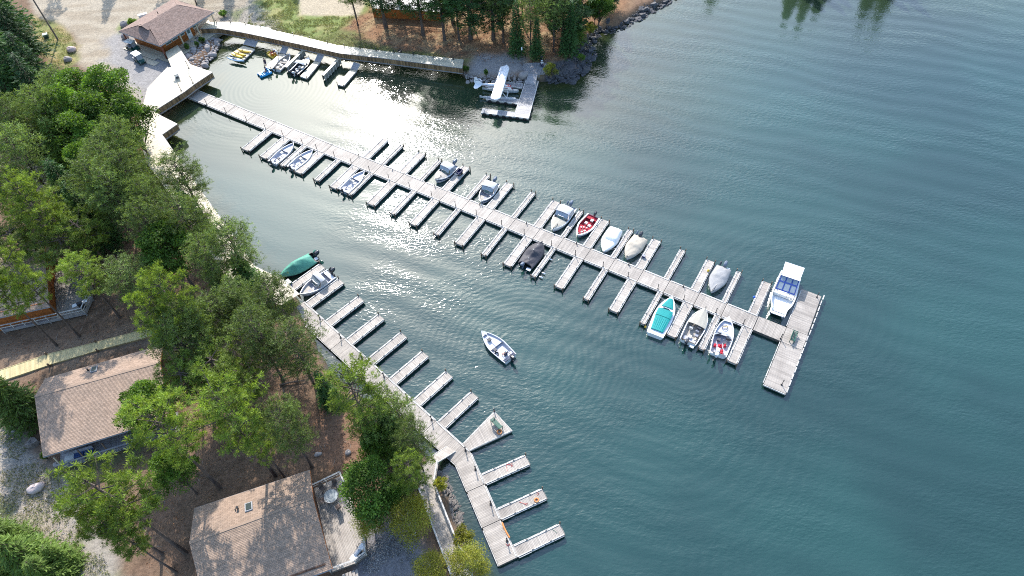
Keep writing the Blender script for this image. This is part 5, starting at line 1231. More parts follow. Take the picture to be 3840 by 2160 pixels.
# middle cabin
E1, E2 = P(169, 1420, 4.3), P(612, 1292, 4.3); R1, R2 = P(130, 1487, 5.05), P(600, 1358, 5.05); F1 = P(161, 1713, 3.9); F2 = F1+(E2-E1).normalized()*(E2-E1).length
cm, O, u, v, wc = cabin('middle_cabin', 'cabin with brown shingled roof and blue seats on its porch, left of the pines', E1, E2, R1, R2, F1, F2, porch=2.2)
ax = (E2-E1).normalized(); ay = (R1-E1)-(R1-E1).dot(ax)*ax; ay.normalize(); an_ = ax.cross(ay); an_ = an_ if an_.z > 0 else -an_
sk = plate_on(cm, O, PX(0, 700, 960, [(713, 1382)])[0], .7, .9, gutter, 'skylight', E1, E2, R1, .16, ax, ay, an_); plate_on(sk, O, PX(0, 700, 960, [(713, 1382)])[0], .5, .7, sky_glass, 'pane', E1, E2, R1, .2, ax, ay, an_)
c = on_roof(PX(0, 700, 960, [(668, 1388)])[0], E1, E2, R1)-O; mb = MB(); mb.tube([c-Vector((0, 0, .1)), c+Vector((0, 0, .35))], .09, 8); mb.build('roof_vent', metal_dark, cm)
pa = F1-O-v*2.2; pb = F2-O-v*2.2; pc = F2-O+v*.55; pdd = F1-O+v*.55
mb = MB(); planks(mb, [pa.xy+u.xy*.4, pb.xy, pc.xy, pdd.xy+u.xy*.4], math.atan2(u.y, u.x)+math.pi/2, .15, 1.35, 1.4); mb.build('porch_planks', wood_grey, cm, kind='stuff')
for k in range(6):
    q_ = pdd.lerp(pc, .06+k*.185); mb = MB(); mb.beam((q_.x, q_.y, 1.3), (q_.x-v.x*.4, q_.y-v.y*.4, 3.35), .12, .12); mb.build('porch_post', wood_post if k else wood_new, cm)
rl = railing(cm, [(pdd+u*.5)+O, pc+O], 1.4, O, .95, mat=wood_grey, gap=1.5)
blue_cush = M('blue_cushion', (.03, .07, .20), .8, .1, 5)
for k, (pxx, m_) in enumerate((((520, 555), seat_white), ((590, 530), blue_cush), ((665, 508), blue_cush))):
    p = PW(0, 1440, 960, [pxx], 1.9)[0]; an = math.atan2(u.y, u.x)-math.pi/2; t = thing('porch_seat', ['white bench seat at the left end of the middle cabin porch', 'blue cushioned seat beside the white one on the middle cabin porch', 'blue cushioned seat furthest right on the middle cabin porch'][k], 'seat', (p.x, p.y, 1.4), an, 'seats on the middle cabin porch')
    mb = MB(); mb.box((0, 0, .42), (.6, .95, .12)); mb.build('cushion', m_, t); mb = MB(); mb.box((-.32, 0, .6), (.08, 1.0, .55), ry=-.2); mb.build('backrest', seat_grey, t)
    mb = MB(); mb.box((0, 0, .2), (.5, .85, .06)); mb.box((.25, .42, .2), (.05, .05, .4)); mb.box((.25, -.42, .2), (.05, .05, .4)); mb.box((-.25, .42, .2), (.05, .05, .4)); mb.box((-.25, -.42, .2), (.05, .05, .4)); mb.build('seat_frame', patio_m, t)
# upper left cabin with deck
z_ = 4.2
LW = PW(0, 700, 960, [(375, 905), (345, 560)], z_); fa, fb_ = LW[0], LW[1]; back = PW(0, 700, 960, [(0, 985)], z_)[0]
lu = (back-fa); lu.z = 0; lu = lu.normalized()*9.0; rg = fa.lerp(fb_, .62)+Vector((0, 0, 1.5))
ridge0 = PW(0, 700, 960, [(352, 590)], 5.3)[0]
cl, O, u, v, wc = cabin('upper_left_cabin', 'orange walled cabin half hidden by pines at the left edge, with a wraparound deck', fb_+(fb_-fa)*.35+lu, fb_+(fb_-fa)*.35, ridge0+lu+Vector((0, 0, .3)), ridge0+Vector((0, 0, .3)), fa+lu, fa, wall=wall_orange, porch=.7)
dk = PW(0, 700, 960, [(440, 560), (560, 520), (690, 600), (690, 840), (640, 950), (370, 1010), (20, 1085), (0, 1000), (370, 930), (430, 800)], 1.7)
hull2 = [dk[i] for i in (0, 1, 2, 3, 4, 5, 9)]
c = sum(dk, Vector())/len(dk); dO = Vector((c.x, c.y, 0)); d2 = thing('cabin_deck', 'grey wraparound deck with a grill and glass table at the orange walled cabin', 'deck', dO)
mb = MB(); planks(mb, rel([dk[0], dk[1], dk[2], dk[3], dk[4], dk[5], dk[8]], dO), ang_of(dk[2], dk[3]), .14, 1.65, 1.7); mb.build('deck_planks', wood_old, d2, kind='stuff')
mb = MB(); planks(mb, rel([dk[8], dk[5]+Vector((.02, 0, 0)), dk[6], dk[7]], dO), ang_of(dk[5], dk[6]), .14, 1.64, 1.69); mb.build('deck_planks', wood_grey, d2, kind='stuff')
mb = MB()
for i in (1, 2, 3, 4, 5): mb.seg(dk[i]-dO, dk[i+1]-dO, .06, 1.3, 1.64)
for i in (1, 2, 3, 4, 5, 6): mb.box((dk[i].x-dO.x, dk[i].y-dO.y, .8), (.14, .14, 1.6))
mb.build('frame', wood_grey, d2)
railing(d2, [dk[1], dk[2], dk[3], dk[4], dk[5], dk[6]], 1.7, dO, .95, gap=1.3)
grill('black barbecue grill by the rail of the orange walled cabin deck', (600, 880), ang_of(P(*PX(0, 700, 960, [(570, 890)])[0]), P(*PX(0, 700, 960, [(640, 860)])[0])), 1.7, (0, 700), True)
patio_table('glass patio table on the orange walled cabin deck', PW(0, 700, 960, [(560, 600)], 2.4)[0], 1.7, .7)
for px, lb in (((600, 640), 'dark patio chair below the table on the orange walled cabin deck'), ((510, 640), 'dark patio chair left of the table on the orange walled cabin deck')):
    patio_chair(lb, PX(0, 700, 960, [px])[0], 1.2, m=seat_dark, grp='dark chairs on the orange walled cabin deck')
# fragment of another cabin further back
f1, f2 = PW(0, 700, 960, [(210, 115), (395, 72)], 4.2); back = PW(0, 700, 960, [(140, -10), (330, -60)], 4.6)
cf, O, u, v, wc = cabin('back_cabin', 'brown roofed cabin almost buried in the trees behind the orange walled cabin', f1+Vector((-5, 7.5, .2)), f2+Vector((-2, 8.2, .2)), f1+Vector((-2.5, 3.6, 1.5)), f2+Vector((-1, 4.0, 1.5)), f1, f2, wall=wall_orange, porch=.6)
# pale wooden walkway between the cabins
wk = PW(0, 700, 960, [(-30, 1395), (360, 1265), (730, 1175), (1090, 1080), (1210, 1050), (1220, 1105), (1100, 1140), (740, 1235), (370, 1345), (-30, 1480)], 1.3)
c = sum(wk, Vector())/len(wk); wO = Vector((c.x, c.y, 0)); wt2 = thing('cabin_walkway', 'pale yellow wooden walkway running behind the middle cabin', 'walkway', wO)
for k in range(4):
    q_ = [wk[k], wk[k+1], wk[8-k], wk[9-k]]; mb = MB(); planks(mb, rel(q_, wO), ang_of(q_[0], q_[1])+math.pi/2, .14, 1.25+.02*k, 1.3+.02*k); mb.build('deck_planks', wood_yellow, wt2, kind='stuff')
    mb = MB(); mb.seg(q_[0]-wO, q_[1]-wO, .06, 1.0, 1.34+.02*k); mb.seg(q_[3]-wO, q_[2]-wO, .06, 1.0, 1.34+.02*k); mb.build('edge_board', wood_yellow, wt2)
for p_ in PW(0, 700, 960, [(350, 1265), (722, 1172), (1085, 1080), (735, 1240), (370, 1350)], 1.4): mb = MB(); mb.box((p_.x-wO.x, p_.y-wO.y, 1.35), (.16, .16, .9)); mb.build('post', wood_post, wt2)
# stairs among the trees
sp = PW(0, 700, 960, [(1500, 900), (1580, 870), (1620, 960), (1540, 1000)], 1.9); o4 = Vector((sp[0].x, sp[0].y, 0)); sts = thing('wooden_stairs', 'yellowish wooden stair landing half hidden in the trees by the shore strip', 'stairs', o4)
for k in range(8):
    a = sp[0].lerp(sp[3], k/8); b_ = sp[0].lerp(sp[3], (k+.85)/8); d = sp[1].lerp(sp[2], k/8); e = sp[1].lerp(sp[2], (k+.85)/8); mb = MB(); mb.prism(rel([a, b_, e, d], o4), 1.9-.1*k, 1.95-.1*k); mb.build('step', wood_yellow, sts)
railing(sts, [sp[0], PW(0, 700, 960, [(1440, 930)], 1.9)[0]], 1.6, o4, .9, mat=wood_yellow); railing(sts, [sp[0], PW(0, 700, 960, [(1545, 820)], 1.9)[0]], 1.6, o4, .9, mat=wood_yellow)
# ---------------------------------------------------------------- store with hipped roof
S_l, S_f, S_r = [P(*p, 4.2) for p in PX(430, 0, 400, [(70, 565), (815, 830), (1795, 215)])]
w1 = (S_l-S_f); l1 = w1.length; w1.normalize(); w2 = (S_r-S_f); l2 = w2.length; w2.normalize(); w2p = w2
O = Vector((S_f.x, S_f.y, 0)); stt = thing('marina_store', 'marina store with hipped brown roof and orange log walls above the basin', 'store', O)
def SP(a, b_, z): q_ = w1*a+w2*b_; return Vector((q_.x, q_.y, z))
ez, rz_ = 4.2, 5.85; a1 = l1; rA, rB = SP(a1*.5, 2.7, rz_), SP(a1*.5, l2-3.0, rz_)
roof_face(stt, SP(0, 0, ez), SP(0, l2, ez), rB, rA, shingle_s); roof_face(stt, SP(a1, l2, ez), SP(a1, 0, ez), rA, rB, shingle_s)
# end hips end a little below the ridge (gablets)
kz = .74; gA = SP(a1*.5, 2.0, ez+(rz_-ez)*kz); 
roof_face(stt, SP(a1, 0, ez), SP(0, 0, ez), SP(a1*.5-1.1, 1.95, ez+(rz_-ez)*.72), SP(a1*.5+1.1, 1.95, ez+(rz_-ez)*.72), shingle_s)
mb = MB(); mb.add([SP(a1*.5-1.15, 1.95, ez+(rz_-ez)*.70), SP(a1*.5+1.15, 1.95, ez+(rz_-ez)*.70), SP(a1*.5, 1.75, rz_+.05)], [(0, 1, 2)]); mb.build('gablet_wall', wall_brown, stt)
mb = MB(); 
for sg in (-1, 1): mb.add([SP(a1*.5, 1.5, rz_+.08), rA+Vector((0, 0, .06)), SP(a1*.5+sg*1.5, 2.2, ez+(rz_-ez)*.66), SP(a1*.5+sg*1.35, 1.5, ez+(rz_-ez)*.74)], [(0, 1, 2, 3)])
mb.build('gablet_roof', shingle_s, stt)
roof_face(stt, SP(0, l2, ez), SP(a1, l2, ez), SP(a1*.5+.2, l2-3, rz_), SP(a1*.5-.2, l2-3, rz_), shingle_s)
mb = MB()
for a, b_ in ((SP(0, 0, ez), SP(0, l2, ez)), (SP(0, 0, ez), SP(a1, 0, ez)), (SP(a1, 0, ez), SP(a1, l2, ez)), (SP(0, l2, ez), SP(a1, l2, ez))): mb.beam(a-Vector((0, 0, .12)), b_-Vector((0, 0, .12)), .1, .2)
mb.build('gutter', gutter, stt)
mb = MB(); mb.tube([rA.lerp(rB, .45)+Vector((0, 0, -.1))+w1*.7, rA.lerp(rB, .45)+Vector((0, 0, .45))+w1*.7], .08, 6); mb.build('roof_vent', metal_dark, stt)
soff = M('dark_soffit', (.05, .04, .035), .8, .1, 3)
mb = MB(); mb.prism([SP(.1, .1, 0).xy, SP(.1, l2-.1, 0).xy, SP(a1-.1, l2-.1, 0).xy, SP(a1-.1, .1, 0).xy], 3.98, 4.02); mb.build('soffit', soff, stt)
b0, b1_, c0, c1_ = 1.9, a1-1.0, 1.6, l2-4.2
for p_, q_ in ((SP(b0, c0, 0), SP(b0, c1_, 0)), (SP(b0, c1_, 0), SP(b1_, c1_, 0)), (SP(b1_, c1_, 0), SP(b1_, c0, 0)), (SP(b1_, c0, 0), SP(b0, c0, 0))): wall_boards(stt, p_, q_, 1.1, 3.98, wall_orange)
mb = MB(); q_ = SP(b0-.1, l2*.58, 2.3); mb.box(q_, (1.0, .12, 2.1), math.atan2(w2.y, w2.x)); dr = mb.build('door', white_trim, stt); mb = MB(); mb.box(q_+Vector((0, 0, .4)), (.6, .16, .9), math.atan2(w2.y, w2.x)); mb.build('door_pane', glass, dr)
for k in (.22, .34, .46, .72): window(stt, SP(b0-.08, l2*k, 2.9), 1.1, .6, math.atan2(w2.y, w2.x))
for a, b_ in ((.35, .35), (.35, l2*.36), (.35, l2*.66), (.35, l2-.4), (a1-.4, .4)):
    mb = MB(); q_ = SP(a, b_, 2.6); mb.box(q_, (.2, .2, 2.8), math.atan2(w2.y, w2.x)); mb.build('porch_post', wood_new if b_ > 1 else M('red_brown_post', (.20, .06, .035), .7, .1, 3), stt)
# porch deck of the store
pk = [O+SP(-1.2, -.3, 0), O+SP(-1.2, l2+1.0, 0), O+SP(2.2, l2+1.0, 0), O+SP(2.2, -.3, 0)]
pk2 = [O+SP(2.2, -.9, 0), O+SP(2.2, 1.7, 0), O+SP(a1*.98, 1.7, 0), O+SP(a1*.98, -.9, 0)]
pt = thing('store_porch', 'pale wooden porch deck wrapping two sides of the marina store', 'porch', O)
mb = MB(); planks(mb, rel(pk, O), math.atan2(w2.y, w2.x), .15, 1.2, 1.25); mb.build('deck_planks', wood_new, pt, kind='stuff')
mb = MB(); planks(mb, rel(pk2, O), math.atan2(w1.y, w1.x), .15, 1.19, 1.24); mb.build('deck_planks', wood_new, pt, kind='stuff')
mb = MB(); planks(mb, rel([O+SP(.8, -2.2, 0), O+SP(.8, -.95, 0), O+SP(5, -.95, 0), O+SP(5, -2.2, 0)], O), math.atan2(w1.y, w1.x), .15, 1.12, 1.17); mb.build('deck_planks', wood_new, pt, kind='stuff')
a_ = SP(-1.22, -.3, 0); b_ = SP(-1.22, l2+1.0, 0); n = int((b_-a_).length/.18)
mb = MB()
for k in range(n): mb.seg(a_.lerp(b_, (k+.05)/n), a_.lerp(b_, (k+.9)/n), .04, .3, 1.2)
mb.build('skirt_boards', wood_grey_wall, pt, kind='stuff')
purple = M('faded_purple_plastic', (.22, .09, .12), .6, .1, 4); wine = M('dark_red_paint', (.12, .015, .015), .5, .1, 4)
def adirondack(lb, pos, ang, m, sc=1.0, grp=None):
    t = thing('adirondack_chair', lb, 'chair', pos, ang, grp)
    mb = MB(); mb.box((.05*sc, 0, .33*sc), (.6*sc, .55*sc, .05), ry=.2); mb.build('seat', m, t)
    mb = MB()
    for k in range(5): mb.box((-.38*sc, (k-2)*.115*sc, .68*sc-abs(k-2)*.03), (.04, .10*sc, .85*sc), ry=-.38)
    mb.build('backrest_slats', m, t, kind='stuff')
    for s in (-1, 1):
        mb = MB(); mb.box((.0, s*.34*sc, .55*sc), (.7*sc, .13*sc, .03)); mb.build('armrest', m, t); mb = MB(); mb.box((.28*sc, s*.31*sc, .27*sc), (.1*sc, .04, .54*sc)); mb.build('leg', m, t); mb = MB(); mb.beam((-.5*sc, s*.27*sc, .04), (.25*sc, s*.27*sc, .3*sc), .04, .12*sc); mb.build('side_beam', m, t)
    return t
fa_ = math.atan2(-w1.y, -w1.x)
for k, px in enumerate(((1020, 835), (1062, 800), (1100, 775), (1145, 745))):
    p = P(*PX(430, 0, 400, [px])[0], 1.6); adirondack(f'faded purple porch chair, {["nearest the front corner of the store", "second from the front corner of the store", "third from the front corner of the store", "beside the dark red armchairs"][k]}', (p.x, p.y, 1.25), fa_, purple, .85, 'faded purple chairs on the store porch')
for k, px in enumerate(((1225, 705), (1290, 660))):
    p = P(*PX(430, 0, 400, [px])[0], 1.6); adirondack(f'large dark red armchair on the store porch, {["next to the purple chairs", "nearer the white door"][k]}', (p.x, p.y, 1.25), fa_, wine, 1.35, 'dark red armchairs on the store porch')
# brick red lodge at the top edge with its deck
q4 = [P(x, y, 3.0) for x, y in ((1395, 30), (1655, 45), (1670, -60), (1380, -75))]
O = Vector((q4[0].x, q4[0].y, 0)); lg = thing('lodge', 'red lodge with white railing on a tall orange board deck at the top edge', 'lodge', O)
mb = MB(); planks(mb, rel(q4, O), ang_of(q4[0], q4[1]), .15, 2.95, 3.0); mb.build('deck_planks', M('pale_lodge_deck', (.55, .54, .55), .5, .08, 2, tint=.1), lg, kind='stuff')
mb = MB()
for e in (0, 1, 3):
    a, b_ = q4[e]-O, q4[(e+1) % 4]-O; n = int((b_-a).length/.2)
    for k in range(n): mb.seg(a.lerp(b_, (k+.06)/n), a.lerp(b_, (k+.86)/n), .04, .9+random.uniform(0, .08), 2.94)
mb.build('skirt_boards', wood_orange, lg, kind='stuff')
railing(lg, [q4[3], q4[0], q4[1], q4[2]], 3.0, O, 1.0, mat=white_trim, gap=1.6)
wa = [P(x, y, 3.0) for x, y in ((1420, -55), (1630, -48))]; nb = Vector((0, 9, 0))
for a, b_ in ((wa[0], wa[1]), (wa[0], wa[0]+nb), (wa[1], wa[1]+nb)): wall_boards(lg, a-O, b_-O, .9, 5.6, M('brick_red_siding', (.30, .05, .03), .7, .12, 3, tint=.2))
e0, e1_ = wa[0]-O+Vector((-.8, -.8, 2.6)), wa[1]-O+Vector((.8, -.8, 2.6)); roof_face(lg, e0, e1_, e1_+Vector((-1, 5, 2.2)), e0+Vector((1, 5, 2.2)), shingle_s); roof_face(lg, e1_+Vector((0, 11, 0)), e0+Vector((0, 11, 0)), e0+Vector((1, 5, 2.2)), e1_+Vector((-1, 5, 2.2)), shingle_s)
# ---------------------------------------------------------------- trees
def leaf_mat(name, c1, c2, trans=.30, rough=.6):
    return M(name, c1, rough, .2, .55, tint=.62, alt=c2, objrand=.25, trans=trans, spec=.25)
lf_pine = leaf_mat('pine_needles', (.24, .315, .055), (.13, .19, .038))
lf_jack = leaf_mat('grey_green_needles', (.20, .265, .075), (.11, .16, .05))
lf_spruce = leaf_mat('spruce_needles', (.085, .165, .05), (.045, .10, .034), .3)
lf_decid = leaf_mat('broad_leaves', (.165, .275, .045), (.09, .17, .03), .34)
lf_birch = leaf_mat('yellowing_birch_leaves', (.36, .33, .06), (.20, .23, .045), .42)
lf_dark = leaf_mat('dark_spruce_needles', (.065, .13, .05), (.03, .07, .03), .3)
bark = M('grey_brown_bark', (.115, .085, .070), .9, .25, 3, bump=.6, bscale=8); bark_w = M('white_birch_bark', (.50, .48, .44), .7, .2, 6); twig = M('grey_dead_twigs', (.22, .20, .175), .9, .15, 4)
def unit(v): return v/np.linalg.norm(v, axis=-1, keepdims=True)
def blades(cen, dirs, ln, wd, rg):
    """one thin rhombus per centre, along dirs"""
    n = len(cen); side = unit(np.cross(dirs, rg.normal(size=(n, 3)))); a = cen; b = cen+dirs*ln[:, None]; m_ = cen+dirs*ln[:, None]*.5
    V = np.stack([a, m_+side*wd[:, None]/2, b, m_-side*wd[:, None]/2], 1).reshape(-1, 3); return V
def leaf_mesh(name, V, tint, mat):
    F_ = np.arange(len(V)).reshape(-1, 4); me = np_mesh(name, V, F_); at = me.attributes.new('tint', 'FLOAT', 'FACE')
    at.data.foreach_set('value', np.resize(np.asarray(tint, np.float32), len(me.polygons))); me.materials.append(mat); return me
def tufts(cent, rg, n, ln, wd, up=.35, seedt=None):
    k = len(cent); c = np.repeat(cent, n, 0); d = rg.normal(size=(k*n, 3)); d[:, 2] = d[:, 2]*.8+up*1.2; d = unit(d)
    V = blades(c+d*ln*.12, d, ln*rg.uniform(.7, 1.15, k*n), np.full(k*n, wd), rg); t = np.repeat(rg.uniform(0, 1, k), n)*.8+rg.uniform(0, .2, k*n)
    return V, t
def trunk_mesh(h, r, mat, limbs, lean=(0, 0), name='trunk', crook=.15, seed=0, twigm=None):
    rr = random.Random(seed); mb = MB(); pts = []
    for i in range(8):
        u = i/7; pts.append((lean[0]*u*h+crook*math.sin(u*5+seed)*u, lean[1]*u*h+crook*math.cos(u*4+seed)*u, h*u-.3*(i == 0)))
    mb.tube(pts, [r*1.35]+[r*(1-i/7*.88) for i in range(1, 8)], 7, .5)
    for a, b_, rad_ in limbs: 
        m_ = ((a[0]+b_[0])/2, (a[1]+b_[1])/2, (a[2]+b_[2])/2+.08*rr.uniform(-1, 1)); mb.tube([a, m_, b_], [rad_, rad_*.65, rad_*.25], 4, rr.random(), cap=False)
    me = mb.mesh(name); me.materials.append(mat); return me
PROTO = {}
def make_pine(seed, h=14.0, W=6.2, cs=.5, mat=None, sparse=False, key='pine', nb=26, bl=.42, bw=.06):
    rg = np.random.default_rng(seed); limbs = []; cen = []
    z = h*cs
    while z < h*.98:
        u = (z-h*cs)/(h*(1-cs)); R_ = W/2*(math.sin(math.pi*(.18+.78*u))**.7)*rg.uniform(.8, 1.1); k = rg.integers(3, 6)
        a0 = rg.uniform(0, 6.28)
        for j in range(k):
            a = a0+6.283*j/k+rg.uniform(-.4, .4); r = R_*rg.uniform(.42, 1.25); rise = r*rg.uniform(.05, .38)+(.5 if u > .8 else 0)
            b0 = np.array([0, 0, z]); b1 = np.array([math.cos(a)*r, math.sin(a)*r, z+rise]); limbs.append((tuple(b0), tuple(b1), .07 if not sparse else .06))
            m_ = int((8.5 if not sparse else 13)*(r/3)+3)
            for q in range(m_):
                t = rg.uniform(.38, 1.05)**.8; sp = .95*(1-abs(t-.7)) if not sparse else 1.0
                off = np.array([-math.sin(a), math.cos(a), 0])*rg.normal()*sp*.62; c = b0+(b1-b0)*t+off; c[2] += rg.uniform(-.10, .35)+.1
                cen.append(c)
                if q % 3 == 0: limbs.append((tuple(b0+(b1-b0)*t*.8), tuple(c), .025))
        z += h*.045*rg.uniform(.8, 1.3)
    cen.append(np.array([0, 0, h])); cen = np.array(cen)
    if sparse:
        # dead lower twigs
        for q in range(26):
            zz = h*rg.uniform(cs-.22, cs+.15); a = rg.uniform(0, 6.28); r = rg.uniform(.6, 1.9); limbs.append(((0, 0, zz), (math.cos(a)*r, math.sin(a)*r, zz+rg.uniform(-.3, .3)), .03))
        c2 = np.repeat(cen, 2, 0)+rg.normal(size=(len(cen)*2, 3))*[.28, .28, .14]; V, t = tufts(c2, rg, nb, bl, bw, .2)
    else: V, t = tufts(cen, rg, nb, bl, bw, .4)
    tr = trunk_mesh(h, .19, bark, limbs, seed=seed); cr = leaf_mesh('crown', V, t, mat); PROTO.setdefault(key, []).append((tr, cr, h, W))
def make_spruce(seed, h=13.0, W=4.2, mat=None, key='spruce', cs=.06, dens=1.0):
    rg = np.random.default_rng(seed); limbs = []; C_ = []; D_ = []; T_ = []
    z = h*cs
    while z < h*.985:
        u = (z-h*cs)/(h*(1-cs)); R_ = W/2*(1-u)**.85*rg.uniform(.82, 1.1)+.12; k = int(max(4, 7*(1-u)+4)); a0 = rg.uniform(0, 6.28)
        for j in range(k):
            a = a0+6.283*j/k+rg.uniform(-.25, .25); r = R_*rg.uniform(.7, 1.12); b0 = np.array([0, 0, z]); b1 = np.array([math.cos(a)*r, math.sin(a)*r, z-r*rg.uniform(.12, .32)])
            if j % 2 == 0: limbs.append((tuple(b0), tuple(b1), .035))
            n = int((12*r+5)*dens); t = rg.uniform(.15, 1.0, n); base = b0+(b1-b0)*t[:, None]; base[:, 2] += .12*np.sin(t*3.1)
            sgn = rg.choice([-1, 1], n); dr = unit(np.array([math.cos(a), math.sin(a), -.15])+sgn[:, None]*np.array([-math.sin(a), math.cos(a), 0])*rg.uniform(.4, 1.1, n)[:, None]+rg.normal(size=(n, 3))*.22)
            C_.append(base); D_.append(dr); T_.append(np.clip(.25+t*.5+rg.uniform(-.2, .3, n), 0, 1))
        z += .30*rg.uniform(.8, 1.2)
    C_ = np.concatenate(C_); D_ = np.concatenate(D_); T_ = np.concatenate(T_)
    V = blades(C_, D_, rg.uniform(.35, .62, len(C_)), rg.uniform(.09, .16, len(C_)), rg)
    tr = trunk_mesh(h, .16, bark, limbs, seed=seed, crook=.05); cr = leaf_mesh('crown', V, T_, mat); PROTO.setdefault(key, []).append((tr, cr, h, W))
def make_decid(seed, h=11.0, W=6.5, mat=None, key='decid', barkm=None, cs=.22, leaf=.24, nl=9000, lobes=26, loose=0.0):
    rg = np.random.default_rng(seed); limbs = []; V_ = []; T_ = []; cz = h*(cs+1)/2; H2 = h*(1-cs)/2
    for k in range(lobes):
        ph = rg.uniform(-.5, 1.0); a = rg.uniform(0, 6.283); rr = math.sqrt(max(0.05, 1-ph*ph)); c = np.array([math.cos(a)*rr*W/2*.72, math.sin(a)*rr*W/2*.72, cz+ph*H2*.78])*1.0; c[:2] *= rg.uniform(.55, 1.12)
        R_ = rg.uniform(.7, 1.25)*W/6.5; limbs.append(((0, 0, h*cs*rg.uniform(.8, 1.6)), tuple(c), .07)); n = nl//lobes
        d = unit(rg.normal(size=(n, 3))); d[:, 2] = np.where(rg.uniform(size=n) < .7, np.abs(d[:, 2]), d[:, 2]); rad_ = R_*rg.uniform(.55, 1.08+loose, n)[:, None]; p = c+d*rad_*[1, 1, .7]
        dr = unit(d*.5+rg.normal(size=(n, 3))*.8-np.array([0, 0, .15])); V_.append(blades(p, dr, rg.uniform(.7, 1.3, n)*leaf, rg.uniform(.5, .8, n)*leaf, rg)); T_.append(np.clip(rg.uniform(.2, .8)+rg.uniform(-.3, .3, n), 0, 1))
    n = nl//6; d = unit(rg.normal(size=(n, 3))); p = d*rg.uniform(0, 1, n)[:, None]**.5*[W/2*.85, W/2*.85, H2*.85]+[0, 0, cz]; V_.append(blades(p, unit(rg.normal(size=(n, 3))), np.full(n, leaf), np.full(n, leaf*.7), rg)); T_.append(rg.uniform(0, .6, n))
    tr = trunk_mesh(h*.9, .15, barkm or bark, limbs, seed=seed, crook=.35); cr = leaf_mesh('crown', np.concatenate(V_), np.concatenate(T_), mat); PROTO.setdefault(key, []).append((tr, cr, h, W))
for s_ in (1, 2, 3): make_pine(s_, mat=lf_pine)
for s_ in (4, 5, 6): make_pine(s_, h=12.5, W=5.6, cs=.40, mat=lf_jack, sparse=True, key='jack', nb=12, bl=.30, bw=.055)
for s_ in (7, 8): make_spruce(s_, mat=lf_spruce)
for s_ in (9, 10, 19): make_spruce(s_, mat=lf_dark, key='dspruce', W=5.0, cs=.2)
for s_ in (20, 21, 22): make_pine(s_, h=13, W=5, cs=.24, mat=lf_spruce, key='wpine', nb=24, bl=.38)
for s_ in (11, 12, 13): make_decid(s_, mat=lf_decid)
for s_ in (14, 15): make_decid(s_, h=8.5, W=6, mat=lf_birch, key='birch', barkm=bark_w, leaf=.17, nl=8000, loose=.35, cs=.2)
make_decid(16, h=1.6, W=2.6, mat=lf_decid, key='bush', cs=.0, leaf=.14, nl=2600, lobes=14); make_decid(17, h=1.6, W=2.6, mat=lf_birch, key='ybush', cs=.0, leaf=.13, nl=2600, lobes=14)
make_spruce(18, mat=leaf_mat('cedar_leaves', (.15, .22, .045), (.08, .13, .03)), key='lspruce', W=4.8)
NAMES = dict(wpine='white_pine', pine='red_pine', jack='jack_pine', spruce='spruce_tree', dspruce='spruce_tree', decid='broadleaf_tree', birch='birch_tree', bush='bush', ybush='bush', lspruce='cedar_tree')
CAT = dict(wpine='pine tree', pine='pine tree', jack='pine tree', spruce='spruce tree', dspruce='spruce tree', decid='tree', birch='birch tree', bush='bush', ybush='bush', lspruce='cedar tree')
CF = dict(wpine=.62, pine=.72, jack=.68, spruce=.38, dspruce=.38, decid=.60, birch=.58, bush=.5, ybush=.5, lspruce=.4)
tcount = {}
def tree(kind, x, y, dpx, h, label, group=None, base=None):
    """x, y: crown centre in the photograph, dpx: crown width there"""
    i = tcount.get(kind, 0); tcount[kind] = i+1; tr, cr, h0, W0_ = PROTO[kind][i % len(PROTO[kind])]
    if base is not None: p = P(base[0], base[1], GZ)
    else: q_ = P(x, y, GZ+h*CF[kind]); p = Vector((q_.x, q_.y, GZ))
    dd = ray(x, y); wd = dpx*((1.7 if kind == 'wpine' else 1.25) if group == G2 else 1.06)*((CAMH-GZ-h*CF[kind])/-dd[2])/FPX
    t = thing(NAMES[kind], label, CAT[kind], (p.x, p.y, GZ-.05), random.uniform(0, 6.28), group)
    for nm, me in (('trunk', tr), ('crown', cr)):
        o = inst(nm, me, t, sc=(wd/W0_, wd/W0_, h/h0))
    return t
K2 = 3840/2576
G1 = 'trees of the left forest'; G2 = 'trees on the north shore point'; G3 = 'trees beyond the top edge'
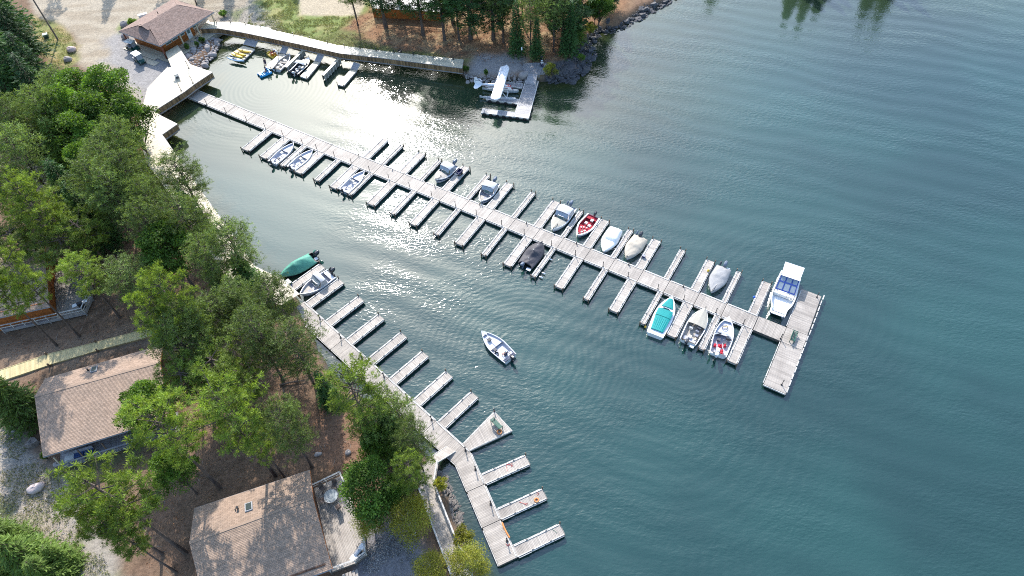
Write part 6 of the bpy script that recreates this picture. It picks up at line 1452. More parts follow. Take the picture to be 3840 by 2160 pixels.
TL = [
 ('dspruce', 12, 35, 100, 15, 'dark spruce in the extreme top left corner of the forest'), ('dspruce', 45, 100, 110, 15, 'dark spruce just left of the utility pole'), ('spruce', 25, 165, 120, 15, 'large spruce at the left edge, below the corner spruce'),
 ('dspruce', 90, 190, 95, 13, 'dark spruce below the grassy patch with two boulders'), ('spruce', 20, 235, 120, 14, 'spruce at the left edge above the grey pines'), ('dspruce', 105, 245, 105, 13, 'dark spruce behind the big broadleaf clump'), ('jack', 155, 225, 80, 9, 'thin pine between the dark spruces and the sand road'),
 ('decid', 200, 245, 140, 10, 'broad green tree nearest the parked carts'), ('decid', 285, 240, 140, 11, 'tall green tree reaching out towards the fuel platform'), ('decid', 325, 310, 135, 11, 'rounded green tree overhanging the platform jetty'), ('decid', 245, 310, 150, 11, 'green tree in the middle of the broadleaf clump'), ('decid', 165, 295, 130, 12, 'lighter green tree on the left of the broadleaf clump'),
 ('lspruce', 130, 340, 110, 12, 'pale green cedar below the broadleaf clump'), ('lspruce', 175, 400, 120, 12, 'bright green cedar in the middle of the left forest'), ('jack', 40, 320, 110, 12, 'grey green pine at the left edge above the back cabin'), ('jack', 60, 400, 120, 12, 'loose grey green pine left of the cedars'),
 ('decid', 235, 420, 110, 11, 'narrow green tree between the cedars and the grey pines'), ('jack', 283, 420, 120, 12, 'grey green pine beside the pale shore strip'), ('jack', 332, 458, 110, 12, 'second grey green pine beside the pale shore strip'), ('jack', 318, 380, 100, 12, 'grey green pine just below the overhanging broadleaf'),
 ('jack', 460, 450, 110, 10, 'pine leaning over the pale shore strip by itself'), ('jack', 300, 500, 120, 12, 'grey green pine above the bright round broadleaf'), ('jack', 388, 522, 90, 11, 'thin pine with bare trunk above the shore strip bend'),
 ('pine', 115, 545, 150, 9, 'red pine above the orange walled cabin'), ('pine', 45, 610, 150, 7.2, 'red pine over the left end of the orange walled cabin roof'), ('pine', 165, 620, 150, 7.2, 'tufted red pine hanging over the orange walled cabin deck'), ('pine', 235, 680, 110, 9, 'red pine to the right of the orange walled cabin deck', None, (450, 1190)), ('pine', 20, 745, 100, 11.5, 'red pine at the left edge in front of the orange walled cabin', None, (214, 1296)), ('pine', 127, 670, 100, 13, 'thin red pine standing against the orange walled cabin deck', None, (300, 1263)),
 ('decid', 430, 635, 160, 10, 'bright round broadleaf tree in mid forest'), ('jack', 330, 700, 120, 8, 'yellowish pine left of the bright round broadleaf'), ('jack', 590, 622, 115, 10, 'pine spreading over the bend of the shore strip'), ('spruce', 498, 562, 75, 10, 'pale grey spruce beside the shore strip'), ('jack', 530, 660, 100, 10, 'small pine between the shore strip and the wooden stairs'),
 ('pine', 440, 770, 130, 14, 'red pine at the end of the yellow walkway'), ('jack', 455, 860, 130, 12, 'grey green pine right of the middle cabin roof'), ('spruce', 560, 720, 70, 8, 'small dark spruce by the wooden stairs'), ('jack', 600, 765, 110, 9, 'yellow green pine nearest the green covered boat'), ('jack', 690, 760, 110, 10, 'pine overhanging the start of the near pier'),
 ('jack', 650, 850, 130, 11, 'dense pine beside the second empty finger of the near pier'), ('jack', 745, 880, 140, 10, 'pine hanging over the water behind the near pier'), ('pine', 550, 930, 160, 8.5, 'large red pine in the middle of the lower forest'), ('pine', 470, 960, 140, 8.5, 'red pine just right of the middle cabin roof corner'), ('decid', 375, 1030, 140, 9, 'round green tree overlapping the middle cabin roof'),
 ('pine', 440, 1090, 160, 14, 'olive red pine below the round green tree', None, (825, 1828)), ('pine', 580, 1050, 170, 15, 'big tufted red pine above the bottom cabin'), ('pine', 670, 1100, 90, 9, 'darker green pine above the ridge of the bottom cabin', None, (1067, 1788)), ('jack', 725, 1030, 115, 11, 'thin lichen grey pine standing alone on the brown slope', None, (1171, 1751)),
 ('pine', 900, 1010, 160, 13, 'tall red pine beside the near pier above the rocks'), ('spruce', 820, 985, 60, 7, 'small dark spruce left of the tall red pine by the pier'), ('jack', 1000, 1035, 75, 8, 'small pine leaning across the near pier'), ('spruce', 985, 1100, 100, 9, 'bluish green spruce above the shore walkway'), ('jack', 1040, 1110, 90, 9, 'wispy grey pine beside the gangway'),
 ('decid', 930, 1230, 165, 8, 'bright green broadleaf tree overhanging the bottom cabin deck'), ('pine', 1035, 1190, 100, 9, 'green pine beside the shore walkway'), ('birch', 1030, 1310, 120, 7, 'yellow green birch between the deck and the walkway'), ('birch', 930, 1310, 90, 5, 'small yellowing birch below the bright green broadleaf'), ('birch', 1085, 1430, 95, 6, 'birch at the bottom edge left of the walkway end'), ('birch', 1180, 1420, 110, 6, 'birch at the bottom edge right of the walkway end'),
 ('pine', 300, 1230, 190, 15.5, 'large yellow green red pine left of the bottom cabin', None, (696, 2073)), ('pine', 310, 1350, 110, 12, 'lower red pine beside the gravel path'), ('decid', 440, 1190, 120, 8, 'dark green broadleaf between the two lower cabins'), ('lspruce', 30, 1010, 130, 9, 'dense green cedar at the corner of the middle cabin'), ('lspruce', 60, 1400, 140, 8, 'yellow green cedar in the bottom left corner'), ('lspruce', -10, 1440, 120, 7, 'cedar cut off by the bottom left corner'), ('lspruce', 120, 1440, 110, 6, 'low green cedar on the bottom edge beside the path'),
]
TL += [
 ('spruce', 60, 205, 110, 13, 'green spruce in the second row of the left edge'), ('jack', 120, 300, 100, 12, 'grey pine between the dark spruces and the broadleaf clump'), ('dspruce', 10, 90, 110, 14, 'dark spruce cut by the left edge near the top'), ('decid', 215, 350, 140, 11, 'green tree filling the lower left of the broadleaf clump'), ('decid', 300, 340, 120, 10, 'green tree filling the lower right of the broadleaf clump'), ('lspruce', 90, 370, 110, 12, 'cedar to the left of the bright green cedar'),
 ('jack', 10, 470, 120, 12, 'pine at the left edge below the back cabin'), ('jack', 255, 480, 120, 12, 'dense pine in the forest centre, above mid forest gap'), ('jack', 385, 580, 100, 11, 'pine just above the bright round broadleaf'), ('spruce', 190, 500, 100, 12, 'dark spruce between the red pines and the cedars'), ('spruce', 235, 560, 90, 12, 'dark spruce right of the red pines over the cabin'), ('jack', 470, 560, 110, 11, 'pine on the forest side of the bend in the shore strip'),
 ('pine', 80, 520, 130, 14, 'red pine crown at the left, behind the cabin roof'), ('pine', 210, 590, 120, 8.5, 'red pine crown behind the orange walled cabin deck'), ('jack', 500, 830, 110, 11, 'pine in the dense clump above the lower red pines'), ('jack', 560, 800, 110, 9, 'pine left of the yellow green pines by the near pier'), ('spruce', 620, 700, 80, 8, 'green spruce beside the lower end of the shore strip'),
 ('pine', 615, 975, 100, 7, 'red pine crown to the right of the large central pine'), ('decid', 950, 1120, 100, 8, 'green broadleaf tree between the tall red pine and the bottom deck'), ('jack', 940, 1070, 100, 9, 'pine filling the bank beside the near pier'), ('decid', 1000, 1240, 90, 6, 'green broadleaf at the shore walkway rail'),
 ('pine', 260, 1290, 130, 13, 'yellow green pine crown left of the large red pine'), ('lspruce', 0, 1350, 110, 7, 'cedar at the left edge above the corner cedars'), ('lspruce', 150, 1400, 80, 5, 'small cedar beside the gravel path'), ('pine', 405, 820, 110, 13, 'red pine crown at the top right corner of the middle cabin')]
HF = dict(pine=1.25, jack=1.2, decid=1.15)
for r in TL:
    tree(r[0], r[1]*K2, r[2]*K2, r[3]*K2, r[4]*HF.get(r[0], 1), r[5], G1, r[7] if len(r) > 7 else None)
TR = [('jack', 880, 12, 70, 11, 'yellow green pine at the edge of the lawn', (1342, 94)), ('wpine', 962, 35, 85, 14, 'dark blue green tree beside the left corner of the lodge deck', (1447, 102)), ('wpine', 1058, 30, 75, 17, 'dark spruce in front of the middle of the lodge deck', (1588, 132)), ('wpine', 1100, 50, 70, 16, 'dark spruce at the right corner of the lodge deck', (1668, 150)),
 ('pine', 1160, 35, 80, 13, 'green pine beside the yellow diamond sign', (1722, 150)), ('wpine', 1205, 45, 85, 12, 'green pine behind the sandy slope right of the sign', (1765, 148)), ('wpine', 1240, 50, 80, 12, 'dark tree between two green pines on the point', (1850, 148)), ('jack', 1275, 45, 70, 12, 'pine with a tall bare trunk on the point', (1888, 160)),
 ('spruce', 1293, 95, 38, 10.5, 'narrow green spruce left of the round deck', (1940, 205)), ('jack', 1335, 60, 60, 11, 'olive pine behind the round deck', (1990, 195)), ('spruce', 1352, 115, 30, 8, 'slim spruce just behind the round deck', (2013, 220)),
 ('wpine', 1425, 55, 95, 11, 'bright green cedar right of the round deck', (2110, 165)), ('lspruce', 1470, 75, 45, 9, 'yellow green cedar at the rocky tip', (2160, 160)), ('spruce', 1437, 85, 42, 10, 'thin greyish spruce at the rocky tip', (2133, 206)), ('jack', 1395, 20, 70, 12, 'pine cut off by the top edge left of the bright cedar', None), ('decid', 1510, 15, 60, 8, 'green broadleaf tree above the rocky shore at the top edge', None), ('dspruce', 1530, -20, 60, 9, 'dark spruce above the rocky shore, cut off by the top edge', None)]
TR += [('decid', 500, -35, 60, 7, 'tree behind the store whose forked trunk shows at the top edge', (738, 18)), ('wpine', 1010, 20, 75, 16, 'dark green pine behind the left part of the lodge deck', (1500, 40)), ('wpine', 1135, 20, 75, 11, 'green pine at the back right of the lodge deck', (1700, 90)), ('pine', 1185, 20, 75, 12, 'green pine behind the yellow diamond sign', (1770, 85)), ('wpine', 1262, 30, 75, 11, 'green pine in the back row of the point', (1875, 90)), ('jack', 1320, 20, 70, 12, 'olive pine in the back row of the point', (1960, 95)), ('wpine', 1380, 30, 80, 11, 'green pine in the back row left of the bright cedar', (2060, 100)), ('wpine', 1455, 20, 80, 11, 'big green pine in the back row near the rocky shore', (2170, 90)), ('decid', 1490, 55, 50, 6, 'low green broadleaf on the rocky bank', (2230, 100))]
for r in TR:
    k, x, y, d, h, lb, ba = r
    if ba and k not in ('x',):
        tree(k, x*K2, y*K2, d*K2, h, lb, G2, ba)
    else: tree(k, x*K2, y*K2, d*K2, h, lb, G2)
# trees just outside the top edge: their shadows fall on the road and their reflections on the lake
for k, (x, y, d, h) in enumerate(((430, -110, 80, 15), (620, -100, 75, 14), (860, -90, 70, 12), (960, -95, 75, 12), (1100, -120, 80, 10), (240, -120, 90, 15), (760, -130, 80, 13))):
    tree(['spruce', 'pine', 'spruce', 'jack'][k % 4], x, y, d, h, f'tree beyond the top edge casting its shadow towards the {["road", "sand road centre", "road behind the store", "path", "lawn", "road corner", "store roof"][k]}', G3, (x, y+20))
for k, (x, y) in enumerate(((2690, -115), (2990, -78), (3050, -82), (3100, -80), (3290, -80), (3350, -78))):
    tree(['dspruce', 'spruce', 'lspruce'][k % 3], x, y, 75, 6+k % 3*1.2, f'shoreline tree beyond the top edge mirrored in the lake, {ORD[k]} from the left', G3, (x, y))
# bushes
BU = [('ybush', 2065, 262, 60, 'round yellow green bush at the right end of the round deck'), ('bush', 757, 150, 24, 'low green bush at the head of the stone bank'), ('bush', 738, 165, 16, 'small green plant beside the stone bank bush'), ('bush', 700, 175, 22, 'small green clump beside the store porch'), ('ybush', 1652, 1815, 60, 'small yellow green bush on the rocks beside the walkway'), ('ybush', 1735, 2010, 90, 'yellow green bush between the lower walkway and the water'), ('bush', 1747, 258, 26, 'small weed at the right end of the north boardwalk'), ('bush', 1822, 271, 18, 'small weed growing among the stones near the floatplane'),
      ('ybush', 2215, 105, 50, 'yellowish bush on the rocky tip'), ('bush', 2180, 215, 30, 'low bush beside the dark rock slabs'), ('bush', 500, 88, 40, 'weed patch on the road side of the store'), ('bush', 835, 50, 30, 'green weed beside the stones behind the store'), ('bush', 165, 1710, 26, 'weed at the left end of the middle cabin porch')]
for k, x, y, d, lb in BU: tree(k, x, y, d, 1.3 if d < 40 else 2.0, lb, 'bushes along the shore')
# ---------------------------------------------------------------- stones and rocks
stone_m = M('grey_pink_fieldstone', (.36, .31, .28), .85, .25, 1.5, tint=.5, bump=.4, bscale=6, alt=(.24, .22, .215))
rock_m = M('dark_lake_rock', (.075, .072, .078), .75, .3, 1.5, tint=.5, bump=.6, bscale=5, alt=(.045, .045, .05))
slab_m = M('grey_brown_rock', (.15, .13, .115), .8, .3, 1.5, tint=.4, bump=.6, bscale=5)
def rock_mesh(seed, ang=False, n=10, m_=6):
    rr = random.Random(seed); mb = MB(); f = [rr.uniform(.8, 1.2) for _ in range(12)]; ph = [rr.uniform(0, 6) for _ in range(4)]; rows = []
    for i in range(m_+1):
        p_ = -math.pi/2+math.pi*i/m_; r = []
        for k in range(n):
            a = 6.283*k/n; q_ = 1+.16*math.sin(2*a+ph[0])*math.cos(p_)+.12*math.sin(3*a+ph[1]+p_*2)+(rr.uniform(-.18, .18) if ang else rr.uniform(-.05, .05))
            e = .6 if ang else .85
            r.append((math.copysign(abs(math.cos(p_))**e, math.cos(p_))*math.cos(a)*q_, math.copysign(abs(math.cos(p_))**e, math.cos(p_))*math.sin(a)*q_, math.copysign(abs(math.sin(p_))**e, math.sin(p_))*(.9+.1*math.sin(ph[2]+a*2))))
        rows.append(r)
    mb.grid(rows, rr.random(), True); return mb
ST = []; RK = []; SLB = []
for k in range(7):
    me = rock_mesh(k, False).mesh('stone'); me.materials.append(stone_m); me.polygons.foreach_set('use_smooth', [True]*len(me.polygons)); ST.append(me)
    me = rock_mesh(50+k, True, 7, 4).mesh('rock'); me.materials.append(rock_m); RK.append(me)
    me = rock_mesh(90+k, True, 7, 4).mesh('rock'); me.materials.append(slab_m); SLB.append(me)
def scatter(name, label, cat, polypx, n, rmin, rmax, meshes, z0=.2, z1=1.0, water=None, flat=.6, part='stone', zp=.6, seed=0, mind=.75):
    rr = random.Random(seed+3); poly = [tuple(P(x, y, zp)[:2]) for x, y in polypx]; cx = sum(p[0] for p in poly)/len(poly); cy = sum(p[1] for p in poly)/len(poly)
    t = thing(name, label, cat, (cx, cy, 0)); xs = [p[0] for p in poly]; ys = [p[1] for p in poly]; placed = []; tries = 0
    while len(placed) < n and tries < n*60:
        tries += 1; x = rr.uniform(min(xs), max(xs)); y = rr.uniform(min(ys), max(ys))
        if float(sdist(np.array([x]), np.array([y]), poly)[0]) < 0: continue
        r = rmin+(rmax-rmin)*rr.random()**2.2
        if any((x-a)**2+(y-b_)**2 < ((r+c_)*mind)**2 for a, b_, c_ in placed): continue
        placed.append((x, y, r)); sl_ = float(sdist(np.array([x]), np.array([y]), land_poly)[0]); gz = z0+(z1-z0)*min(1, max(0, (sl_+1.0)/2.5))
        o = inst(part, rr.choice(meshes), t, (x-cx, y-cy, gz), rr.uniform(0, 6.28), (r*rr.uniform(.85, 1.25), r*rr.uniform(.7, 1.0), r*flat*rr.uniform(.8, 1.1)))
        o.rotation_euler = (rr.uniform(-.3, .3), rr.uniform(-.3, .3), rr.uniform(0, 6.28))
    return t
scatter('stone_bank', 'bank of rounded grey and pink stones between the store porch and the water', 'stone bank', [(690, 190), (760, 140), (830, 140), (815, 175), (790, 215), (748, 262), (722, 258)], 150, .28, .85, ST, .05, 1.0, flat=.75, seed=1)
scatter('stone_bank', 'strip of rounded stones between the north boardwalk and the round deck, behind the floatplane', 'stone bank', [(1740, 262), (1800, 258), (1880, 262), (1905, 240), (1965, 245), (1985, 285), (1980, 300), (1860, 300), (1745, 298)], 210, .16, .42, ST, .0, .9, flat=.75, seed=2)
b = MB(); 
def boulder(px, py, rx, ry, rz_, ang, label, m=None, z=GZ, grp=None, me=None, sm=True):
    p = P(px, py, z+rz_*.4); o = bpy.data.objects.new('boulder', (me or ST[hash(label) % 1 + int(px) % 7]).copy()); 
    if m: o.data.materials[0] = m
    C.objects.link(o); o.location = (p.x, p.y, z+rz_*.35); o.scale = (rx, ry, rz_); o.rotation_euler = (0, 0, ang); return tag(o, label, 'boulder', grp)
pinkb = M('pink_granite', (.46, .36, .33), .8, .18, 1.2, bump=.4, bscale=5)
boulder(1964, 282, .95, .8, .8, .2, 'largest rounded boulder left of the seaplane gangway', stone_m, .5)
boulder(267, 186, .95, .75, .65, .3, 'pinkish boulder in the middle of the roadside grass', pinkb); boulder(253, 223, .85, .65, .6, .1, 'paler boulder at the lower tip of the roadside grass', stone_m)
boulder(470, 92, 1.1, .8, .8, .5, 'grey boulder on the road side of the store', stone_m); boulder(467, 137, .7, .7, .7, 0, 'pale boulder at the left corner of the store', stone_m)
boulder(122, 1662, .75, .6, .65, 1.0, 'grey angular boulder beside the middle cabin', slab_m, me=SLB[2]); boulder(134, 1831, 1.05, .52, .5, .55, 'long pinkish white boulder lying on the gravel path', M('pale_pink_rock', (.58, .46, .42), .8, .1, 1.2, bump=.4, bscale=5))
boulder(215, 1742, .5, .35, .3, .1, 'flat stone at the left end of the middle cabin porch', stone_m); boulder(52, 1612, .35, .3, .3, 0, 'small grey stone under the corner cedar', stone_m)
for x, y, lb in ((1192, 1704, 'small grey stone on the brown slope above the bottom cabin'), (1305, 1697, 'small pale stone on the brown slope right of the lone pine'), (1437, 1720, 'grey stone among the leaves near the shore walkway')): boulder(x, y, .4, .3, .25, .5, lb, stone_m)
scatter('rocky_shore', 'jumble of dark angular rocks at the point beside the round deck', 'rocks', [(2050, 262), (2120, 240), (2150, 205), (2170, 170), (2210, 150), (2240, 190), (2205, 262), (2150, 300), (2060, 302)], 190, .3, 1.1, RK, -.1, .95, flat=.5, part='rock', seed=4, mind=.55)
scatter('rocky_shore', 'line of dark boulders along the far shore at the top of the photograph', 'rocks', [(2170, 150), (2230, 90), (2320, 78), (2390, 35), (2470, -20), (2560, -60), (2570, -40), (2500, 12), (2410, 60), (2335, 105), (2250, 125), (2205, 165)], 190, .25, .95, RK, -.1, .8, flat=.6, part='rock', seed=5, mind=.55)
scatter('rocky_shore', 'grey angular rocks between the shore walkway and the near pier', 'rocks', [(1645, 1755), (1680, 1780), (1720, 1880), (1760, 2010), (1785, 2090), (1740, 2095), (1690, 1960), (1655, 1830)], 110, .15, .62, SLB, -.1, .7, flat=.5, part='rock', seed=6, mind=.55)
scatter('rocky_shore', 'scattered rocks under the trees behind the near pier', 'rocks', [(1190, 1330), (1240, 1390), (1330, 1460), (1440, 1540), (1520, 1610), (1500, 1640), (1400, 1560), (1260, 1440)], 40, .15, .5, SLB, -.1, .5, flat=.5, part='rock', seed=7, mind=.9)
# ---------------------------------------------------------------- small things on the docks and shore
bench_g = M('dark_green_paint', (.012, .095, .065), .5, .1, 4)
def bench(lb, px, ang, z):
    p = P(*px, z+.4); t = thing('garden_bench', lb, 'bench', (p.x, p.y, z), ang)
    for k in range(4): mb = MB(); mb.box((-.18+.13*k, 0, .42), (.11, 1.45, .03)); mb.build('seat_slat', bench_g, t)
    for k in range(3): mb = MB(); mb.box((-.27-.03*k, 0, .56+.15*k), (.03, 1.45, .12), ry=-.2); mb.build('back_slat', bench_g, t)
    for s in (-1, 1):
        mb = MB(); mb.box((0, s*.7, .62), (.55, .08, .04)); mb.build('armrest', bench_g, t)
        for x in (-.25, .25): mb = MB(); mb.box((x, s*.7, .3), (.07, .07, .6)); mb.build('leg', bench_g, t)
    return t
bench('dark green garden bench on the triangular platform of the near pier', PX(1400, 1440, 960, [(930, 300)])[0], ang_of(P(*PX(1400, 1440, 960, [(910, 320)])[0]), P(*PX(1400, 1440, 960, [(955, 290)])[0]))+.1, DZ)
bench('dark green garden bench on the T head of the long pier', PX(2620, 960, 480, [(1440, 1215)])[0], PANG+.0, DZ)
def ring(lb, px, z, r, r2, m, nm='life_ring', cat='life ring'):
    p = P(*px, z); mb = MB(); torus(mb, r, r2, 16, 6); o = mb.build(nm, m); o.location = (p.x, p.y, z+r2); return tag(o, lb, cat)
orange_m = M('orange_ring', (.65, .24, .07), .5, .12, 3)
ring('orange life ring on the boards beside the platform bench', PX(1400, 1440, 960, [(952, 364)])[0], DZ, .24, .08, orange_m); ring('small orange coil near the tip of the second lowest finger', PX(1400, 1440, 960, [(1232, 878)])[0], DZ, .2, .08, orange_m, 'rope_coil', 'rope coil')
red_rope = M('red_rope', (.50, .06, .05), .8, .1, 5)
def squiggle(lb, pts, z=DZ+.03, m=red_rope, r=.02):
    q_ = [P(x, y, z) for x, y in PX(1400, 1440, 960, pts)]; o0 = q_[0].copy(); mb = MB(); mb.tube([p-o0 for p in q_], r, 5); o = mb.build('rope', m); o.location = o0; tag(o, lb, 'rope', 'loose ropes on the near pier')
squiggle('thin red rope on the finger just below the triangular platform', [(1010, 608), (1045, 612), (1055, 620), (1040, 625), (1050, 600), (1005, 610), (1010, 660)])
squiggle('thin red rope on the finger with the orange coil', [(1100, 890), (1130, 900), (1160, 915), (1165, 900), (1140, 905)]); squiggle('short red rope at the tip of the finger with the orange coil', [(1235, 820), (1250, 825), (1240, 840), (1232, 830)])
squiggle('tangle of red rope on the bottom section of the near pier', [(1000, 1205), (1020, 1225), (1030, 1205), (1005, 1220), (1035, 1212)])
squiggle('dark green line on the lowest finger dock', [(1350, 1095), (1370, 1110), (1385, 1125)], m=bench_g)
mb = MB(); q_ = [P(x, y, .62) for x, y in PX(1400, 1440, 960, [(972, 1045), (985, 1080), (1010, 1130), (1028, 1160)])]; mb.tube([p-q_[0] for p in q_], .09, 8); o = mb.build('fender_hose', orange_m); o.location = q_[0]; tag(o, 'red orange hose along the edge of the lowest pier section', 'hose')
# blue cart, coolers, buoys, pump
blue_m = M('navy_plastic', (.012, .02, .10), .5, .1, 4)
p = P(*PX(1580, 560, 400, [(692, 405)])[0], 1.0); t = thing('dock_cart', 'navy blue two wheeled cart parked on a finger dock by the canopy boat', 'cart', (p.x, p.y, DZ), PANG+math.pi/2)
mb = MB()
for a, b_ in (((-.45, -.3), (.45, -.3)), ((-.45, .3), (.45, .3)), ((-.45, -.3), (-.45, .3)), ((.45, -.3), (.45, .3))): mb.seg(a, b_, .03, .35, .72)
mb.prism([(-.45, -.3), (.45, -.3), (.45, .3), (-.45, .3)], .33, .37); mb.build('tub', blue_m, t)
for s in (-1, 1):
    mb = MB(); mb.tube([(0, s*.36, .25), (0, s*.42, .25)], .25, 12); mb.build('wheel', rubber, t)
mb = MB(); mb.tube([(-.45, -.25, .6), (-.95, -.25, .8), (-.95, .25, .8), (-.45, .25, .6)], .018, 5); mb.build('handle', alu, t); mb = MB(); mb.box((-.4, 0, .17), (.05, .4, .34)); mb.build('rest_leg', metal_dark, t)
def crate(lb, px, o_, w_, z, d, m, lidm=None, nm='cooler', cat='cooler', ang=PANG):
    p = P(*PX(o_[0], o_[1], w_, [px])[0], z+d[2]/2); t = thing(nm, lb, cat, (p.x, p.y, z), ang); mb = MB(); mb.box((0, 0, d[2]*.42), (d[0], d[1], d[2]*.84)); mb.build('body', m, t); mb = MB(); mb.box((0, 0, d[2]*.92), (d[0]*1.06, d[1]*1.06, d[2]*.16)); mb.build('lid', lidm or m, t); return t
crate('small blue cooler with pale lid on the finger beside the cream covered boat', (1640, 970), c20, 440, DZ, (.42, .32, .36), blue_m, seat_grey)
crate('white dock box with blue front at the foot of the green covered boat float', (372, 790), c10, 320, DZ, (.75, .6, .55), M('blue_box', (.06, .10, .28), .5, .1, 3), white_paint, 'dock_box', 'dock box', A1)
def buoy(lb, px, o_, w_, m, r=.14, z=None):
    z = DZ+.0 if z is None else z; p = P(*PX(o_[0], o_[1], w_, [px])[0], z+r); mb = MB(); mb.ell((0, 0, r), (r, r, r), 10, 6); mb.tube([(0, 0, r*1.9), (0, 0, r*2.4)], r*.25, 6); o = mb.build('buoy', m, smooth=True); o.location = (p.x, p.y, z); return tag(o, lb, 'buoy')
buoy('yellow buoy on the wide finger left of the grey covered boat', (145, 222), c26, 480, yellow_pl, .17); buoy('yellow buoy hanging at the end of the finger left of the teal speedboat', (160, 585), c23, 480, yellow_pl, .15, .1)
buoy('bright blue fender on the side of the finger left of the hardtop boat', (838, 622), c26, 480, M('blue_fender', (.02, .12, .55), .4, .1, 3), .18, .25)
for k, (px, lb) in enumerate((((720, 660), 'white fender on the narrow finger by the charcoal cover, nearest the pier'), ((668, 765), 'white fender midway along the narrow finger by the charcoal cover'), ((648, 795), 'white fender at the tip of the narrow finger by the charcoal cover'))):
    p = P(*PX(1700, 640, 960, [px])[0], .3); mb = MB(); mb.tube([(0, 0, 0), (.18, -.12, 0), (.45, -.3, 0)], [.07, .10, .07], 8); o = mb.build('fender', white_paint, smooth=True); o.location = (p.x, p.y, .22); tag(o, lb, 'fender', 'white fenders on the narrow finger')
def pole(nm, lb, base, h, z, m, r=.06, cat='post', top=None):
    p = P(*base, z); mb = MB(); mb.tube([(0, 0, 0), (0, 0, h*.5), (0, 0, h)], [r, r*.85, r*.7], 8); 
    t = thing(nm, lb, cat, (p.x, p.y, z)); mb.build('shaft', m, t)
    if top: top(t, h)
    return t
pole('utility_pole', 'tall grey utility pole leaning into view beside the roadside grass', (217, 148), 10.5, GZ, M('pole_wood', (.17, .145, .125), .85, .2, 3), .16, 'pole')
def dia(t, h):
    mb = MB(); mb.box((0, -.04, h-.2), (.5, .03, .5), ry=math.pi/4); mb.build('sign_plate', yellow_pl, t)
pole('warning_sign', 'small yellow diamond sign among the pine trunks on the point', (1722, 142), 1.9, GZ, wood_post, .05, 'sign', dia)
def lampt(t, h):
    mb = MB(); mb.box((0, 0, h+.15), (.22, .22, .4)); mb.build('lamp_head', white_paint, t)
pole('light_post', 'thin post with a white lamp head at the left end of the round deck', PX(1700, 0, 960, [(519, 498)])[0], 3.2, 1.1, metal_dark, .05, 'light post', lampt)
# bin, upturned canoe, whitish cabinet by the store
p = P(1500, 200, GZ+.4); t = thing('litter_bin', 'black litter bin standing on the grass above the north boardwalk', 'bin', (p.x, p.y, GZ)); mb = MB(); mb.tube([(0, 0, 0), (0, 0, .9)], [.30, .36], 14); mb.build('body', metal_dark, t); mb = MB(); torus(mb, .36, .04, 16, 5); o = mb.build('rim', rubber, t); o.location.z = .9
A_, B2 = P(950, 97, GZ+.3), P(1027, 113, GZ+.3); c = (A_+B2)/2; t = thing('upturned_canoe', 'pale canoe lying upside down on the bank above the north boardwalk', 'canoe', (c.x, c.y, GZ), ang_of(A_, B2)); L_ = (B2-A_).length; mb = MB(); rows = []
for i in range(17):
    u = i/8-1; w_ = .46*(1-abs(u)**2.3)+.02; rows.append([(u*L_/2, w_*math.cos(a), .05+(.40*(1-abs(u)**6)+.03)*math.sin(a)**.8) for a in [math.pi*k/8 for k in range(9)]])
mb.grid(rows, .5); mb.build('hull', M('grey_green_canoe', (.33, .38, .40), .4, .15, 1), t, smooth=True); mb = MB()
for sg in (1, -1): mb.grid([[(u*L_/2, sg*(.46*(1-abs(u)**2.3)+.03), z_) for z_ in (.02, .08)] for u in [i/8-1 for i in range(17)]])
mb.build('gunwale', white_paint, t)
crate('white utility cabinet behind the store beside the road', (1080, 118), (0, 0), 960, GZ, (1.6, .6, .7), white_paint, None, 'utility_cabinet', 'cabinet', .4)
crate('dark green bin with pale lid beside the utility pole', (345, 270), (0, 0), 960, GZ, (.8, .7, .8), M('dark_green_bin', (.02, .06, .05), .5, .1, 3), M('pale_bin_lid', (.45, .55, .5), .5, .05, 3), 'garbage_bin', 'bin', .4)
# fuel pumps
FO = (0, 0); p = P(*PX(0, 0, 960, [(1335, 640)])[0], BZ); an = ang_of(P(*PX(0, 0, 960, [(1290, 655)])[0]), P(*PX(0, 0, 960, [(1385, 622)])[0]))
t = thing('fuel_station', 'white fuel pump island with hose reels on the boardwalk platform', 'fuel pump', (p.x, p.y, BZ), an)
mb = MB(); mb.prism([(-1.5, -.45), (1.3, -.45), (1.55, 0), (1.3, .45), (-1.5, .45), (-1.7, 0)], 0, .15); mb.build('island_base', white_paint, t); mb = MB(); mb.box((.6, 0, 1.0), (.7, .5, 1.7)); mb.build('pump_cabinet', white_paint, t); mb = MB(); mb.box((.6, 0, 2.05), (1.1, .8, .08)); mb.box((.6, 0, 1.95), (.6, .4, .2)); mb.build('pump_hood', white_paint, t)
mb = MB(); mb.box((.6, -.26, 1.3), (.5, .03, .5)); mb.build('pump_display', seat_dark, t)
for x in (-.5, -1.1):
    mb = MB(); torus(mb, .34, .12, 14, 6); o = mb.build('hose_reel', wine, t); o.location = (x, 0, .55); o.rotation_euler = (math.pi/2, 0, 0)
mb = MB(); mb.box((-.1, 0, .55), (.35, .35, .8)); mb.build('waste_bin', blue_m, t)
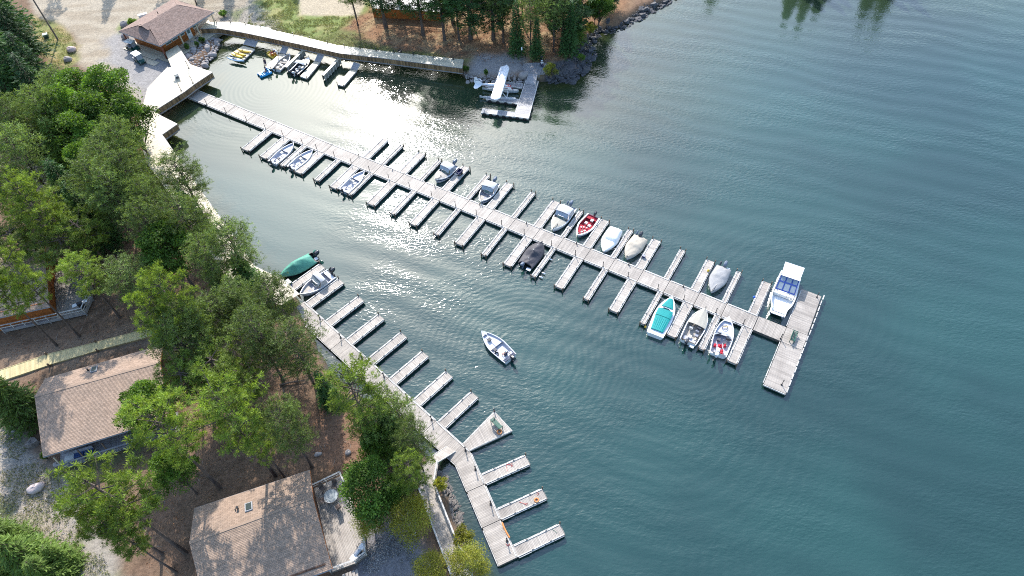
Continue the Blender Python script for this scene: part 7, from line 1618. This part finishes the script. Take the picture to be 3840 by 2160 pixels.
# golf carts
cart_green = M('dark_green_cart', (.012, .07, .06), .3, .08, 3)
def golf_cart(lb, px, ang, roofm):
    p = P(*PX(430, 0, 400, [px])[0], GZ+.9); t = thing('golf_cart', lb, 'golf cart', (p.x, p.y, GZ), ang, 'golf carts by the store')
    mb = MB(); mb.box((0, 0, .42), (2.3, 1.15, .22)); mb.box((-.15, 0, .62), (.75, 1.1, .3)); rows = [[(x, y, z) for y in (-.55, -.3, .3, .55)] for x, z in ((1.2, .35), (1.18, .62), (.95, .82), (.72, .90), (.70, .45))]; mb.grid(rows); mb.build('body', cart_green, t)
    mb = MB(); mb.box((-.15, 0, .82), (.55, 1.05, .12)); mb.box((-.42, 0, 1.08), (.12, 1.05, .45), ry=-.15); mb.build('seat', seat_grey, t)
    mb = MB(); rows = [[(x, y, 1.86-.05*abs(y)**3-.02*abs(x)) for y in (-.6, -.5, 0, .5, .6)] for x in (-.95, -.85, 0, .75, .85)]; mb.grid(rows, .5); mb.grid([[(x, y, z-.05) for x, y, z in r] for r in reversed(rows)], .5); mb.build('roof', roofm, t)
    for x0_, x1_, in ((.72, .62), (-.55, -.7)):
        for s in (-1, 1): mb = MB(); mb.tube([(x0_, s*.52, .8), (x1_, s*.52, 1.83)], .022, 5); mb.build('roof_post', metal_dark, t)
    mb = MB(); mb.add([(.80, -.5, .9), (.80, .5, .9), (.66, .5, 1.7), (.66, -.5, 1.7)], [(0, 1, 2, 3)]); mb.build('windscreen', vinyl_clear, t)
    mb = MB(); mb.box((-.95, 0, .68), (.55, 1.0, .3)); mb.build('cargo_box', metal_dark if roofm is not white_paint else white_paint, t)
    for x in (.8, -.75):
        for s in (-1, 1):
            mb = MB(); mb.tube([(x, s*.48, .24), (x, s*.62, .24)], .24, 14); wh = mb.build('wheel', rubber, t); mb = MB(); mb.tube([(x, s*.61, .24), (x, s*.635, .24)], .12, 10); mb.build('rim', alu, wh)
    for s in (-1, 1): mb = MB(); mb.ell((1.19, s*.38, .55), (.03, .08, .06), 8, 4); mb.build('headlight', seat_white, t)
    mb = MB(); torus(mb, .16, .018, 12, 5); o = mb.build('steering_wheel', metal_dark, t); o.location = (.45, .25, .98); o.rotation_euler = (0, -.8, 0)
    return t
ca = ang_of(P(*PX(430, 0, 400, [(340, 1010)])[0]), P(*PX(430, 0, 400, [(520, 1130)])[0]))
golf_cart('dark green golf cart with a bright white roof standing out on the gravel', (425, 1050), ca, white_paint); golf_cart('dark green golf cart with a pale roof pulled up against the store porch', (310, 830), ca+.3, M('pale_cart_roof', (.50, .53, .52), .5, .05, 3))
# ---------------------------------------------------------------- people
skin = M('skin', (.45, .25, .17), .6, .05, 4); navy_c = M('navy_cloth', (.015, .025, .08), .85, .1, 6); red_c = M('red_cloth', (.35, .02, .03), .8, .1, 6); tan_c = M('tan_cloth', (.42, .34, .25), .85, .1, 6); dark_c = M('dark_cloth', (.03, .03, .05), .85, .1, 6); white_c = M('white_cloth', (.72, .72, .70), .8, .05, 6); hair_c = M('brown_hair', (.06, .035, .02), .8, .1, 8)
J = {
 'stand': dict(pelvis=(0, 0, .95), waist=(0, 0, 1.12), chest=(0, 0, 1.34), neck=(0, 0, 1.50), head0=(.01, 0, 1.58), head1=(.015, 0, 1.70), shL=(0, .19, 1.42), elL=(-.03, .26, 1.15), haL=(.06, .27, .90), shR=(0, -.19, 1.42), elR=(-.03, -.26, 1.15), haR=(.08, -.25, .92), hiL=(0, .10, .90), knL=(.02, .12, .50), anL=(-.02, .13, .09), toL=(.14, .14, .04), hiR=(0, -.10, .90), knR=(.03, -.12, .50), anR=(0, -.13, .09), toR=(.16, -.14, .04)),
 'sit': dict(pelvis=(0, 0, .52), waist=(-.02, 0, .68), chest=(-.01, 0, .90), neck=(.02, 0, 1.06), head0=(.05, 0, 1.14), head1=(.07, 0, 1.26), shL=(0, .19, .98), elL=(.10, .26, .74), haL=(.34, .20, .68), shR=(0, -.19, .98), elR=(-.14, -.28, .76), haR=(-.30, -.30, .66), hiL=(.05, .10, .50), knL=(.45, .15, .52), anL=(.52, .16, .10), toL=(.66, .17, .05), hiR=(.05, -.10, .50), knR=(.44, -.15, .52), anR=(.50, -.16, .10), toR=(.64, -.17, .05)),
}
RD = dict(pelvis=.13, waist=.12, chest=.145, neck=.055, head0=.085, head1=.095, shL=.07, elL=.042, haL=.032, shR=.07, elR=.042, haR=.032, hiL=.09, knL=.062, anL=.042, toL=.035, hiR=.09, knR=.062, anR=.042, toR=.035)
EG = [('pelvis', 'waist'), ('waist', 'chest'), ('chest', 'neck'), ('neck', 'head0'), ('head0', 'head1'), ('chest', 'shL'), ('shL', 'elL'), ('elL', 'haL'), ('chest', 'shR'), ('shR', 'elR'), ('elR', 'haR'), ('pelvis', 'hiL'), ('hiL', 'knL'), ('knL', 'anL'), ('anL', 'toL'), ('pelvis', 'hiR'), ('hiR', 'knR'), ('knR', 'anR'), ('anR', 'toR')]
def skin_obj(name, pts, edges, radii, root, mat, parent=None, sub=1):
    me = bpy.data.meshes.new(name); me.from_pydata(pts, edges, []); o = bpy.data.objects.new(name, me); C.objects.link(o); o.parent = parent
    md = o.modifiers.new('Skin', 'SKIN')
    for k, r in enumerate(radii): me.skin_vertices[0].data[k].radius = (r, r); me.skin_vertices[0].data[k].use_root = (k == root)
    md.use_smooth_shade = True; o.modifiers.new('Subdivision', 'SUBSURF').levels = sub; o.modifiers[-1].render_levels = sub; me.materials.append(mat)
    dg = bpy.context.evaluated_depsgraph_get(); ev = o.evaluated_get(dg); m2 = bpy.data.meshes.new_from_object(ev); o.modifiers.clear(); o.data = m2; m2.name = name
    if not m2.materials: m2.materials.append(mat)
    return o
def person(label, pos, ang, pose, shirt, legs, hat=None, sc=1.0, tweak=None, shorts=True):
    j = dict(J[pose]); j.update(tweak or {}); ks = list(j); idx_ = {k: i for i, k in enumerate(ks)}
    pts = [j[k] for k in ks]; rr = [RD[k] for k in ks]; ed = [(idx_[a], idx_[b_]) for a, b_ in EG]
    # hands: palm, four fingers and a thumb rooted in the palm
    for s_, ha, el in (('L', 'haL', 'elL'), ('R', 'haR', 'elR')):
        h_ = Vector(j[ha]); d = (h_-Vector(j[el])).normalized(); sd_ = d.cross(Vector((0, 0, 1))); sd_ = sd_.normalized() if sd_.length > .1 else Vector((0, 1, 0))
        pm = h_+d*.07; pts.append(tuple(pm)); rr.append(.03); pi_ = len(pts)-1; ed.append((idx_[ha], pi_))
        for f, l_ in zip((-1.5, -.5, .5, 1.5), (.065, .08, .075, .06)):
            pts.append(tuple(pm+sd_*f*.021+d*.03)); rr.append(.009); pts.append(tuple(pm+sd_*f*.024+d*(.03+l_)+Vector((0, 0, -.015)))); rr.append(.008); ed += [(pi_, len(pts)-2), (len(pts)-2, len(pts)-1)]
        pts.append(tuple(h_+d*.03+sd_*-.05)); rr.append(.010); ed.append((idx_[ha], len(pts)-1))
    body = skin_obj('person', pts, ed, rr, idx_['pelvis'], skin); body.location = pos; body.rotation_euler = (0, 0, ang); body.scale = (sc,)*3; tag(body, label, 'person')
    hk = Vector(j['head1'])
    def cloth(nm, keys, edges, m, add=.018): 
        ii_ = {k: i for i, k in enumerate(keys)}; p_ = []; r_ = []
        for k in keys:
            if '>' in k: a, b_ = k.split('>'); p_.append(tuple(Vector(j[a]).lerp(Vector(j[b_]), .75))); r_.append((RD[a]+RD[b_])/2+add*.8)
            else: p_.append(j[k]); r_.append(RD[k]+add)
        return skin_obj(nm, p_, [(ii_[a], ii_[b_]) for a, b_ in edges], r_, 0, m, body)
    cloth('shirt', ['chest', 'waist', 'pelvis', 'shL', 'shR', 'shL>elL', 'shR>elR'], [('chest', 'waist'), ('waist', 'pelvis'), ('chest', 'shL'), ('chest', 'shR'), ('shL', 'shL>elL'), ('shR', 'shR>elR')], shirt)
    if shorts: cloth('shorts', ['pelvis', 'hiL', 'hiR', 'hiL>knL', 'hiR>knR'], [('pelvis', 'hiL'), ('pelvis', 'hiR'), ('hiL', 'hiL>knL'), ('hiR', 'hiR>knR')], legs, .024)
    else: cloth('trousers', ['pelvis', 'hiL', 'hiR', 'knL', 'knR', 'anL', 'anR'], [('pelvis', 'hiL'), ('pelvis', 'hiR'), ('hiL', 'knL'), ('hiR', 'knR'), ('knL', 'anL'), ('knR', 'anR')], legs, .02)
    mb = MB(); mb.ell(tuple(hk+Vector((-.02, 0, .035))), (.115, .10, .10), 10, 6, z0=-.35); mb.build('hair', hair_c, body, smooth=True)
    mb = MB(); f0 = hk+Vector((.095, 0, -.02)); mb.ell(tuple(f0+Vector((.008, 0, -.01))), (.02, .014, .022), 6, 4); mb.build('nose', skin, body)
    mb = MB()
    for s_ in (-1, 1): mb.ell(tuple(f0+Vector((-.006, s_*.034, .018))), (.012, .014, .009), 6, 4)
    mb.build('eyes', dark_c, body, kind='stuff'); mb = MB(); mb.ell(tuple(f0+Vector((-.008, 0, -.052))), (.010, .028, .008), 6, 4); mb.build('mouth', wine, body)
    if hat:
        mb = MB(); mb.ell(tuple(hk+Vector((-.01, 0, .045))), (.125, .112, .11), 12, 6, z0=-.1)
        mb.prism([(hk.x-.01+.19*math.cos(a), .17*math.sin(a)) for a in [6.283*k/14 for k in range(14)]], hk.z+.03, hk.z+.045); mb.build('hat', hat, body)
    return body
mv = MOV.t; bx = Matrix.Rotation(mv.rotation_euler.z, 3, 'Z') @ Vector((MOV.X(.145), .02, 0)); person('man in a white hat, navy shirt and shorts steering the moving open boat', (mv.location.x+bx.x, mv.location.y+bx.y, .02), mv.rotation_euler.z+.15, 'sit', navy_c, dark_c, white_c)
p = P(*PX(*T8, 360, [(965, 650)])[0], .45); person('person in dark shorts standing at the float end by the blue pedal boat', (p.x, p.y, .45), 2.6, 'stand', dark_c, navy_c, None)
p = P(*PX(*T8, 360, [(1205, 455)])[0], .45); person('person in pale clothes and hat bending beside the yellow pedal boat', (p.x, p.y, .45), 3.0, 'stand', white_c, white_c, white_c, tweak=dict(chest=(.14, 0, 1.26), neck=(.24, 0, 1.38), head0=(.30, 0, 1.44), head1=(.36, 0, 1.54), shL=(.16, .19, 1.32), shR=(.16, -.19, 1.32), elL=(.24, .24, 1.06), elR=(.24, -.24, 1.06), haL=(.36, .2, .85), haR=(.36, -.2, .85)))
for t_, sh, lb, off in ((PB1, red_c, 'rider in a red life vest in the yellow pedal boat', .3), (PB1, navy_c, 'rider in a dark top beside the red one in the yellow pedal boat', -.3), (PB2, wine, 'rider in a dark red top in the sky blue pedal boat', .0)):
    q_ = Matrix.Rotation(t_.rotation_euler.z, 3, 'Z') @ Vector((-.42, off, 0)); person(lb, (t_.location.x+q_.x, t_.location.y+q_.y, .10), t_.rotation_euler.z, 'sit', sh, tan_c, None, .95)
an = ang_of(P(2032, 228), P(2032, 260)); p1 = P(2032, 246, 1.3); person('person in a white hat and navy trousers sitting on the round deck', (p1.x, p1.y, 1.0), an, 'sit', white_c, navy_c, white_c, shorts=False)
p2 = P(2031, 232, 1.1); person('person in a dark top seated just behind the white hatted one at the round deck', (p2.x, p2.y+.4, 1.0), an, 'sit', dark_c, dark_c, None, shorts=False)
for p_, lb, m_ in ((p1, 'dark folding chair under the person in the white hat', dark_c), (p2+Vector((0, .4, 0)), 'red folding chair at the back of the round deck', red_c)):
    t = thing('folding_chair', lb, 'chair', (p_.x, p_.y, 1.29 if p_ is p1 else 1.15), an); mb = MB(); mb.box((0, 0, .17), (.45, .5, .03)); mb.build('seat', m_, t); mb = MB(); mb.box((-.24, 0, .42), (.04, .5, .5), ry=-.2); mb.build('backrest', m_, t)
    for x in (-.2, .2):
        for y in (-.22, .22): mb = MB(); mb.tube([(x, y, 0), (-x*.4, y, .17)], .012, 4); mb.build('leg', metal_dark, t)
# ---------------------------------------------------------------- ground cover nobody could count
def cover(name, polys, n, mat, ln, wd, upright, seed, z=GZ):
    rg = np.random.default_rng(seed); pts = []
    for poly, share in polys:
        pw = px_poly(poly); xs = [p[0] for p in pw]; ys = [p[1] for p in pw]; k = int(n*share); x = rg.uniform(min(xs), max(xs), k*3); y = rg.uniform(min(ys), max(ys), k*3)
        nz = fbm(x, y, 1.6, seed) > .47; ok = (sdist(x, y, pw) > 0) & (sdist(x, y, land_poly) > 1.0) & nz; pts.append(np.stack([x[ok][:k], y[ok][:k]], 1))
    p = np.concatenate(pts); ix = np.clip(((p[:, 0]-gx[0])/step).round().astype(int), 0, len(gx)-1); iy = np.clip(((p[:, 1]-gy[0])/step).round().astype(int), 0, len(gy)-1)
    c = np.stack([p[:, 0], p[:, 1], Hh[ix, iy]+.015], 1); d = rg.normal(size=(len(c), 3)); d[:, 2] = np.abs(d[:, 2])*upright+.02; d = unit(d)
    V = blades(c, d, rg.uniform(.5, 1.3, len(c))*ln, np.full(len(c), wd), rg); V[:, 2] = np.maximum(V[:, 2], np.repeat(c[:, 2], 4))
    me = leaf_mesh(name, V, rg.uniform(0, 1, len(c)), mat); o = bpy.data.objects.new(name, me); C.objects.link(o); return tag(o, kind='stuff')
grass_m = M('grass_blades', (.14, .19, .05), .7, .2, .3, tint=.5, alt=(.24, .21, .09), trans=.25)
litter_m = M('leaf_litter', (.30, .13, .05), .9, .3, .4, tint=.6, alt=(.14, .085, .055)); pebble_m = M('pebbles', (.40, .37, .34), .85, .2, .5, tint=.6, alt=(.2, .19, .18))
forest = [(0, 700), (600, 600), (900, 1150), (1200, 1350), (1640, 1780), (1500, 1900), (1180, 1760), (700, 1900), (720, 2160), (560, 2160), (420, 1750), (0, 1350)]
point = [(1340, 60), (2150, 60), (2140, 230), (1960, 240), (1750, 230), (1440, 200), (1250, 160)]
lawn = [(1000, 0), (1120, 0), (1120, 60), (1340, 60), (1260, 120), (1160, 135), (1010, 120), (905, 90)]
strip = [(1180, 100), (1430, 175), (1740, 225), (1740, 245), (1420, 205), (1150, 160)]
path = [(0, 1620), (60, 1630), (140, 1720), (290, 1870), (340, 2000), (430, 2160), (0, 2160)]
cover('leaf_litter', [(forest, .65), (point, .35)], 30000, litter_m, .16, .09, .15, 3)
cover('grass', [(lawn, .35), (strip, .2), (path, .3), ([(120, 65), (200, 85), (262, 130), (290, 170), (285, 225), (250, 260), (150, 210)], .15)], 26000, grass_m, .28, .06, 1.5, 4)
cover('gravel', [(path, .5), ([(800, 20), (1000, 20), (1100, 140), (800, 105)], .2), ([(1360, 1970), (1480, 1940), (1600, 2150), (1360, 2150)], .3)], 9000, pebble_m, .14, .10, .3, 5)
twig_m = M('fallen_twigs', (.26, .22, .18), .9, .2, 1, tint=.4)
cover('fallen_twigs', [(forest, .8), (point, .2)], 1600, twig_m, 1.1, .05, .06, 6)
mb = MB(); a = P(*PX(900, 1100, 960, [(300, 690)])[0], 1.25); b_ = P(*PX(900, 1100, 960, [(490, 655)])[0], 1.35); mb.tube([(0, 0, 0), tuple((b_-a)*.5+Vector((0, 0, .1))), tuple(b_-a)], [.13, .10, .05], 6); o = mb.build('fallen_log', bark); o.location = a; tag(o, 'dark fallen log lying under the trees beside the near pier', 'log')
